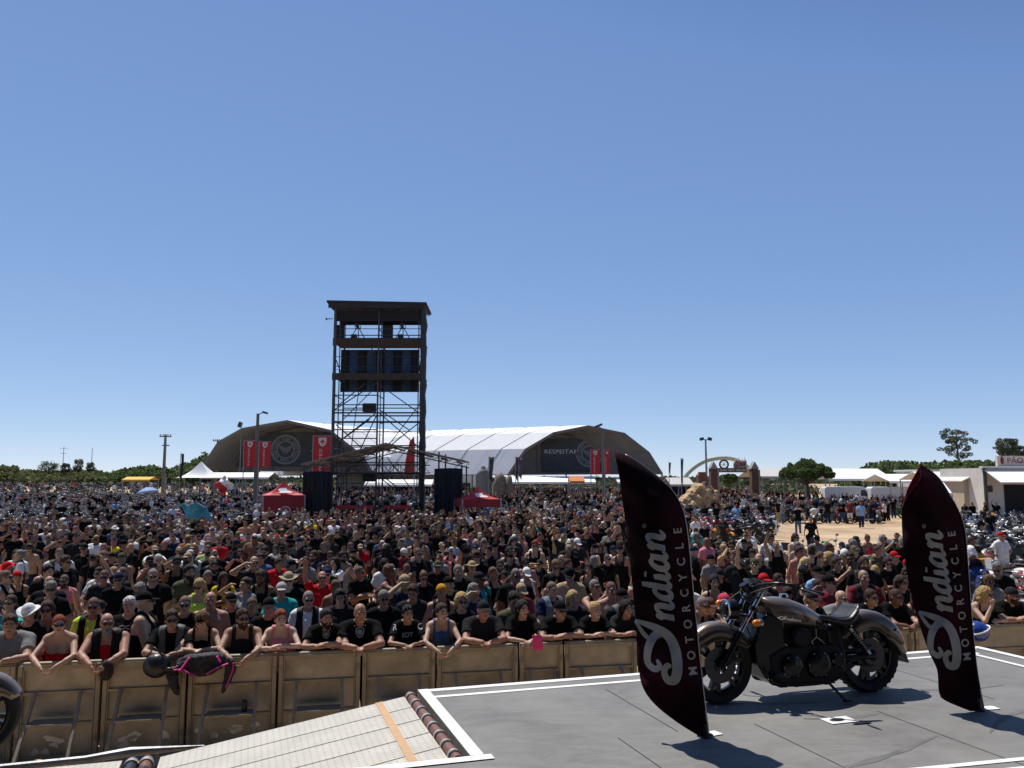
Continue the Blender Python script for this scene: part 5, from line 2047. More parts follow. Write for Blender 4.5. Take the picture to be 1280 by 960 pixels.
M_CONC = mat('weathered_pole', (.17, .155, .14), .85, var=.2, vscale=3)
po, z = pole(322.5, 517, 70, .20, 'tall grey light pole with one floodlight in front of the left arched tent', m=M_CONC)
MB().bar((0, 0, z - .1), (.55, 0, z + .15), .06).box((.6, 0, z + .08), (.42, .35, .16), (0, .3, 0)).build('flood_light', M_BLACK, po)
po, z = pole(754, 536, 80, .22, 'thick grey light pole with one floodlight in front of the right arched tent', m=M_CONC)
MB().bar((0, 0, z - .1), (-.5, 0, z + .25), .08).box((-.45, 0, z + .3), (.75, .4, .2), (0, -.4, 0)).build('flood_light', M_BLACK, po)
po, z = pole(882, 549, 75, .13, 'slim tall pole with two floodlights near the entrance gate')
for s in (-1, 1):
    MB().bar((0, 0, z - .1), (s * .3, 0, z), .05).box((s * .36, -.05, z + .02), (.34, .3, .26), (0, s * .25, 0)).build('flood_light', M_BLACK, po)
for (px, py, d, r, lab) in ((207, 543, 120, .28, 'tall concrete utility pole with cross arms left of the arched tent'), (272, 549, 150, .2, 'distant utility pole peeking over the left arched tent')):
    po, z = pole(px, py, d, r, lab, 'utility_pole', 'utility pole', M_CONC)
    for (dz, w) in ((.3, 1.7), (1.6, 1.0)):
        MB().box((.1 * (dz > 1), 0, z - dz), (w, .16, .16)).build('cross_arm', M_CONC, po)
    mb = MB()
    for s in (-.75, -.35, .35, .75):
        mb.lathe([(0, .28), (.05, .26), (.08, .12), (.05, .0)], (s, 0, z - .22), 'z', 8)
    mb.build('insulator', M_BLACK, po)
for (px, py, d, lab, arms) in ((80, 558, 260, 'thin distant antenna mast with cross bars above the left trees', 2), (115.5, 560, 260, 'thin plain distant antenna mast right of the cross barred one', 0)):
    po, z = pole(px, py, d, .14, lab, 'antenna_mast', 'antenna mast')
    for k in range(arms):
        MB().box((0, 0, z - .6 - k * 1.6), (2.6 - k * .6, .1, .1)).build('cross_bar', M_GREYSTEEL, po)
po, z = pole(302, 531, 113.5, .08, 'floodlight on a bracket above the left arched tent', 'roof_light', 'floodlight')
MB().box((-.1, -.3, z), (.5, .4, .7), (.3, .4, 0)).build('flood_light', M_BLACK, po)


# feather poles, flags
def flag(px, pytop, d, w, h, col, label, furled=True):
    po, z = pole(px, pytop, d, .05, label, 'flag_pole', 'flag')
    m = mat('flag_cloth_' + '_'.join(str(int(c * 100)) for c in col), col, .8, trans=.1)
    mb = MB().grid(lambda u, v: ((w * u * (1 - .45 * v)) * .6 + .05, .15 * math.sin(u * 6 + v * 4), z - .1 - h * v - .45 * u * v * (1 if furled else .1)), 10, 10)
    o_ = mb.build('flag_cloth', m, po, smooth=True)
    o_.modifiers.new('thickness', 'SOLIDIFY').thickness = .02
    return po


flag(226, 566, 95, .55, 2.6, (.03, .03, .05), 'dark flag on a thin pole in front of the white cone tent')
flag(611, 570, 85, .8, 2.2, (.06, .06, .06), 'dark flag hanging on a pole beside the stone statue')
flag(644.5, 570, 92, .6, 2.4, (.05, .035, .04), 'dark furled flag at the left foot of the right arched tent')
flag(648.5, 572, 90, .7, 1.9, (.10, .07, .12), 'purplish furled flag next to the dark furled one')
flag(851, 572, 90, .35, 2.6, (.03, .05, .10), 'leaning dark blue flag between right tent and gate')
flag(836, 577, 95, .3, 1.2, (.05, .05, .06), 'short dark flag pole right of the right arched tent')


def red_banner(px0, py0, px1, py1, d, label, big=False):
    a, c = at(px0, py0, d), at(px1, py1, d)
    w, h = c.x - a.x, a.z - c.z
    root = thing('banner', ((a.x + c.x) / 2, d, 0), label, 'banner', 'red banners with white lettering')
    MB().prism([(-w / 2, 0, c.z), (w / 2, 0, c.z), (w / 2, 0, a.z), (-w / 2, 0, a.z)], (0, .02, 0)).build('banner_cloth', mat('banner_red', (.55, .025, .025), .6, var=.06, trans=.12), root)
    MB().tube([(-w / 2 - .02, .04, 0), (-w / 2 - .02, .04, a.z + .05)], .04, 8).tube([(-w / 2, .04, a.z), (w / 2, .04, a.z)], .025, 6).build('banner_pole', M_GREYSTEEL, root)
    vs, fs = text_mesh('SAGRES', 1.0, 'LEFT')
    xm = max(v.x for v in vs)
    k = h * .66 / xm
    # seen from behind: the word climbs the banner in mirror writing
    mb = MB().add([(-.36 * k + v.y * k * 1.15 * (w / h) * 3.2 * .32, -.012, c.z + h * .05 + v.x * k) for v in vs], fs)
    mb.build('lettering', M_TXTW, root, fix=False)
    s = w * .22
    z0 = a.z - h * .13
    MB().prism([(x * s, -.012, z0 + z * s) for x, z in ((-1, 1), (1, 1), (1, -.2), (.6, -.9), (0, -1.3), (-.6, -.9), (-1, -.2))], (0, -.004, 0)).mat(1).box((0, -.02, z0), (s * 1.1, .004, s * .3)).box((0, -.024, z0), (s * .3, .004, s * 1.1)).build('shield', [M_TXTW, MATS['banner_red']], root)
    return root


red_banner(305.5, 551, 319, 584, 68, 'small red banner with mirrored white lettering, left of the light pole')
red_banner(324.5, 552, 337.5, 584, 68, 'small red banner with mirrored white lettering, right of the light pole')
red_banner(392, 545, 413.5, 600, 58, 'large red banner with a white shield beside the scaffold tower')
red_banner(738.5, 562, 750, 592.5, 78, 'small red banner left of the thick light pole on the right')
red_banner(755.5, 562, 762.5, 592.5, 78, 'narrow red banner right of the thick light pole, beside the feather flag')
# red feather banner behind the tower
d = 62
pp = [(512, 552), (517, 546), (518.5, 560), (517, 594), (505, 594), (507, 575)]
vs = [at(*q, d) for q in pp]
base_ = Vector((at(518, 594, d).x, d, 0))
ro = thing('feather_banner', base_, 'red feather banner seen through the right bay of the scaffold tower', 'banner')
MB().prism([v - base_ for v in vs], (0, .03, 0)).build('banner_cloth', MATS['banner_red'], ro)
MB().tube([Vector((0, .05, 0)), at(518, 560, d) - base_ + Vector((0, .05, 0)), at(517, 546, d) - base_ + Vector((0, .05, 0))], .04, 6).build('banner_pole', M_GREYSTEEL, ro)


# ---------------------------------------------------------------- gazebos, cones, awnings, parasol
def gazebo(pxc, pyap, pye, w_px, d, label, skirt=True):
    e = at(pxc, pye, d)
    ap_ = at(pxc, pyap, d)
    w = w_px * d / F
    hw = w / 2
    root = thing('gazebo', (e.x, d + hw * .6, 0), label, 'gazebo', 'red gazebos by the tower')
    mb = MB()
    cs = [Vector((-hw, -hw * .6, e.z)), Vector((hw, -hw * .6, e.z)), Vector((hw, hw * .8, e.z)), Vector((-hw, hw * .8, e.z))]
    A = Vector((0, 0, ap_.z))
    rz_ = .35
    for k in range(4):
        p, q = cs[k], cs[(k + 1) % 4]
        mb.grid(lambda u, v, p=p, q=q: (p.lerp(q, u)).lerp(A, v) - Vector((0, 0, .25 * math.sin(math.pi * v) * .6 + .08 * math.sin(math.pi * u) * (1 - v))), 8, 8)
    rf_ = mb.build('roof', M_RED, root, smooth=60)
    rf_.rotation_euler.z = rz_
    mb = MB()
    p, q = cs[0], cs[1]
    for (u0, v0, u1, v1) in ((.28, .25, .72, .62),):
        mb.grid(lambda u, v: (p.lerp(q, u0 + (u1 - u0) * u + .08 * math.sin(6 * v))).lerp(A, v0 + (v1 - v0) * v) - Vector((0, 0, .25 * math.sin(math.pi * (v0 + (v1 - v0) * v)) * .6)) + Vector((0, -.03, .05)), 8, 8)
    mb.build('painted_glare', M_WHITE, rf_, fix=False)  # glare on the roof, painted as a white patch over the red
    for k in range(4):
        l_ = MB().bar((cs[k].x, cs[k].y, 0), (cs[k].x, cs[k].y, e.z), .07).build('leg', M_GREYSTEEL, root)
        l_.rotation_euler.z = rz_
    mb = MB()
    hgt = e.z - .05 if skirt else .45
    for k in ((0, 3) if skirt else (0, 1, 2, 3)):
        p, q = cs[k], cs[(k + 1) % 4]
        mb.prism([p, q, q - Vector((0, 0, hgt)), p - Vector((0, 0, hgt))], (0, .02, 0) if k in (0, 2) else (.02, 0, 0))
    s_ = mb.build('side_sheet', mat('dark_red_canvas', (.26, .012, .02), .7, var=.1), root)
    s_.rotation_euler.z = rz_
    if skirt:
        mb = MB()
        mb.lathe([(.28, 0), (.24, 0)], (0.1, cs[0].y - .03, e.z - .9), 'y', 20)
        mb.box((.1, cs[0].y - .03, e.z - .9), (.3, .01, .08)).box((.1, cs[0].y - .035, e.z - .9), (.08, .01, .3))
        o_ = mb.build('round_badge', M_TXTW, root, fix=False)
        o_.rotation_euler.z = rz_
    return root


gazebo(350, 601.5, 619, 50, 47, 'red gazebo with closed dark red sides left of the black drape')
gazebo(597, 608.5, 624, 50, 46, 'red gazebo with open sides right of the black drape', False)
# white cone marquee at the left
d = 100
apx, ev = at(240, 576, d), at(240, 597, d)
cm = thing('cone_marquee', (apx.x, d + 3, 0), 'white pointed marquee left of the big arched tent', 'tent')
hw = 34 * d / F
mb = MB()
for k in range(4):
    cs = [Vector((-hw, -hw * .7, ev.z)), Vector((hw, -hw * .7, ev.z)), Vector((hw, hw, ev.z)), Vector((-hw, hw, ev.z))]
    p, q = cs[k], cs[(k + 1) % 4]
    mb.grid(lambda u, v, p=p, q=q: p.lerp(q, u).lerp(Vector((0, 0, apx.z)), v) - Vector((0, 0, .9 * math.sin(math.pi * v) * .8)), 6, 10)
mb.build('roof', M_CANVAS, cm, smooth=60)
for q in cs:
    MB().bar((q.x, q.y, 0), (q.x, q.y, ev.z), .12).build('leg', M_GREYSTEEL, cm)


def low_tent(px0, px1, py_r, py_e, d, depth_, label, m=M_CANVAS, group='low white tents and awnings'):
    a, c = at(px0, py_e, d), at(px1, py_e, d)
    zr = at(px0, py_r, d).z
    w = c.x - a.x
    root = thing('low_tent', ((a.x + c.x) / 2, d, 0), label, 'tent', group)
    mb = MB()
    mb.prism([(-w / 2, 0, a.z), (w / 2, 0, a.z), (w / 2, depth_ / 2, zr), (-w / 2, depth_ / 2, zr)], (0, 0, .06))
    mb.prism([(-w / 2, depth_, a.z), (w / 2, depth_, a.z), (w / 2, depth_ / 2 + .01, zr), (-w / 2, depth_ / 2 + .01, zr)], (0, 0, .06))
    mb.build('roof', m, root)
    MB().box((0, -.03, a.z - .08), (w, .04, .2)).build('valance', m, root)
    for k in range(4):
        for y in (.1, depth_ - .1):
            MB().bar((-w / 2 + .1 + (w - .2) * k / 3, y, 0), (-w / 2 + .1 + (w - .2) * k / 3, y, a.z), .09).build('leg', M_GREYSTEEL, root)
    return root


low_tent(250, 336, 591, 597, 106, 5, 'low white awning under the left arched tent')
low_tent(640, 745, 596, 603, 104, 5, 'low white awning under the right arched tent')
low_tent(772, 800, 597, 603, 104, 5, 'short white awning at the right foot of the right arched tent')
low_tent(712, 731, 595.5, 602, 99, 3, 'small orange awning under the right arched tent', mat('orange_canvas', (.55, .18, .04), .7))
low_tent(152, 187, 596.5, 600, 108, 3, 'flat yellow awning in front of the left trees', mat('yellow_canvas', (.70, .40, .03), .7))
low_tent(455, 540, 600, 606, 100, 4, 'white awning behind the scaffold tower')
# parasol, towel, held flag
p = at(185, 611, 88)
pr_ = thing('parasol', (p.x, 88, 0), 'pale blue tilted parasol over the far motorcycles at the left', 'parasol')
MB().tube([(0, 0, 0), (0, 0, p.z - .3)], .03, 6).build('pole', M_GREYSTEEL, pr_)
mb = MB().grid(lambda u, v: (1.15 * v * math.cos(2 * math.pi * u), 1.15 * v * math.sin(2 * math.pi * u), p.z + .15 - .55 * v * v + .15 * v * math.cos(2 * math.pi * u)), 16, 5)
o_ = mb.build('canopy', mat('pale_blue_cloth', (.30, .44, .70), .7, trans=.2), pr_, smooth=50)
o_.modifiers.new('thickness', 'SOLIDIFY').thickness = .01
p = at(239, 641, 31)
mb = MB().grid(lambda u, v: (-.5 + 1.0 * u + .15 * v, .12 * math.sin(u * 9 + v * 3) + .4 * v, .30 - .5 * v * v + .06 * math.sin(u * 12) - .25 * (u - .5) ** 2), 20, 14)
o_ = mb.build('beach_towel', mat('turquoise_towel', (.03, .28, .50), .8, col2=(.10, .42, .62), vscale=4), smooth=True, loc=p)
o_.modifiers.new('thickness', 'SOLIDIFY').thickness = .012
tag(o_, 'bright turquoise towel spread over heads in the left crowd', 'towel')
p = at(288, 630, 88)
fl = thing('hand_flag', (p.x, 87, 0), 'red and white flag waving on a slanted stick left of the red gazebo', 'flag')
a, c = at(288, 633, 87) - Vector((p.x, 87, 0)), at(281, 595, 87) - Vector((p.x, 87, 0))
MB().tube([a, c], .035, 6).build('stick', M_GREYSTEEL, fl)
q = [at(*w_, 87) - Vector((p.x, 87, 0)) for w_ in ((280, 594), (292, 606), (279, 620), (268, 607))]
mb = MB()
g0 = len(mb.f)
mb.grid(lambda u, v: q[0].lerp(q[1], u).lerp(q[3].lerp(q[2], u), v) + Vector((0, .2 * math.sin(u * 8 + v * 5), 0)), 12, 12)
mb.m = [1 if (i // 12) >= 6 else 0 for i in range(len(mb.f))]
o_ = mb.build('flag_cloth', [M_WHITE, MATS['banner_red']], fl, smooth=True)
o_.modifiers.new('thickness', 'SOLIDIFY').thickness = .015

# ---------------------------------------------------------------- statue, sand sculpture, gate, arch
p = at(604, 605, 90)
st_ = thing('statue', (p.x, 90, 0), 'grey stone statue of a standing figure in front of the white tent wall', 'statue')
g = SDF((-1.2, -1.0, -.1), (1.2, 1.0, 6.8), .07)
H0 = at(604, 581, 90).z
for a, b_, r1, r2 in (((0, 0, 0), (0, 0, H0 * .45), .62, .55), ((0, 0, H0 * .45), (0, 0, H0 * .80), .5, .62), ((-.5, 0, H0 * .78), (.5, 0, H0 * .78), .28, .28), ((-.62, 0, H0 * .76), (-.66, -.1, H0 * .5), .2, .16), ((.62, 0, H0 * .76), (.5, -.35, H0 * .55), .2, .15), ((0, 0, H0 * .82), (0, -.05, H0 * .93), .18, .25)):
    g.cone(a, b_, r1, r2, .12)
V, Q = g.nets()
link('stone_body', np_mesh('stone_body', V, Q, [mat('grey_stone', (.20, .20, .19), .9, var=.2, vscale=3, bump=.5, bscale=6)]), st_)
for k, (px, py) in enumerate(((570 + 55, 593), (623 + 13, 596))):
    p = at(px, py, 95)
    w_ = thing('carved_boulder', (p.x, 95, 0), ('rough brown boulder', 'small rough brown boulder')[k] + ' between the statue and the right arched tent', 'boulder')
    mb = MB().ell((0, 0, p.z * .5), (.9 - .3 * k, .8, p.z * .55), 14, 10)
    mb.v = [(x * (1 + .15 * math.sin(z * 5 + x * 7)), y, z + .12 * math.sin(x * 9)) for x, y, z in mb.v]
    mb.build('boulder', mat('brown_rock', (.22, .17, .12), .9, var=.3, vscale=2), w_, smooth=True)

M_SCULP = mat('packed_sand', (.46, .31, .17), .95, var=.25, vscale=1.5, bump=.8, bscale=5)
d = 66
p = at(876, 622, d)
sc2 = thing('sand_sculpture', (p.x, d, 0), 'big carved sand castle mound with a brown block on its top', 'sand sculpture')
g = SDF((-2.9, -1.9, -.1), (2.9, 1.9, 4.2), .075)
zt_ = at(876, 603, d).z
for (x, z, rx, rz) in ((0, .5, 2.5, 1.0), (-.2, 1.3, 2.0, .9), (.1, 2.0, 1.35, .8), (-1.3, 1.0, .9, .7), (1.4, .9, .9, .7), (0, 2.6, .7, .6)):
    g.ell((x, .2, z), (rx, 1.3, rz * zt_ / 3.2), .25)
X, Y, Z = g.coords()
g.f = g.f + (np.sin(X * 6) * np.sin(Z * 7 + 1) * .13 + np.sin(X * 13 + Z * 4) * np.sin(Z * 15 + Y * 6) * .06 + (np.sin(Z * 9) > .5) * .05 + 0 * Y).astype(np.float32)
for k in range(7):
    g.carve((-1.8 + k * .6, -1.05 + .1 * abs(k - 3), .85 + .25 * (k % 2)), (.15, .35, .32), .05)
V, Q = g.nets()
link('sand_mound', np_mesh('sand_mound', V, Q, [M_SCULP]), sc2)
zc = at(878, 609, d).z
MB().box((.12, 0, zc + .35), (.75, .6, 1.3), (0, 0, .2)).box((.12, 0, zc + 1.05), (.55, .5, .3)).build('carved_block', mat('brown_block', (.20, .085, .05), .85, var=.3, vscale=3), sc2, bevel=.06)
# entrance gate
d = 92
gp = at(912, 600, d)
gate = thing('entrance_gate', (gp.x, d, 0), 'brown entrance gate with two towers, a wheel and a crown of blocks on its beam', 'gate')
M_GB = mat('painted_brick_board', (.16, .07, .045), .8, col2=(.09, .05, .04), vscale=3)
M_GREY2 = mat('grey_board', (.30, .28, .25), .8, var=.15)


def gx(px):
    return at(px, 600, d).x - gp.x


def gz(py):
    return at(912, py, d).z


for (xa, xb) in ((887.5, 895.5), (938.5, 946.5)):
    mb = MB().box(((gx(xa) + gx(xb)) / 2, 0, gz(586) / 2), (gx(xb) - gx(xa), 1.0, gz(586)))
    t_ = mb.build('gate_tower', M_GB, gate)
    mb = MB().prism([(gx(xa) - .1, -.55, gz(586)), (gx(xb) + .1, -.55, gz(586)), ((gx(xa) + gx(xb)) / 2, -.55, gz(577))], (0, 1.1, 0))
    mb.build('tower_cap', M_GREY2, t_)
    MB().box(((gx(xa) + gx(xb)) / 2 + .45, .1, gz(586) / 2), (.25, 1.1, gz(586) - .2)).build('tower_side', M_GREY2, t_)
mb = MB().box((0, 0, (gz(585) + gz(590.5)) / 2), (gx(938) - gx(896), .6, gz(585) - gz(590.5)))
bm_ = mb.build('gate_beam', mat('brown_beam', (.14, .10, .075), .8, var=.2, vscale=2), gate)
mb = MB()
for k in range(22):
    if k in (6, 11):
        continue
    mb.box((gx(898) + (gx(936) - gx(898)) * k / 21, -.31, gz(587.8)), (.09 + .03 * (k % 3), .02, .22))
mb.build('worn_lettering', mat('cream_board', (.5, .45, .36), .8), bm_)
wl_ = MB().lathe([(.50, -.08), (.56, 0), (.50, .08), (.40, .06), (.40, -.06)], (gx(905.5), 0, gz(580.5)), 'y', 28, closed=True)
wl_.build('wheel_tyre', M_RUBBER, gate, smooth=40)
mb = MB().lathe([(.37, -.03), (.40, -.03), (.40, .03), (.37, .03)], (gx(905.5), 0, gz(580.5)), 'y', 24, closed=True)
for k in range(8):
    a_ = k * math.pi / 4
    mb.bar((gx(905.5), 0, gz(580.5)), (gx(905.5) + .38 * math.cos(a_), 0, gz(580.5) + .38 * math.sin(a_)), .04)
mb.build('wheel_rim', mat('ochre_metal', (.42, .33, .12), .5, .3), gate)
mb = MB()
for k in range(9):
    mb.ell((gx(919) + k * .145, .05 * math.sin(k * 3), gz(581) + .25 * abs(math.sin(k * 1.7))), (.16, .22, .36), 8, 6)
mb.box((gx(925.5), 0, gz(584)), (gx(933) - gx(918), .5, .25))
mb.build('heaped_skulls', mat('bone_and_red', (.42, .33, .26), .8, col2=(.22, .05, .04), vscale=4), gate, smooth=50)
mb = MB()
for k, dx in enumerate((.1, .35, .75, 1.0)):
    mb.tube([(gx(920) + dx, 0, gz(580)), (gx(920) + dx + .05, 0, gz(573 - (k % 2) * 2))], [.06, .01], 6)
mb.build('spikes', mat('red_spike', (.35, .06, .05), .7), gate)
# painted half-round arch behind the gate
d2 = 105
ac = at(905, 600, d2)
ar = thing('painted_arch', (ac.x, d2, 0), 'pale painted half round arch rising behind the entrance gate', 'arch')
pts = [at(px, py, d2) - Vector((ac.x, d2, 0)) for px, py in ((852, 606), (857, 595), (867, 585), (880, 577), (893, 573.5), (907, 572.5), (920, 575), (932, 582), (942, 592), (950, 606))]
pts = [Vector(q) for q in catmull([tuple(q) for q in pts], 6)]
MB().tube(pts, .27, 10).build('arch_tube', mat('faded_painted_tube', (.60, .56, .42), .7, col2=(.30, .44, .34), vscale=.45), ar, smooth=50)

# ---------------------------------------------------------------- tents, vans and buildings on the right
low_tent(952, 1033, 585, 596, 96, 10, 'grey white tent behind the umbrella pine', mat('greyish_canvas', (.52, .49, .45), .8))
low_tent(1036, 1116, 586, 599, 98, 8, 'bright white tent over the parked vans')
low_tent(1112, 1160, 593, 602, 88, 7, 'white tent left of the right feather flag')
low_tent(1160, 1216, 590, 600, 80, 6, 'white tent roof right of the right feather flag')
lo = low_tent(838, 868, 597.5, 606, 100, 6, 'small grey tent between right arched tent and the gate', MATS['greyish_canvas'])
MB().box((0, 4, 1.3), (6.5, .2, 2.6)).build('dark_back', M_BLACKCLOTH, lo)


def van(px, py, d, label):
    p = at(px, py, d)
    root = thing('delivery_van', (p.x, d, 0), label, 'van', 'white vans under the right tents')
    prof = [(-2.7, .45), (-2.7, 2.35), (-2.5, 2.5), (1.25, 2.5), (1.6, 2.35), (2.25, 1.45), (2.9, 1.2), (3.0, .9), (3.0, .45)]
    MB().prism([(x, -.95, z) for x, z in prof], (0, 1.9, 0)).build('body', mat('van_white', (.72, .72, .72), .35, coat=.3), root, bevel=.06)
    MB().prism([(x, -.972, z) for x, z in ((1.05, 1.5), (1.1, 2.15), (1.5, 2.15), (2.0, 1.5))], (0, .02, 0)).prism([(1.70, -.85, 2.24), (2.26, -.85, 1.5), (2.26, .85, 1.5), (1.70, .85, 2.24)], (.03, 0, .03)).build('window', mat('van_glass', (.02, .025, .03), .1), root)
    MB().box((3.0, 0, .62), (.12, 1.85, .36)).build('bumper', M_BLACK, root)
    for (x, y) in ((-1.7, -.9), (-1.7, .9), (2.0, -.9), (2.0, .9)):
        MB().lathe([(0, -.12), (.2, -.12), (.34, -.10), (.36, 0), (.34, .10), (0, .12)], (x, y, .36), 'y', 20).build('wheel', M_RUBBER, root, smooth=40)
    for s in (-.65, .65):
        MB().ell((2.98, s, .98), (.06, .18, .13), 10, 6).build('headlight', M_LAMPG, root, smooth=True)
    root.rotation_euler.z = -.12
    return root


van(1060, 610, 92, 'white delivery van under the bright white tent')
van(1118, 611, 90, 'second white delivery van, further right under the tent edge')
# sheds
M_WALL = mat('cream_wall', (.66, .62, .55), .85, var=.12, vscale=.8)
M_ROOF = mat('pale_metal_roof', (.60, .58, .53), .5, .2, var=.08)
d = 92
x0, x1 = at(1160, 600, d).x, at(1234, 600, d).x
sh = thing('long_shed', ((x0 + x1) / 2, d + 4, 0), 'long low cream shed with a pale flat roof behind the right feather flag', 'shed')
hh = at(1200, 589, d).z
MB().box((0, 0, hh / 2), (x1 - x0, 7, hh)).build('wall', M_WALL, sh)
MB().box((0, -.2, hh + .1), (x1 - x0 + .5, 7.8, .2)).build('roof', M_ROOF, sh)
d = 62
x0, x1 = at(1204, 600, d).x, at(1229, 600, d).x
s2 = thing('gabled_hut', ((x0 + x1) / 2, d, 0), 'small cream hut with a gabled roof and a yellow notice', 'hut')
w = x1 - x0
he, ha = at(1215, 601, d).z, at(1215, 594.5, d).z
MB().prism([(-w / 2, 0, 0), (w / 2, 0, 0), (w / 2, 0, he), (0, 0, ha), (-w / 2, 0, he)], (0, 4, 0)).build('wall', mat('sandy_wall', (.50, .42, .30), .85, var=.1), s2)
for s in (-1, 1):
    MB().prism([(0, -.3, ha + .02), (s * (w / 2 + .25), -.3, he - .08), (s * (w / 2 + .25), 4.2, he - .08), (0, 4.2, ha + .02)], (0, 0, .08)).build('roof', M_ROOF, s2)
MB().box((.1, -.02, at(1215, 608, d).z), (.38, .03, .42)).build('notice', mat('ochre_notice', (.42, .27, .05), .8), s2)
p = at(1190, 612, 58)
aw = thing('slanted_awning', (p.x, 58, 0), 'white slanted awning sheet right of the right feather flag', 'awning')
q = [at(*k, 58) - Vector((p.x, 58, 0)) for k in ((1170, 603), (1203, 604), (1190, 617), (1168, 617))]
MB().prism([q[0] + Vector((0, 2.5, 0)), q[1] + Vector((0, 2.5, 0)), q[2], q[3]], (0, 0, .05)).build('sheet', M_CANVAS, aw)
for k in (q[2], q[3]):
    MB().bar((k.x, k.y, 0), (k.x, k.y, k.z), .06).build('leg', M_GREYSTEEL, aw)
d = 60
x0, x1 = at(1229, 600, d).x, at(1330, 600, d).x
bk = thing('snack_building', ((x0 + x1) / 2, d, 0), 'cream snack building at the right edge with a lettered sign board and white awning', 'building')
w = x1 - x0
hw_ = at(1250, 585, d).z
zs0, zs1 = at(1260, 585, d).z, at(1260, 571.5, d).z
MB().box((0, 3, hw_ / 2), (w, 6, hw_)).build('wall', M_WALL, bk)
MB().box((0, -.05, hw_ + .06), (w + .3, .5, .14)).build('cornice', M_WALL, bk)


def bx_(px):
    return at(px, 600, d).x - (x0 + x1) / 2


sb = MB().box(((bx_(1250) + bx_(1330)) / 2, .3, (zs0 + zs1) / 2 + .1), (bx_(1330) - bx_(1250), .25, zs1 - zs0)).build('sign_board', mat('cream_sign', (.62, .55, .48), .7), bk)
vs, fs = text_mesh('PÃO', .55, 'LEFT')
MB().add([(bx_(1262) + v.x * 1.1, .165, zs0 + .35 + v.y) for v in vs], fs).build('sign_lettering', mat('dark_red_letter', (.22, .03, .03), .7), sb, fix=False)
vs, fs = text_mesh('COM', .26, 'LEFT')
MB().add([(bx_(1272.5) + v.x, .165, zs0 + .36 + v.y) for v in vs], fs).build('sign_lettering', MATS['dark_red_letter'], sb, fix=False)
MB().ell((bx_(1256), .16, zs0 + .55), (.13, .03, .28), 10, 7).ell((bx_(1255.4), .16, zs0 + .92), (.08, .03, .09), 8, 6).build('sign_emblem', MATS['dark_red_letter'], sb)
mb = MB().box(((bx_(1230) + bx_(1330)) / 2, -1.0, at(1250, 594.5, d - 1).z), (bx_(1330) - bx_(1230), 2.4, .07), (.42, 0, 0))
mb.build('awning', M_CANVAS, bk)
MB().box((bx_(1236), -.03, at(1236, 611, d).z), (.42, .06, .46)).build('window', M_BLACK, bk)
MB().box(((bx_(1254) + bx_(1330)) / 2, -.03, 1.5), (bx_(1330) - bx_(1254), .06, 2.9)).build('dark_opening', M_BLACKCLOTH, bk)
MB().box(((bx_(1256) + bx_(1330)) / 2, -.4, .55), (bx_(1330) - bx_(1256), .6, 1.0)).build('counter', mat('grey_green_board', (.13, .15, .13), .8), bk)
MB().bar((bx_(1230.5), -.1, 0), (bx_(1230.5), -.1, hw_), .16).build('drain_pipe', M_STEEL, bk)
p = ground(1221, 640)
o_ = thing('freezer_box', (at(1221, 622, 52).x, 52, 0), 'white and red chest freezer in front of the gabled hut', 'freezer')
MB().box((0, 0, .6), (1.0, .7, 1.2)).build('body', M_WHITE, o_, bevel=.03)
MB().box((.78, 0, .55), (.5, .6, 1.1)).build('red_cooler', M_RED, o_, bevel=.04)

# ---------------------------------------------------------------- trees
M_LEAF = mat('pine_foliage', (.125, .165, .048), .85, col2=(.07, .10, .03), vscale=.9, trans=.35)
M_LEAFD = mat('dark_pine_foliage', (.115, .135, .07), .85, col2=(.06, .078, .042), vscale=.9, trans=.3)
M_LEAFB = mat('scrub_foliage', (.20, .20, .075), .9, col2=(.10, .12, .045), vscale=.22, trans=.35)
M_BARK = mat('pine_bark', (.10, .07, .05), .9, var=.3, vscale=5)


def leaves(clumps, n, size, seed, flat=.6):
    """clumps: (x, y, z, rx, ry, rz); leaf-sized tufts spread over and inside each clump"""
    rg = np.random.default_rng(seed)
    V, Fs = [], []
    vol = np.array([(c[3] * c[4] + c[3] * c[5] + c[4] * c[5]) for c in clumps])
    ns = np.maximum(1, (n * vol / vol.sum())).astype(int)
    for c, k in zip(clumps, ns):
        dirs = rg.normal(size=(k, 3))
        dirs /= np.linalg.norm(dirs, axis=1)[:, None]
        rad = rg.uniform(.55, 1.06, size=(k, 1)) ** .6
        P0 = np.array(c[:3]) + dirs * rad * np.array(c[3:])
        a = rg.normal(size=(k, 3)); a /= np.linalg.norm(a, axis=1)[:, None]
        b_ = np.cross(a, rg.normal(size=(k, 3))); b_ /= np.linalg.norm(b_, axis=1)[:, None]
        s = size * rg.uniform(.5, 1.3, size=(k, 1))
        V.append(np.stack([P0 - a * s - b_ * s * flat, P0 + a * s - b_ * s * flat * .5, P0 + a * s * .7 + b_ * s * flat, P0 - a * s * .8 + b_ * s * flat * .8], 1))
    V = np.concatenate(V).reshape(-1, 3)
    Q = np.arange(len(V)).reshape(-1, 4)
    return V, Q


def crown(name, clumps, n, size, seed, m, parent):
    V, Q = leaves(clumps, n, size, seed)
    me = np_mesh(name, V, Q, [m])
    me.polygons.foreach_set('use_smooth', np.zeros(len(Q), bool))
    return link(name, me, parent)


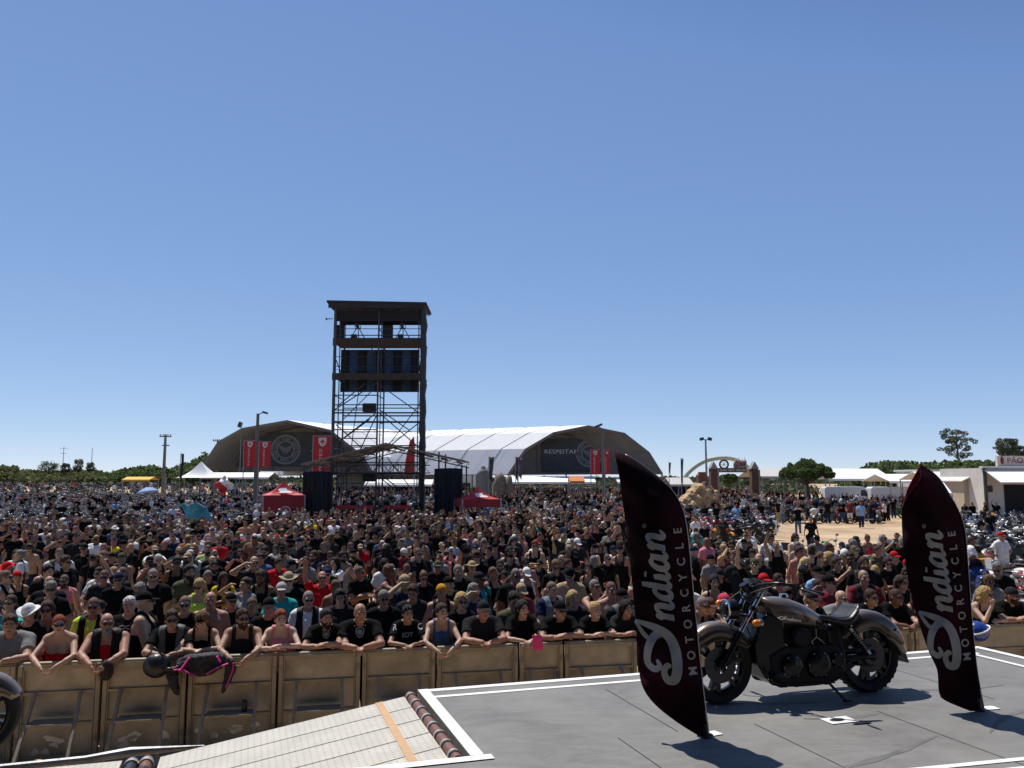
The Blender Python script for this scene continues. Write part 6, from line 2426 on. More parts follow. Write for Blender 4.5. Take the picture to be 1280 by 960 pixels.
def tree(px, pybase, pytop, d, wpx, label, m, kind='round', n=2600, seed=1, group=None):
    t = at(px, pytop, d)
    top = t.z
    bot = at(px, pybase, d).z
    w = wpx * d / F
    root = thing('pine_tree', (t.x, d, 0), label, 'tree', group)
    rg = random.Random(seed)
    cl, limbs = [], []
    if kind == 'umbrella':
        for k in range(60):
            a = rg.uniform(0, 6.28)
            r = math.sqrt(rg.random()) * w * .43
            z = bot + (top - bot) * (.22 + .60 * (1 - (r / (w * .44)) ** 2) * rg.uniform(.55, 1))
            cl.append((r * math.cos(a), r * math.sin(a), z, w * rg.uniform(.05, .11), w * rg.uniform(.05, .11), (top - bot) * rg.uniform(.14, .26)))
            limbs.append(cl[-1][:3])
    elif kind == 'open':
        for k in range(46):
            z = bot + (top - bot) * rg.uniform(.12, .95)
            a = rg.uniform(0, 6.28)
            r = w * rg.uniform(.12, .45) * (1.1 - .35 * abs((z - bot) / (top - bot) - .6))
            cl.append((r * math.cos(a), r * math.sin(a), z + .16 * (top - bot) * math.sin(k * 1.7) * rg.random(), w * rg.uniform(.05, .12), w * rg.uniform(.05, .12), (top - bot) * rg.uniform(.045, .10)))
            limbs.append(cl[-1][:3])
        cl.append((0, 0, top - .3, w * .15, w * .15, (top - bot) * .09))
    else:
        for k in range(44):
            a = rg.uniform(0, 6.28)
            u = rg.uniform(-.8, .85)
            r = w * .34 * math.sqrt(max(0, 1 - u * u)) * rg.uniform(.6, 1)
            z = (bot + top) / 2 + u * (top - bot) * .42
            cl.append((r * math.cos(a), r * math.sin(a), z, w * rg.uniform(.07, .15), w * rg.uniform(.07, .15), (top - bot) * rg.uniform(.06, .15)))
            limbs.append(cl[-1][:3])
    r0 = max(.12, w * .035)
    zt0 = bot + (top - bot) * (.35 if kind == 'umbrella' else .85 if kind == 'open' else .5)
    mb = MB().tube([(0, 0, 0), (.1 * w * .2, 0, zt0 * .5), (0, 0, zt0)], [r0, r0 * .8, r0 * .4], 10)
    for l in limbs[::4]:
        z0 = min(max(bot * .8, l[2] - w * .2), zt0)
        mb.tube([(0, 0, z0), (l[0] * .5, l[1] * .5, (z0 + l[2]) / 2), l], [r0 * .4, r0 * .3, r0 * .12], 6)
    mb.build('trunk', M_BARK, root, smooth=50)
    crown('crown', cl, int(n * 1.8), max(.10, .015 * w), seed, m, root)
    return root


tree(1007, 600, 573, 88, 68, 'dark green umbrella pine between the gate and the vans', M_LEAF, 'umbrella', 12000, 3)
tree(1195, 574, 538, 150, 46, 'tall open pine with sparse tufts on the right skyline', M_LEAFD, 'open', 3600, 5)
tree(1258, 573, 546, 150, 38, 'round topped pine on the right skyline above the snack building', M_LEAFD, 'round', 3600, 6)
tree(1279, 575, 556, 152, 26, 'pine on the right skyline cut by the photo edge', M_LEAFD, 'round', 2000, 9)
tree(912, 606, 591.5, 130, 27, 'round tree seen through the entrance gate', M_LEAF, 'round', 3600, 7)
tree(934, 606, 600, 140, 12, 'small tree just inside the right tower of the gate', M_LEAF, 'round', 900, 8)
for k, (px, pb, pt, wp, lab) in enumerate(((62, 593, 574.5, 33, 'broad dark tree on the left skyline, left of the masts'), (82, 592, 578, 15, 'small dark tree on the left skyline at the cross barred mast'),
                                           (99, 593, 572.5, 17, 'ragged dark tree on the left skyline between the masts'), (114, 592, 577, 15, 'small ragged tree on the left skyline under the plain mast'))):
    tree(px, pb, pt, 230, wp, lab, M_LEAFD, 'round', 1500, 20 + k, 'trees on the left skyline')


def scrub(name, tops, d, depth_, label, seed, n, size, m):
    """a wooded bank that reads as one mass, following the measured skyline"""
    rg = random.Random(seed)
    cl = []
    for i in range(len(tops) - 1):
        (x0, y0), (x1, y1) = tops[i], tops[i + 1]
        steps = max(2, int(abs(x1 - x0) / 5))
        for k in range(steps):
            t = k / steps
            for back in range(3):
                p = at(x0 + (x1 - x0) * t + rg.uniform(-3, 3), y0 + (y1 - y0) * t + rg.uniform(0, 1.6) + (2 - back) * 3.4, d)
                yy = d - depth_ * (1 - back / 2)
                k2 = yy / d
                hgt = max(1.2, p.z - rg.uniform(.2, .6)) * (.92 + .04 * back)
                cl.append((p.x * k2, yy + rg.uniform(-2, 2), hgt * .48 + rise(yy) * .3, rg.uniform(1.8, 3.4), rg.uniform(1.6, 3), hgt * .52))
    V, Q = leaves(cl, n, size, seed, .7)
    V = V[:]
    me = np_mesh(name, V, Q, [m])
    me.polygons.foreach_set('use_smooth', np.zeros(len(Q), bool))
    o_ = link(name, me)
    return tag(o_, label, 'woods', kind='stuff')


scrub('far_wood', [(-60, 582), (0, 581), (18, 583), (30, 588), (70, 590), (100, 586), (122, 588), (140, 590)], 235, 22, 'olive green wooded bank along the left horizon', 31, 34000, .62, M_LEAFB)
scrub('far_wood', [(135, 590), (150, 587), (170, 582), (190, 581.5), (205, 584), (216, 592)], 222, 12, 'darker round topped wood left of the white marquee', 32, 15000, .5, M_LEAF)
scrub('far_wood', [(214, 590), (228, 580), (250, 571), (262, 566), (300, 566), (320, 575)], 222, 10, 'dark wood rising behind the left arched tent', 33, 12000, .5, M_LEAF)
scrub('far_wood', [(1072, 584), (1090, 575), (1105, 573.5), (1130, 575), (1160, 577), (1195, 575), (1225, 573), (1250, 574), (1300, 576)], 140, 14, 'green wood behind the white tents and sheds on the right', 34, 26000, .42, M_LEAF)
scrub('far_wood', [(855, 600), (866, 598.5), (874, 602), (950, 604)], 170, 6, 'low far wood behind the entrance gate', 35, 5000, .5, M_LEAF)
scrub('far_wood', [(-80, 597), (200, 596), (420, 596), (640, 597), (850, 596), (1000, 594), (1150, 595), (1360, 594)], 330, 20, 'low far woodland closing the horizon behind the tents', 37, 40000, .9, M_LEAFD)
scrub('far_wood', [(560, 601), (700, 600.5), (850, 600.5), (960, 602), (1010, 601)], 150, 8, 'low hedge of shrubs behind the right arched tent and the gate', 38, 12000, .4, M_LEAFD)
scrub('far_wood', [(385, 598), (430, 597), (470, 598), (520, 599), (640, 601)], 160, 6, 'low green wood seen under the left arched tent', 36, 6000, .5, M_LEAFB)
# ---------------------------------------------------------------- the crowd


LIGHT, TAN, BROWN, PALE, RUDDY = (.50, .315, .225), (.39, .225, .15), (.21, .105, .066), (.58, .39, .30), (.42, .215, .145)
BLK, CHAR, GREYC, WHT = (.007, .007, .0075), (.022, .022, .024), (.22, .22, .22), (.72, .72, .70)
NAVY, DEN, REDC, TEAL, NEON, YEL, PNK, OLV, SKY, ORG, KHK, MAR = (.015, .022, .06), (.07, .12, .22), (.50, .015, .02), (.03, .33, .33), (.55, .75, .08), (.70, .50, .02), (.62, .22, .26), (.08, .085, .045), (.22, .38, .62), (.6, .2, .03), (.36, .28, .17), (.16, .02, .03)
HB, HD_, HG, HW, HY, HR, HL = (.05, .026, .014), (.012, .010, .009), (.20, .19, .18), (.55, .54, .52), (.45, .30, .12), (.22, .04, .015), (.14, .075, .035)

PLACED = []                       # (x, y) of every figure on the ground
ANCHOR = []                       # (x, short name) of the people at the rail
LABELS = set()


def lean_spot(px, py):
    r = ray(px, py)
    k = r.x / r.y
    x = k * (YB0 + .06) / (1 - YBS * k)
    n = Vector((math.sin(BROT), -math.cos(BROT), 0))
    head = Vector((x, yb(x), 0)) - n * .06
    return head - n * .30


def front(px, py, pose, body, skin, tops, short, label, legs=CHAR, scale=1.0, **kw):
    p = lean_spot(px, py)
    p.z = 1.205 * (1 - scale)
    o = person(p, BROT, pose, body, skin, tops, legs, label=label, group='people leaning on the crowd barrier', scale=scale, **kw)
    PLACED.append((p.x, p.y))
    if short:
        ANCHOR.append((px, short))
    LABELS.add(label)
    return o


G = dict(glasses=True)
front(6, 790, 'rail_clasp', 'heavy', TAN, [('tee', GREYC)], 'grey shirt man', 'man in a grey t-shirt at the rail, cut by the left edge of the photo', hair='hair_short', haircol=HB)
front(70, 780, 'rail_hang', 'woman', LIGHT, [('tube', REDC)], 'red strapless woman', 'woman in a red strapless top and sunglasses with tied auburn hair at the rail', hair='hair_bun', haircol=HR, **G)
front(131, 780, 'rail_hang', 'heavy', RUDDY, [('tank', REDC), ('vest', BLK)], 'grey bearded biker', 'bald man with long grey beard, black leather waistcoat over red, holding a cap', beard='beard_long', haircol=HG, **G)
front(212, 782, 'rail_clasp', 'man', TAN, [('tee', BLK), ('vest', (.10, .11, .11))], 'denim waistcoat man', 'man in a grey denim waistcoat over black, hands clasped above a black bag', hair='hair_short', haircol=HB, **G)
front(251, 778, 'rail_down', 'woman', LIGHT, [('tank', BLK)], 'backward cap girl', 'girl with black backward cap looking down over a pink and black jacket', hair='hair_long', haircol=HL, hat='cap_back', hatcol=BLK)
front(303, 770, 'rail_hang', 'man', TAN, [('tank', CHAR)], 'sleeveless black man', 'man in a sleeveless black shirt and sunglasses with his hands hanging over the rail', hair='hair_top', haircol=HB, beard='beard', **G)
front(351, 776, 'rail_cross', 'woman', PALE, [('tank', PNK)], 'red haired woman', 'pale woman with cropped red hair in a pink top resting on crossed forearms', hair='hair_short', haircol=HR)
f_curly = front(409, 775, 'rail_cross', 'man', TAN, [('tee', BLK)], 'curly bearded man', 'man with black curly hair and beard in a black t-shirt with a pale crest', hair='hair_short', haircol=HD_, beard='beard', scale=.97)
f_bald = front(452, 757, 'rail_clasp', 'heavy', RUDDY, [('tee', BLK)], 'bald crest man', 'big bald man in black t-shirt with grey shield crest, hands clasped on rail', scale=1.03)
f_boy = front(512, 776, 'rail_clasp', 'woman', TAN, [('tee', BLK)], 'boy in black', 'boy with straight dark hair in a black t-shirt with white marks on the sleeves', hair='hair_short', haircol=HD_, scale=.95)
front(555, 768, 'rail_hang', 'woman', LIGHT, [('tank', DEN)], 'denim blouse woman', 'person with short brown hair in a sleeveless blue denim blouse, hands hanging over the rail', hair='hair_short', haircol=HB)
front(608, 765, 'rail_clasp', 'heavy', RUDDY, [('tee', CHAR)], 'dark peaked cap man', 'heavy man in a dark grey shirt and dark peaked cap at the rail', hat='cap', hatcol=CHAR, hair='hair_crop', haircol=HG)
front(658, 770, 'rail_clasp', 'woman', LIGHT, [('tee', BLK)], 'pink flyer woman', 'woman with long black hair in black holding a bright pink flyer over the rail', hair='hair_long', haircol=HD_)
front(704, 765, 'rail_cross', 'man', TAN, [('tee', BLK)], 'black cap man', 'man in a black t-shirt, black cap and sunglasses resting one forearm along the rail', hat='cap', hatcol=BLK, hair='hair_crop', haircol=HD_, **G)
front(749, 782, 'rail_cross', 'woman', LIGHT, [('tee', BLK)], 'fair haired woman', 'woman with fair pinned hair resting her chin low over crossed arms on the rail', hair='hair_bun', haircol=HY, scale=.95)
front(788, 775, 'rail_cross', 'woman', TAN, [('tee', CHAR)], 'dark haired woman', 'dark haired woman at the rail, half hidden by the left feather flag', hair='hair_wavy', haircol=HD_, scale=.97)
front(842, 765, 'rail_clasp', 'man', TAN, [('tee', BLK)], None, 'man in black at the rail right behind the left feather flag', hair='hair_short', haircol=HB)
front(884, 752, 'rail_cross', 'man', TAN, [('tank', OLV)], 'olive vest man', 'man in an olive vest at the rail just right of the left feather flag', hair='hair_crop', haircol=HG, **G)
front(893, 778, 'rail_cross', 'man', LIGHT, [('tank', CHAR)], None, 'man in a brown cap and charcoal vest beside the front fork of the motorcycle', hat='cap', hatcol=(.12, .06, .04), hair='hair_crop', haircol=HB, scale=.96)
front(914, 770, 'rail_clasp', 'man', RUDDY, [('tee', BLK)], 'pink bandana man', 'man in a pinkish red bandana seen behind the headlight of the motorcycle', hat='bandana', hatcol=(.55, .05, .09))
front(968, 768, 'rail_clasp', 'man', TAN, [('tee', CHAR)], None, 'dark haired man at the rail behind the tank of the motorcycle', hair='hair_short', haircol=HD_)
front(1026, 768, 'rail_clasp', 'woman', TAN, [('tee', BLK)], 'dark cap woman', 'person in a dark cap and sunglasses peering over the motorcycle seat', hat='cap', hatcol=CHAR, hair='hair_crop', haircol=HB, **G)
front(1062, 756, 'rail_clasp', 'heavy', LIGHT, [('tee', GREYC)], 'dark bearded man', 'bald man with a dark beard and sunglasses in a grey shirt behind the motorcycle seat', beard='beard_long', haircol=HD_, **G)
front(1100, 762, 'rail_clasp', 'man', TAN, [('tee', BLK)], None, 'man in black at the rail behind the rear fender of the motorcycle', hair='hair_short', haircol=HB, **G)
front(1131, 752, 'rail_clasp', 'man', BROWN, [('tee', BLK)], 'dark skinned man', 'dark skinned man in a black shirt and sunglasses between rear fender and right feather flag', hair='hair_crop', haircol=HD_, **G)
front(1160, 772, 'rail_chin', 'woman', LIGHT, [('tank', MAR)], None, 'woman in a maroon top at the rail by the left edge of the right flag', hair='hair_wavy', haircol=HB)
front(1243, 752, 'rail_chin', 'woman', LIGHT, [('tank', CHAR)], 'curly blonde woman', 'curly blonde woman in sunglasses with one hand at her mouth, right of the right flag', hair='hair_curly', haircol=HY, **G)
front(1274, 752, 'rail_cross', 'heavy', TAN, [('tee', BLK)], 'dark cap man', 'heavy man in dark cap and black shirt at the rail, right photo edge', hat='cap', hatcol=CHAR, hair='hair_crop', haircol=HB, beard='beard', **G)

WORDS = {BLK: 'black', CHAR: 'charcoal', GREYC: 'grey', WHT: 'white', NAVY: 'navy', DEN: 'denim blue', REDC: 'red', TEAL: 'teal', NEON: 'neon yellow', YEL: 'yellow', PNK: 'pink', OLV: 'olive', SKY: 'light blue', ORG: 'orange', KHK: 'khaki', MAR: 'maroon'}
PHONES = []


def standing(px, pytop, pose, body, skin, tops, label, legs=CHAR, rz=0.15, scale=1.0, depth=None, **kw):
    """a placed figure of the rows behind: pixel of the head, its distance from how high the head shows"""
    hz = {'man': 1.73, 'heavy': 1.73, 'woman': 1.71}[body] * scale
    d = depth or (EYE - hz) * F / (pytop - HORIZON)
    p = at(px, pytop, d)
    lo = yb(p.x) + .80
    if p.y < lo:
        p = at(px, pytop, lo)
    p.z = 0
    LABELS.add(label)
    o = person(p, rz, pose, body, skin, tops, legs, label=label, group='people standing in the crowd', scale=scale, **kw)
    PLACED.append((p.x, p.y))
    if pose == 'phone':
        PHONES.append((o, label))
    return o


SP_ = standing
SP_(37, 772, 'hold', 'woman', TAN, [('tee', BLK)], 'person in a floppy white sun hat looking down beside the red strapless woman', hat='sun_hat', hatcol=WHT)
SP_(14, 742, 'phone', 'woman', TAN, [('tee', TEAL)], 'woman in a teal top holding up a phone near the left photo edge', hair='hair_bun', haircol=HB, **G)
SP_(60, 748, 'down', 'man', TAN, [('tank', CHAR)], 'tall man in a charcoal vest and sunglasses right behind the red strapless woman', hair='hair_long', haircol=HB, **G)
SP_(62, 718, 'crossed', 'heavy', TAN, [('tee', BLK)], 'bald man in a black t-shirt, third row above the red strapless woman', **G)
SP_(118, 744, 'down', 'man', RUDDY, [('tee', NEON), ('vest', BLK)], 'man in sunglasses with a black waistcoat over a neon yellow shirt', hair='hair_crop', haircol=HB, **G)
f_white = SP_(163, 743, 'down', 'heavy', LIGHT, [('tee', BLK)], 'white haired man in a black t-shirt with a skull print behind the grey bearded biker', hair='hair_short', haircol=HW)
SP_(176, 726, 'hold', 'man', TAN, [('tee', BLK)], 'grey haired man with glasses looking over the white haired man', hair='hair_short', haircol=HG, **G)
SP_(232, 742, 'down', 'man', LIGHT, [('tee', BLK)], 'man in sunglasses and black shirt behind the backward cap girl', hair='hair_crop', haircol=HB, **G)
SP_(250, 722, 'hold', 'woman', LIGHT, [('tank', NEON)], 'blonde woman in sunglasses and a neon yellow top', hair='hair_long', haircol=HY, **G)
SP_(264, 737, 'down', 'heavy', RUDDY, [], 'shirtless bald man with sunburnt back behind the backward cap girl')
SP_(152, 690, 'down', 'heavy', TAN, [('vest', (.05, .052, .04))], 'man turning his back in an olive leather waistcoat and cap', rz=3.0, hat='cap', hatcol=OLV, hair='hair_crop', haircol=HG)
SP_(22, 686, 'hold', 'man', TAN, [('tee', WHT)], 'man in a loose white shirt and sunglasses standing at the left edge', legs=GREYC, hair='hair_short', haircol=HD_, **G)
SP_(403, 712, 'raise', 'man', RUDDY, [('tee', REDC)], 'man in a bright red t-shirt and sunglasses raising an arm', **G)
SP_(352, 726, 'crossed', 'man', TAN, [('tee', TEAL)], 'man in a teal t-shirt and pale cap behind the red haired woman', hat='cap', hatcol=(.4, .38, .33), hair='hair_crop', haircol=HB)
SP_(386, 736, 'down', 'man', LIGHT, [('tee', WHT), ('vest', BLK)], 'grey cropped man in sunglasses with a black waistcoat over white sleeves', hair='hair_crop', haircol=HG, **G)
SP_(425, 735, 'crossed', 'woman', LIGHT, [('tee', CHAR)], 'woman with long dark hair and a black cap behind the bald crest man', hair='hair_long', haircol=HD_, hat='cap', hatcol=BLK)
SP_(337, 744, 'down', 'man', TAN, [('tee', BLK)], 'man in a black cap and black shirt between sleeveless man and red haired woman', hat='cap', hatcol=BLK, hair='hair_crop', haircol=HB)
SP_(480, 735, 'down', 'man', TAN, [('tee', BLK)], 'man in a camouflage bandana and sunglasses beside the bald crest man', hat='bandana', hatcol=(.2, .18, .14), **G)
SP_(516, 728, 'hold', 'man', TAN, [('tee', CHAR)], 'tall young man with dark hair looking down behind the boy in black', hair='hair_top', haircol=HB)
SP_(577, 750, 'down', 'woman', LIGHT, [('tee', BLK)], 'woman with curly blonde hair and sunglasses next to the denim blouse', hair='hair_curly', haircol=HY, **G)
SP_(552, 728, 'crossed', 'man', TAN, [('tank', CHAR)], 'man in a red, yellow and green knitted cap', hat='bandana', hatcol=(.5, .25, .03))
SP_(592, 727, 'salute', 'man', TAN, [('tee', NAVY)], 'man in a navy shirt shading his eyes behind the dark peaked cap man', hair='hair_short', haircol=HG, rz=.6)
SP_(640, 737, 'hold', 'heavy', TAN, [('tee', OLV)], 'dark haired man in olive gesturing with one hand left of the pink flyer', hair='hair_short', haircol=HD_, rz=.6)
SP_(690, 725, 'crossed', 'heavy', LIGHT, [('tee', NAVY), ('vest', (.16, .19, .22))], 'tall man in a faded denim waistcoat behind the black cap man', hair='hair_crop', haircol=HB, rz=.5)
SP_(743, 722, 'phone', 'man', TAN, [('tank', BLK)], 'man in a black vest and sunglasses filming with a phone near the left flag', hair='hair_crop', haircol=HG, rz=.5, **G)
SP_(777, 738, 'down', 'heavy', RUDDY, [('tee', CHAR), ('vest', (.12, .12, .10))], 'man in a dark cap and patched waistcoat beside the left feather flag', hat='cap', hatcol=BLK, hair='hair_crop', haircol=HB, rz=.5)
SP_(716, 742, 'down', 'woman', LIGHT, [('tee', CHAR)], 'woman with a fair ponytail behind the black cap man', hair='hair_long', haircol=HY)
SP_(590, 700, 'raise', 'man', TAN, [('tee', KHK)], 'person in a khaki bush hat with one arm up, left of centre', hat='sun_hat', hatcol=KHK, hair='hair_crop', haircol=HB)
SP_(143, 657, 'down', 'man', TAN, [('tee', DEN)], 'man in a large white hat and denim blue shirt in the left crowd', hat='sun_hat', hatcol=WHT, rz=.9)
SP_(260, 680, 'crossed', 'heavy', TAN, [('tee', (.42, .46, .2))], 'heavy dark haired man in a pale green t-shirt', hair='hair_crop', haircol=HD_, beard='beard')
SP_(300, 645, 'hold', 'man', TAN, [('tee', BLK)], 'person in a wide straw hat left of the red gazebo', hat='sun_hat', hatcol=KHK)
SP_(1021, 706, 'down', 'man', TAN, [('tee', SKY)], 'man in a light blue shirt and dark cap above the motorcycle tank', hat='cap', hatcol=BLK, hair='hair_crop', haircol=HB, rz=.4, **G)
SP_(1004, 696, 'hold', 'woman', LIGHT, [('tee', BLK)], 'woman with long light blonde hair above the motorcycle tank', hair='hair_long', haircol=(.6, .45, .22), rz=1.0)
SP_(1036, 690, 'down', 'woman', LIGHT, [('tee', BLK)], 'woman with curly fair hair in black above the motorcycle seat', hair='hair_curly', haircol=HY, rz=.6)
SP_(870, 660, 'down', 'woman', TAN, [('tee', TEAL)], 'person in a teal t-shirt and dark cap right of the left feather flag', hat='cap', hatcol=CHAR, hair='hair_crop', haircol=HB, rz=-.2)
SP_(954, 715, 'down', 'man', LIGHT, [('tee', CHAR)], 'person in a bright red cap above the motorcycle handlebar', hat='cap', hatcol=REDC, hair='hair_crop', haircol=HB)
SP_(1117, 688, 'down', 'heavy', LIGHT, [('tee', BLK)], 'person in a bright red cap above the rear fender', hat='cap', hatcol=REDC, hair='hair_crop', haircol=HB)
SP_(1083, 668, 'hold', 'woman', TAN, [('tank', (.6, .06, .08))], 'woman in a coral red vest above the motorcycle seat', hair='hair_bun', haircol=HL)
SP_(1100, 678, 'down', 'heavy', LIGHT, [('tee', GREYC)], 'broad man in a pale grey t-shirt above the rear fender', hair='hair_crop', haircol=HB, rz=.4)
SP_(1250, 654, 'hips', 'man', RUDDY, [('tee', WHT)], 'man in a white t-shirt and red cap standing among the parked motorcycles', hat='cap', hatcol=REDC, legs=KHK, depth=26, rz=.3)
SP_(1212, 662, 'walk', 'man', BROWN, [('tee', WHT)], 'man in a long white shirt walking beside the right flag', legs=GREYC, depth=24, rz=1.1, hair='hair_crop', haircol=HB)

crest(f_bald, 'rail_clasp', 'heavy', 1.335, .060, M_PRINT)
crest(f_curly, 'rail_cross', 'man', 1.335, .050, M_PRINT)
crest(f_white, 'down', 'heavy', 1.27, .070, M_PRINT)
letters(f_boy, 'rail_clasp', 'woman', 'EDT', 0, 1.255, .085, M_PRINT)
letters(f_boy, 'rail_clasp', 'woman', 'R', -.185, 1.36, .11, M_TXTW)
letters(f_boy, 'rail_clasp', 'woman', 'O', .185, 1.36, .11, M_TXTW)
CATC = [(BLK, 72), (CHAR, 14), (NAVY, 5), (WHT, 8.5), (GREYC, 6), (REDC, 1.6), (YEL, .5), (TEAL, .8), (OLV, 2), (PNK, .8), (SKY, 1), (MAR, 1.5), (DEN, 1.5), (KHK, 1)]
SKINS = [TAN, TAN, LIGHT, RUDDY, TAN, LIGHT, BROWN]
ORD = ['first', 'second', 'third', 'fourth', 'fifth', 'sixth', 'seventh', 'eighth', 'ninth', 'tenth', 'eleventh', 'twelfth', 'thirteenth', 'fourteenth', 'fifteenth']


def pick(lst):
    t = random.random() * sum(w for _, w in lst)
    for v, w in lst:
        t -= w
        if t <= 0:
            return v
    return lst[-1][0]


def look():
    """a random look of one figure of the crowd"""
    d = {}
    d['body'] = body = pick([('man', 52), ('heavy', 20), ('woman', 28)])
    d['skin'] = random.choice(SKINS)
    d['skin'] = tuple(c * random.uniform(.85, 1.12) for c in d['skin'])
    c = pick(CATC)
    k = pick([('tee', 68), ('tank', 19 if body != 'woman' else 38), ('vest', 13), ('bare', 7 if body != 'woman' else 0)])
    d['tops'] = {'tee': [('tee', c)], 'tank': [('tank', c)], 'vest': [('tee', c), ('vest', BLK)], 'bare': []}[k]
    d['gname'] = {'tee': WORDS[c] + ' t-shirt', 'tank': WORDS[c] + ' vest', 'vest': 'black waistcoat over ' + WORDS[c], 'bare': 'no shirt'}[k]
    hc = pick([(HB, 30), (HD_, 30), (HG, 18), (HL, 12), (HY, 10 if body == 'woman' else 3), (HW, 4)])
    d['haircol'] = hc
    d['hword'] = {HB: 'brown haired', HD_: 'black haired', HG: 'grey haired', HL: 'light brown haired', HY: 'blond', HW: 'white haired'}[hc]
    if body == 'woman':
        d['hair'] = pick([('hair_long', 45), ('hair_wavy', 22), ('hair_curly', 9), ('hair_bun', 24)])
        d['hword'] = {'hair_long': 'long ', 'hair_wavy': 'wavy ', 'hair_curly': 'curly ', 'hair_bun': 'pinned '}[d['hair']] + {HB: 'brown', HD_: 'black', HG: 'grey', HL: 'light brown', HY: 'blond', HW: 'white'}[hc] + ' haired'
    else:
        d['hair'] = pick([('hair_short', 42), ('hair_crop', 24), ('hair_top', 8), ('hair_long', 6), (None, 20)])
        if d['hair'] is None:
            d['hword'] = 'bald'
        if random.random() < .30:
            d['beard'] = pick([('beard', 75), ('beard_long', 25)])
            d['hword'] += ' bearded'
    if random.random() < (.38 if body != 'woman' else .18):
        d['hat'] = pick([('cap', 70), ('cap_back', 6), ('bandana', 14), ('sun_hat', 10)])
        d['hatcol'] = pick([(BLK, 42), (CHAR, 12), (WHT, 14), (KHK, 15), (REDC, 5), (NAVY, 7), (OLV, 5)])
        d['hword'] = WORDS[d['hatcol']] + ' ' + {'cap': 'capped', 'cap_back': 'backward capped', 'bandana': 'bandana', 'sun_hat': 'brimmed hat'}[d['hat']] + (' bearded' if 'beard' in d else '')
        if d['hair'] in ('hair_short', 'hair_top', 'hair_curly', 'hair_bun', 'hair_wavy'):
            d['hair'] = 'hair_crop' if d['hair'] != 'hair_wavy' else 'hair_long'
    d['glasses'] = random.random() < .55
    return d


def free(x, y, r):
    for (a, b) in PLACED:
        if (a - x) ** 2 + (b - y) ** 2 < r * r:
            return False
    return True


POOL = {'man': [('down', 30), ('crossed', 16), ('salute', 6), ('phone', 7), ('raise', 7), ('hips', 6), ('hold', 18), ('clap', 4)],
        'heavy': [('down', 50), ('crossed', 35), ('hold', 15)],
        'woman': [('down', 34), ('crossed', 22), ('salute', 6), ('phone', 9), ('hold', 22)]}

N_PEOPLE = 300
done = False
row = 0
while not done and row < 30:
    row += 1
    off = .72 + 1.12 * (row - 1)
    x = -0.66 * (yb(0) + off + 2) * 1.05
    while x < .70 * (yb(0) + off + 2):
        x += random.uniform(.50, .74) + (random.uniform(.2, .8) if random.random() < .28 else 0)
        X = x + random.uniform(-.1, .1)
        Y = yb(x) + off + random.uniform(-.46, .46)
        if abs(X) / Y > .64 or not free(X, Y, .50):
            continue
        if Y > 16.5 and X > .47 * Y:       # parked motorcycles stand here
            continue
        if len(PLACED) >= N_PEOPLE - 8:
            done = True
            break
        d = look()
        pose = pick(POOL[d['body']])
        px = 640 + F * X / Y
        an = sorted(ANCHOR, key=lambda a: abs(a[0] - px))
        who = 'woman' if d['body'] == 'woman' else 'heavy man' if d['body'] == 'heavy' else 'man'
        act = {'salute': ' shading eyes', 'phone': ' holding up a phone', 'raise': ' with an arm up', 'crossed': ' with crossed arms'}.get(pose, ' in sunglasses' if d['glasses'] else '')
        lab = None
        for a in an[:4]:
            for extra in (act, ''):
                t = f"{d['hword']} {who}, {d['gname']}{extra}, {ORD[min(row, 14)]} row behind {a[1]}"
                if len(t.split()) <= 16 and t not in LABELS:
                    lab = t
                    break
            if lab:
                break
        if not lab:
            continue
        LABELS.add(lab)
        o = person((X, Y, 0), .18 + random.gauss(0, .5) + (2.8 if random.random() < .035 else 0), pose, d['body'], d['skin'], d['tops'], pick([(CHAR, 5), (NAVY, 3), (DEN, 3), (KHK, 1.5), (BLK, 4)]),
                   hair=d['hair'], haircol=d['haircol'], beard=d.get('beard'), hat=d.get('hat'), hatcol=d.get('hatcol', BLK), glasses=d['glasses'],
                   label=lab, group='people standing in the crowd', scale=random.uniform(.92, 1.08) * (.96 if d['body'] == 'woman' else 1.0))
        PLACED.append((X, Y))
        if pose == 'phone':
            PHONES.append((o, lab))
ROWS_END = row

# walkers on the open sand
for (px, py, sh, body, rz, label, kw) in [
        (1003, 655, BLK, 'woman', .5, 'woman in black top and pale shorts carrying a bag across the open sand', dict(legkind='shorts', legs=WHT, hair='hair_long', haircol=HL)),
        (1063, 655, MAR, 'woman', -.3, 'woman in maroon top and white shorts walking on the open sand', dict(legkind='shorts', legs=WHT, hair='hair_bun', haircol=HB)),
        (1077, 660, SKY, 'heavy', 2.6, 'man in a light blue shirt walking away across the sand', dict(legs=NAVY, hair='hair_crop', haircol=HB)),
        (1106, 644, NAVY, 'man', 2.8, 'man in navy and grey shorts on the far sand near the vans', dict(legkind='shorts', legs=GREYC, hair='hair_short', haircol=HD_)),
        (1092, 636, CHAR, 'man', 1.4, 'man in dark clothes walking sideways on the far sand', dict(legs=CHAR, hair='hair_short', haircol=HB)),
        (952, 660, BLK, 'man', 3.0, 'man in a black shirt with a white back print by the sand', dict(legs=GREYC, hair='hair_short', haircol=HB)),
        (922, 651, BLK, 'man', 0.3, 'man in black standing among motorcycles before the sand castle', dict(legs=BLK, hair='hair_short', haircol=HB)),
        (288, 637, CHAR, 'man', 1.2, 'man in dark clothes carrying a red and white flag', dict(legs=CHAR, hair='hair_short', haircol=HD_))]:
    p = ground(px, py)
    legs = kw.pop('legs')
    person(p, rz, 'walk', body, TAN, [('tee', sh)], legs, label=label, group='people walking on the sand', **kw)
    PLACED.append((p.x, p.y))

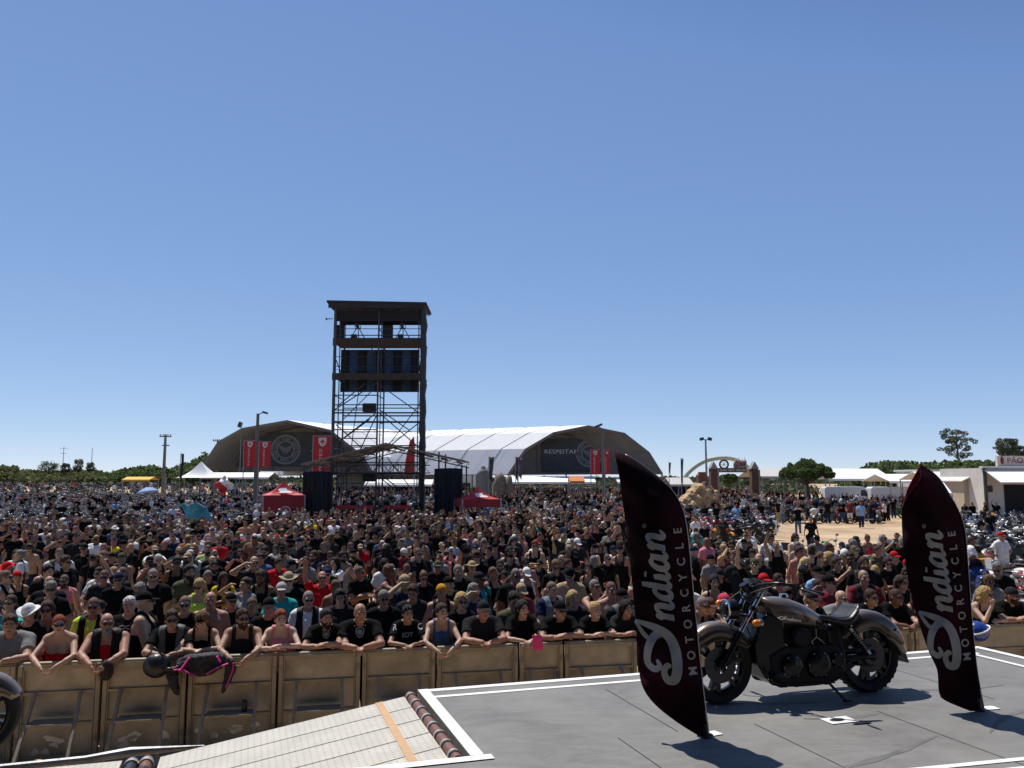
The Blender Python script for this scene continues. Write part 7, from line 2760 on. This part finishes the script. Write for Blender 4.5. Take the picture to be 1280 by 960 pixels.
# phones held up: things of their own
ph = MB().box((0, 0, 0), (.155, .009, .078)).mat(1).box((0, .0055, 0), (.145, .002, .07)).mesh('mobile_phone', [M_BLACK, mat('phone_glass', (.03, .035, .045), .08)])
for k, (o, lab) in enumerate(PHONES):
    q = link('mobile_phone', ph)
    M4 = Matrix.LocRotScale(o.location, o.rotation_euler, o.scale)
    q.location = M4 @ Vector((0, -.455, 1.60))
    q.rotation_euler = (R(-8), 0, o.rotation_euler.z)
    core = lab.replace(' holding up a phone', '').replace(' filming with a phone', '').replace(', ', ' ')
    for a_ in (' with ', ' in '):
        if len(core.split()) > 12 and a_ in core:
            i_ = core.index(a_)
            core = core[:i_] + ' ' + ' '.join(core[i_:].split()[2:])
    tag(q, ' '.join(('phone held by ' + core).split()[:16]), 'phone', 'phones held up in the crowd')

# ---------------------------------------------------------------- parked motorcycles
M_MB = mat('parked_moto_paint', (.02, .02, .02), .4, spec=.35, obj=True)
M_ME = mat('parked_moto_metal', (.085, .085, .09), .5, .4, var=.5, vscale=8)
M_MS = mat('parked_moto_screen', (.022, .025, .028), .35, spec=.25)
M_MR = mat('parked_moto_rubber', (.015, .015, .016), .8)
M_MC = mat('parked_moto_bright', (.40, .40, .41), .25, .8)
MOTO = {}


def moto_parts(kind):
    if kind in MOTO:
        return MOTO[kind]
    P = {}
    mb = MB()                                       # painted body: tank, fenders, side panels
    mb.ell((-.05, 0, .80), (.33, .15, .14), 12, 8, rot=(0, .12, 0))
    if kind == 'tourer':
        mb.ell((-.55, 0, .93), (.20, .30, .24), 12, 8, rot=(0, -.3, 0))
        for s in (-1, 1):
            mb.ell((.78, s * .27, .58), (.30, .13, .17), 10, 6)
        mb.box((.93, 0, .93), (.34, .46, .28))
    elif kind == 'sport':
        mb.ell((-.50, 0, .84), (.32, .20, .22), 12, 8, rot=(0, -.5, 0))
        mb.ell((-.2, 0, .48), (.45, .17, .25), 12, 8)
        mb.ell((.62, 0, .88), (.30, .11, .09), 10, 6, rot=(0, -.35, 0))
    else:
        mb.ell((.66, 0, .63), (.33, .11, .12), 10, 6)
        mb.ell((-.62, 0, .88), (.12, .12, .12), 10, 6)
    for cx in (-.76, .76):
        v = fender_mesh(cx, .31, .345, 25, 150, .15, .07, n=10)
        mb.add(v.v, v.f)
    P['body'] = mb.mesh('bodywork', [M_MB], smooth=50)
    mb = MB().ell((0, 0, .42), (.30, .20, .22), 10, 7).box((0, 0, .30), (.5, .26, .2)).tube([(-.76, .0, .31), (-.42, 0, .95)], .045, 6).tube([(.76, 0, .31), (.2, 0, .40)], .05, 6)
    for s in (-1, 1):
        mb.tube([(-.1, s * .16, .35), (.3, s * .2, .28), (1.0, s * .21, .34)], [.035, .045, .055], 8)
    P['engine'] = mb.mesh('engine', [M_ME], smooth=50)
    mb = MB().lathe([(.22, -.055), (.29, -.065), (.31, -.03), (.31, .03), (.29, .065), (.22, .055)], (0, 0, 0), 'y', 18, closed=True).mat(1)
    mb.lathe([(.21, -.03), (.22, .03)], (0, 0, 0), 'y', 18)
    for k in range(5):
        a = k * 2 * math.pi / 5
        mb.bar((0, 0, 0), (.21 * math.cos(a), 0, .21 * math.sin(a)), .035)
    P['wheel'] = mb.mesh('wheel', [M_MR, M_ME], smooth=40)
    mb = MB().ell((.28, 0, .78), (.30, .16, .07), 10, 6, rot=(0, .05, 0)).ell((.58, 0, .86), (.16, .14, .07), 10, 6)
    P['seat'] = mb.mesh('seat', [M_MR], smooth=50)
    mb = MB()
    for s in (-1, 1):
        mb.tube([(-.44, 0, .98), (-.40, s * .2, 1.05), (-.20, s * .38, 1.03)], .018, 6)
        mb.tube([(-.32, s * .34, 1.04), (-.36, s * .40, 1.18)], .010, 5)
        mb.ell((-.36, s * .41, 1.21), (.02, .07, .05), 8, 5)
    mb.ell((-.70, 0, .88), (.05, .09, .09), 10, 6)
    P['handlebar'] = mb.mesh('handlebar', [M_MC], smooth=50)
    mb = MB()
    h = {'tourer': .42, 'sport': .2, 'cruiser': 0}[kind]
    if h:
        mb.grid(lambda u, v: (-.62 + .16 * v + .08 * (2 * u - 1) ** 2, .19 * (2 * u - 1) * (1 - .45 * v * v), 1.0 + .8 * h * v), 6, 4)
        P['windscreen'] = mb.mesh('windscreen', [M_MS], smooth=50)
    MOTO[kind] = P
    return P


def park(x, y, rz, kind, col, label, group):
    P = moto_parts(kind)
    root = link('parked_motorcycle', None)
    root.empty_display_size = .1
    root.location = (x, y, rise(y))
    root.rotation_euler = (R(random.uniform(4, 9)), 0, rz)
    tag(root, label, 'motorcycle', group)
    for nm in ('body', 'engine', 'seat', 'handlebar', 'windscreen'):
        if nm in P:
            c = link({'body': 'bodywork'}.get(nm, nm), P[nm], root)
            c.color = (*col, 1)
    for cx in (-.76, .76):
        w = link('wheel', P['wheel'], root)
        w.location = (cx, 0, .31)
    PLACED.append((x, y))
    return root


MCOLS = [((.012, .012, .013), 48, 'black'), ((.05, .05, .055), 16, 'dark grey'), ((.30, .30, .31), 10, 'silver'), ((.60, .60, .58), 7, 'white'), ((.30, .015, .02), 7, 'red'), ((.02, .05, .18), 6, 'blue'), ((.04, .08, .045), 4, 'dark green'), ((.55, .25, .02), 2, 'orange')]
KINDS = [('tourer', 42), ('cruiser', 33), ('sport', 25)]
KW = {'tourer': 'touring motorcycle with windscreen', 'cruiser': 'low cruiser motorcycle', 'sport': 'faired sports motorcycle'}


def moto_pick():
    t = random.random() * sum(w for _, w, _ in MCOLS)
    for c, w, nm in MCOLS:
        t -= w
        if t <= 0:
            return c, nm
    return MCOLS[0][0], 'black'


ZONES = [  # pixel span, depth span, spacing across / in depth, where it stands
    (-30, 330, 40, 118, 1.05, 2.1, 'in the packed left field', .9),
    (-30, 560, 118, 205, 2.0, 5.5, 'in the packed left field', .9),
    (560, 860, 112, 150, 1.6, 4.0, 'in front of the right arched tent', .8),
    (330, 415, 55, 112, 1.15, 2.4, 'behind the red gazebo at the left', .75),
    (415, 545, 56, 112, 1.1, 2.3, 'behind the mixing desk', .9),
    (560, 700, 56, 112, 1.15, 2.4, 'in front of the statue and white tent', .75),
    (700, 850, 50, 112, 1.15, 2.4, 'in front of the right arched tent', .75),
    (850, 930, 44, 62, 1.1, 2.2, 'in front of the sand castle', .85),
    (895, 960, 68, 98, 1.1, 2.2, 'by the entrance gate', .85),
    (955, 1075, 64, 95, 1.1, 2.2, 'below the umbrella pine', .9),
    (1060, 1120, 72, 90, 1.2, 2.4, 'below the umbrella pine', .6),
    (950, 1125, 23, 33, 1.25, 2.2, 'at the near edge of the open sand', .5),
    (1130, 1330, 17.5, 58, 1.05, 2.0, 'in packed rows behind the right flag', .93),
]
cand = []
for (p0, p1, d0, d1, sx, sy, where, prob) in ZONES:
    d = d0
    rowa = 0
    while d < d1:
        x = (p0 - 640) / F * d
        while x < (p1 - 640) / F * d:
            x += sx * random.uniform(.85, 1.2) * (1 if d < 80 else 1.25)
            X, Y = x, d + random.uniform(-.3, .3)
            if random.random() < prob and free(X, Y, .75):
                cand.append((Y, X, random.choice((1.2, 1.9)) + random.gauss(0, .18) + (math.pi if random.random() < .2 else 0), where))
        d += sy * (1 if d < 80 else 1.4)
cand.sort()
NM = 280
for k, (Y, X, rz, where) in enumerate(cand[:NM]):
    kind = pick(KINDS)
    col, cn_ = moto_pick()
    if where.startswith('at the near edge') and k % 3 == 0:
        col, cn_ = (.10, .50, .05), 'bright green'
    park(X, Y, rz, kind, col, f'{cn_} {KW[kind]} parked {where}', 'motorcycles parked ' + where)
# the rest, farther off: one object
VV, CC, FF = [], [], []
base = 0
LODM = {}
for kind in KW:
    P = moto_parts(kind)
    vs, fs, cs = [], [], []
    for nm, cidx in (('body', 0), ('engine', 1), ('seat', 2), ('handlebar', 3), ('windscreen', 4), ('wheel', 2), ('wheel', 2)):
        if nm not in P:
            continue
        off = np.zeros(3)
        if nm == 'wheel':
            off = np.array((-.76 if len([c for c in cs if c == 'w']) == 0 else .76, 0, .31))
            cs.append('w')
        me_ = P[nm]
        v = np.zeros(len(me_.vertices) * 3, np.float32)
        me_.vertices.foreach_get('co', v)
        v = v.reshape(-1, 3) + off
        b0 = sum(len(q) for q, _ in vs)
        vs.append((v, cidx))
        fs += [[i + b0 for i in p_.vertices] for p_ in me_.polygons]
    LODM[kind] = (np.concatenate([q for q, _ in vs]), np.concatenate([np.full(len(q), c) for q, c in vs]), fs)
for (Y, X, rz, where) in cand[NM:]:
    kind = pick(KINDS)
    col, _ = moto_pick()
    v, ci, fs = LODM[kind]
    pal = np.array([col, (.14, .14, .15), (.015, .015, .016), (.30, .30, .31), (.03, .032, .035)])
    VV.append(v @ rotz(rz).T + np.array((X, Y, rise(Y))))
    CC.append(pal[ci])
    FF += [[i + base for i in f] for f in fs]
    base += len(v)
if VV:
    me = bpy.data.meshes.new('motorcycle_field')
    me.from_pydata(np.concatenate(VV).tolist(), [], FF)
    ca = me.color_attributes.new('tint', 'FLOAT_COLOR', 'POINT')
    cc = np.concatenate(CC)
    ca.data.foreach_set('color', np.concatenate([cc, np.ones((len(cc), 1))], 1).astype(np.float32).ravel())
    me.materials.append(mat('far_motorcycle_metal', (.1, .1, .1), .6, spec=.25, attr='tint'))
    o = link('motorcycle_field', me)
    tag(o, 'mass of far parked motorcycles glinting in the sun up to the tents', 'motorcycles', kind='stuff')
print('MOTOS', len(cand))
# the far crowd, past the three hundred that show largest: one mesh
SM = mat('far_crowd_figures', (.1, .1, .1), .9, spec=.12, attr='tint')


def lod(pose, body, h):
    f = figure(pose, body, h)
    V, Q, mi = f['skin']
    parts = []
    C = V[Q].mean(1)
    keep = (C[:, 2] > 1.36) | (np.abs(C[:, 0]) > .22) | (C[:, 1] < -.22)
    hm = np.array(f['head'])
    inv = np.linalg.inv(hm)
    lv = V @ inv[:3, :3].T + inv[:3, 3]
    hairv = (V[:, 2] > 1.42) & ((lv[:, 2] > .035 - .9 * np.clip(-lv[:, 1] - .0, -.2, .0)) & (lv[:, 2] > -.13)) & ((lv[:, 2] > .055) | (lv[:, 1] > .0)) & (np.abs(lv[:, 0]) < .13)
    parts.append((V, Q[keep], 0, hairv, (np.abs(lv[:, 2]) < .022) & (lv[:, 1] < -.05) & (np.abs(lv[:, 0]) < .08)))
    cv, cq = f['cloth']('tee')
    parts.append((cv, cq, 1, None, None))
    tv, tq = f['trousers'](False)
    parts.append((tv, tq, 2, None, None))
    return parts


LODS = {}
VV, QQ, CC = [], [], []
base = 0


def add_lod(x, y, rz, sc, key, cols, hatcol=None):
    global base
    if key not in LODS:
        LODS[key] = lod(*key)
    R3 = rotz(rz)
    for (V, Q, w, hairv, gl) in LODS[key]:
        P_ = (V @ R3.T) * sc + np.array((x, y, rise(y)))
        c = np.tile(np.array(cols[w]), (len(V), 1))
        if hairv is not None:
            c[hairv] = cols[3]
            if cols[4]:
                c[gl] = (.01, .01, .012)
        VV.append(P_)
        QQ.append(Q + base)
        CC.append(c)
        base += len(V)


def crowd_ok(x, y):
    px = 640 + F * x / y
    if not (-40 < px < 1320):
        return 0
    if px < 330:
        return 1 if y < 40 else .14 if y < 60 else .10 if y < 95 else 0
    if px < 600:
        return 1 if y < 49 else (.05 if 416 < px < 530 and y < 60 else .14) if y < 95 else .4 if y < 130 else 0
    if px < 780:
        return 1 if y < 46 else .16 if y < 80 else .4 if y < 130 else 0
    if px < 935:
        return .9 if y < 27 else .14 if y < 66 else .25 if y < 130 else 0
    if px < 1125:
        return .95 if y < 22.5 else .40 if y < 26 else .04 if y < 36 else .012 if y < 60 else .22 if y < 110 else 0
    return .9 if y < 16 else .12 if y < 60 else 0


ystart = min(yb(0) + .72 + 1.12 * (ROWS_END - 1), 40)
off = ystart - yb(0)
nfar = 0
while off < 118:
    off += 1.08 if off < 40 else 1.5
    y0 = yb(0) + off
    x = -.66 * y0
    while x < .66 * y0:
        x += random.uniform(.52, .82) + (random.uniform(.2, .9) if random.random() < .25 else 0)
        X, Y = x, y0 + YBS * x * max(0, 1 - off / 30) + random.uniform(-.5, .5)
        if random.random() > crowd_ok(X, Y) or not free(X, Y, .62):
            continue
        d = look()
        if d['body'] == 'heavy':
            pose = pick([('down', 6), ('crossed', 3)])
        elif d['body'] == 'woman':
            pose = pick([('down', 6), ('salute', 2)])
        else:
            pose = pick([('down', 5), ('salute', 2), ('raise', 1.3), ('phone', 1.3), ('crossed', 3)])
        h = .03 if Y < 29 else .042
        t = d['tops'][-1][1] if d['tops'] else d['skin']
        hc = d['haircol'] if d.get('hair') else d['skin']
        if 'hat' in d:
            hc = d['hatcol']
        add_lod(X, Y, .15 + random.gauss(0, .5) if Y < 50 else random.uniform(0, 6.28), random.uniform(.94, 1.05), (pose, d['body'], h), (tuple(c * .85 for c in d['skin']), t, random.choice([CHAR, NAVY, DEN, KHK, BLK]), hc, d['glasses']))
        nfar += 1
me = np_mesh('crowd', np.concatenate(VV), np.concatenate(QQ), [SM])
ca = me.color_attributes.new('tint', 'FLOAT_COLOR', 'POINT')
cc = np.concatenate(CC)
ca.data.foreach_set('color', np.concatenate([cc, np.ones((len(cc), 1))], 1).astype(np.float32).ravel())
o = link('crowd', me)
tag(o, 'dense far crowd of people in mostly dark clothes filling the ground up to the tower', 'crowd', kind='stuff')
print('PEOPLE', len(PLACED), 'FAR', nfar, 'verts', len(me.vertices), 'rows', ROWS_END)
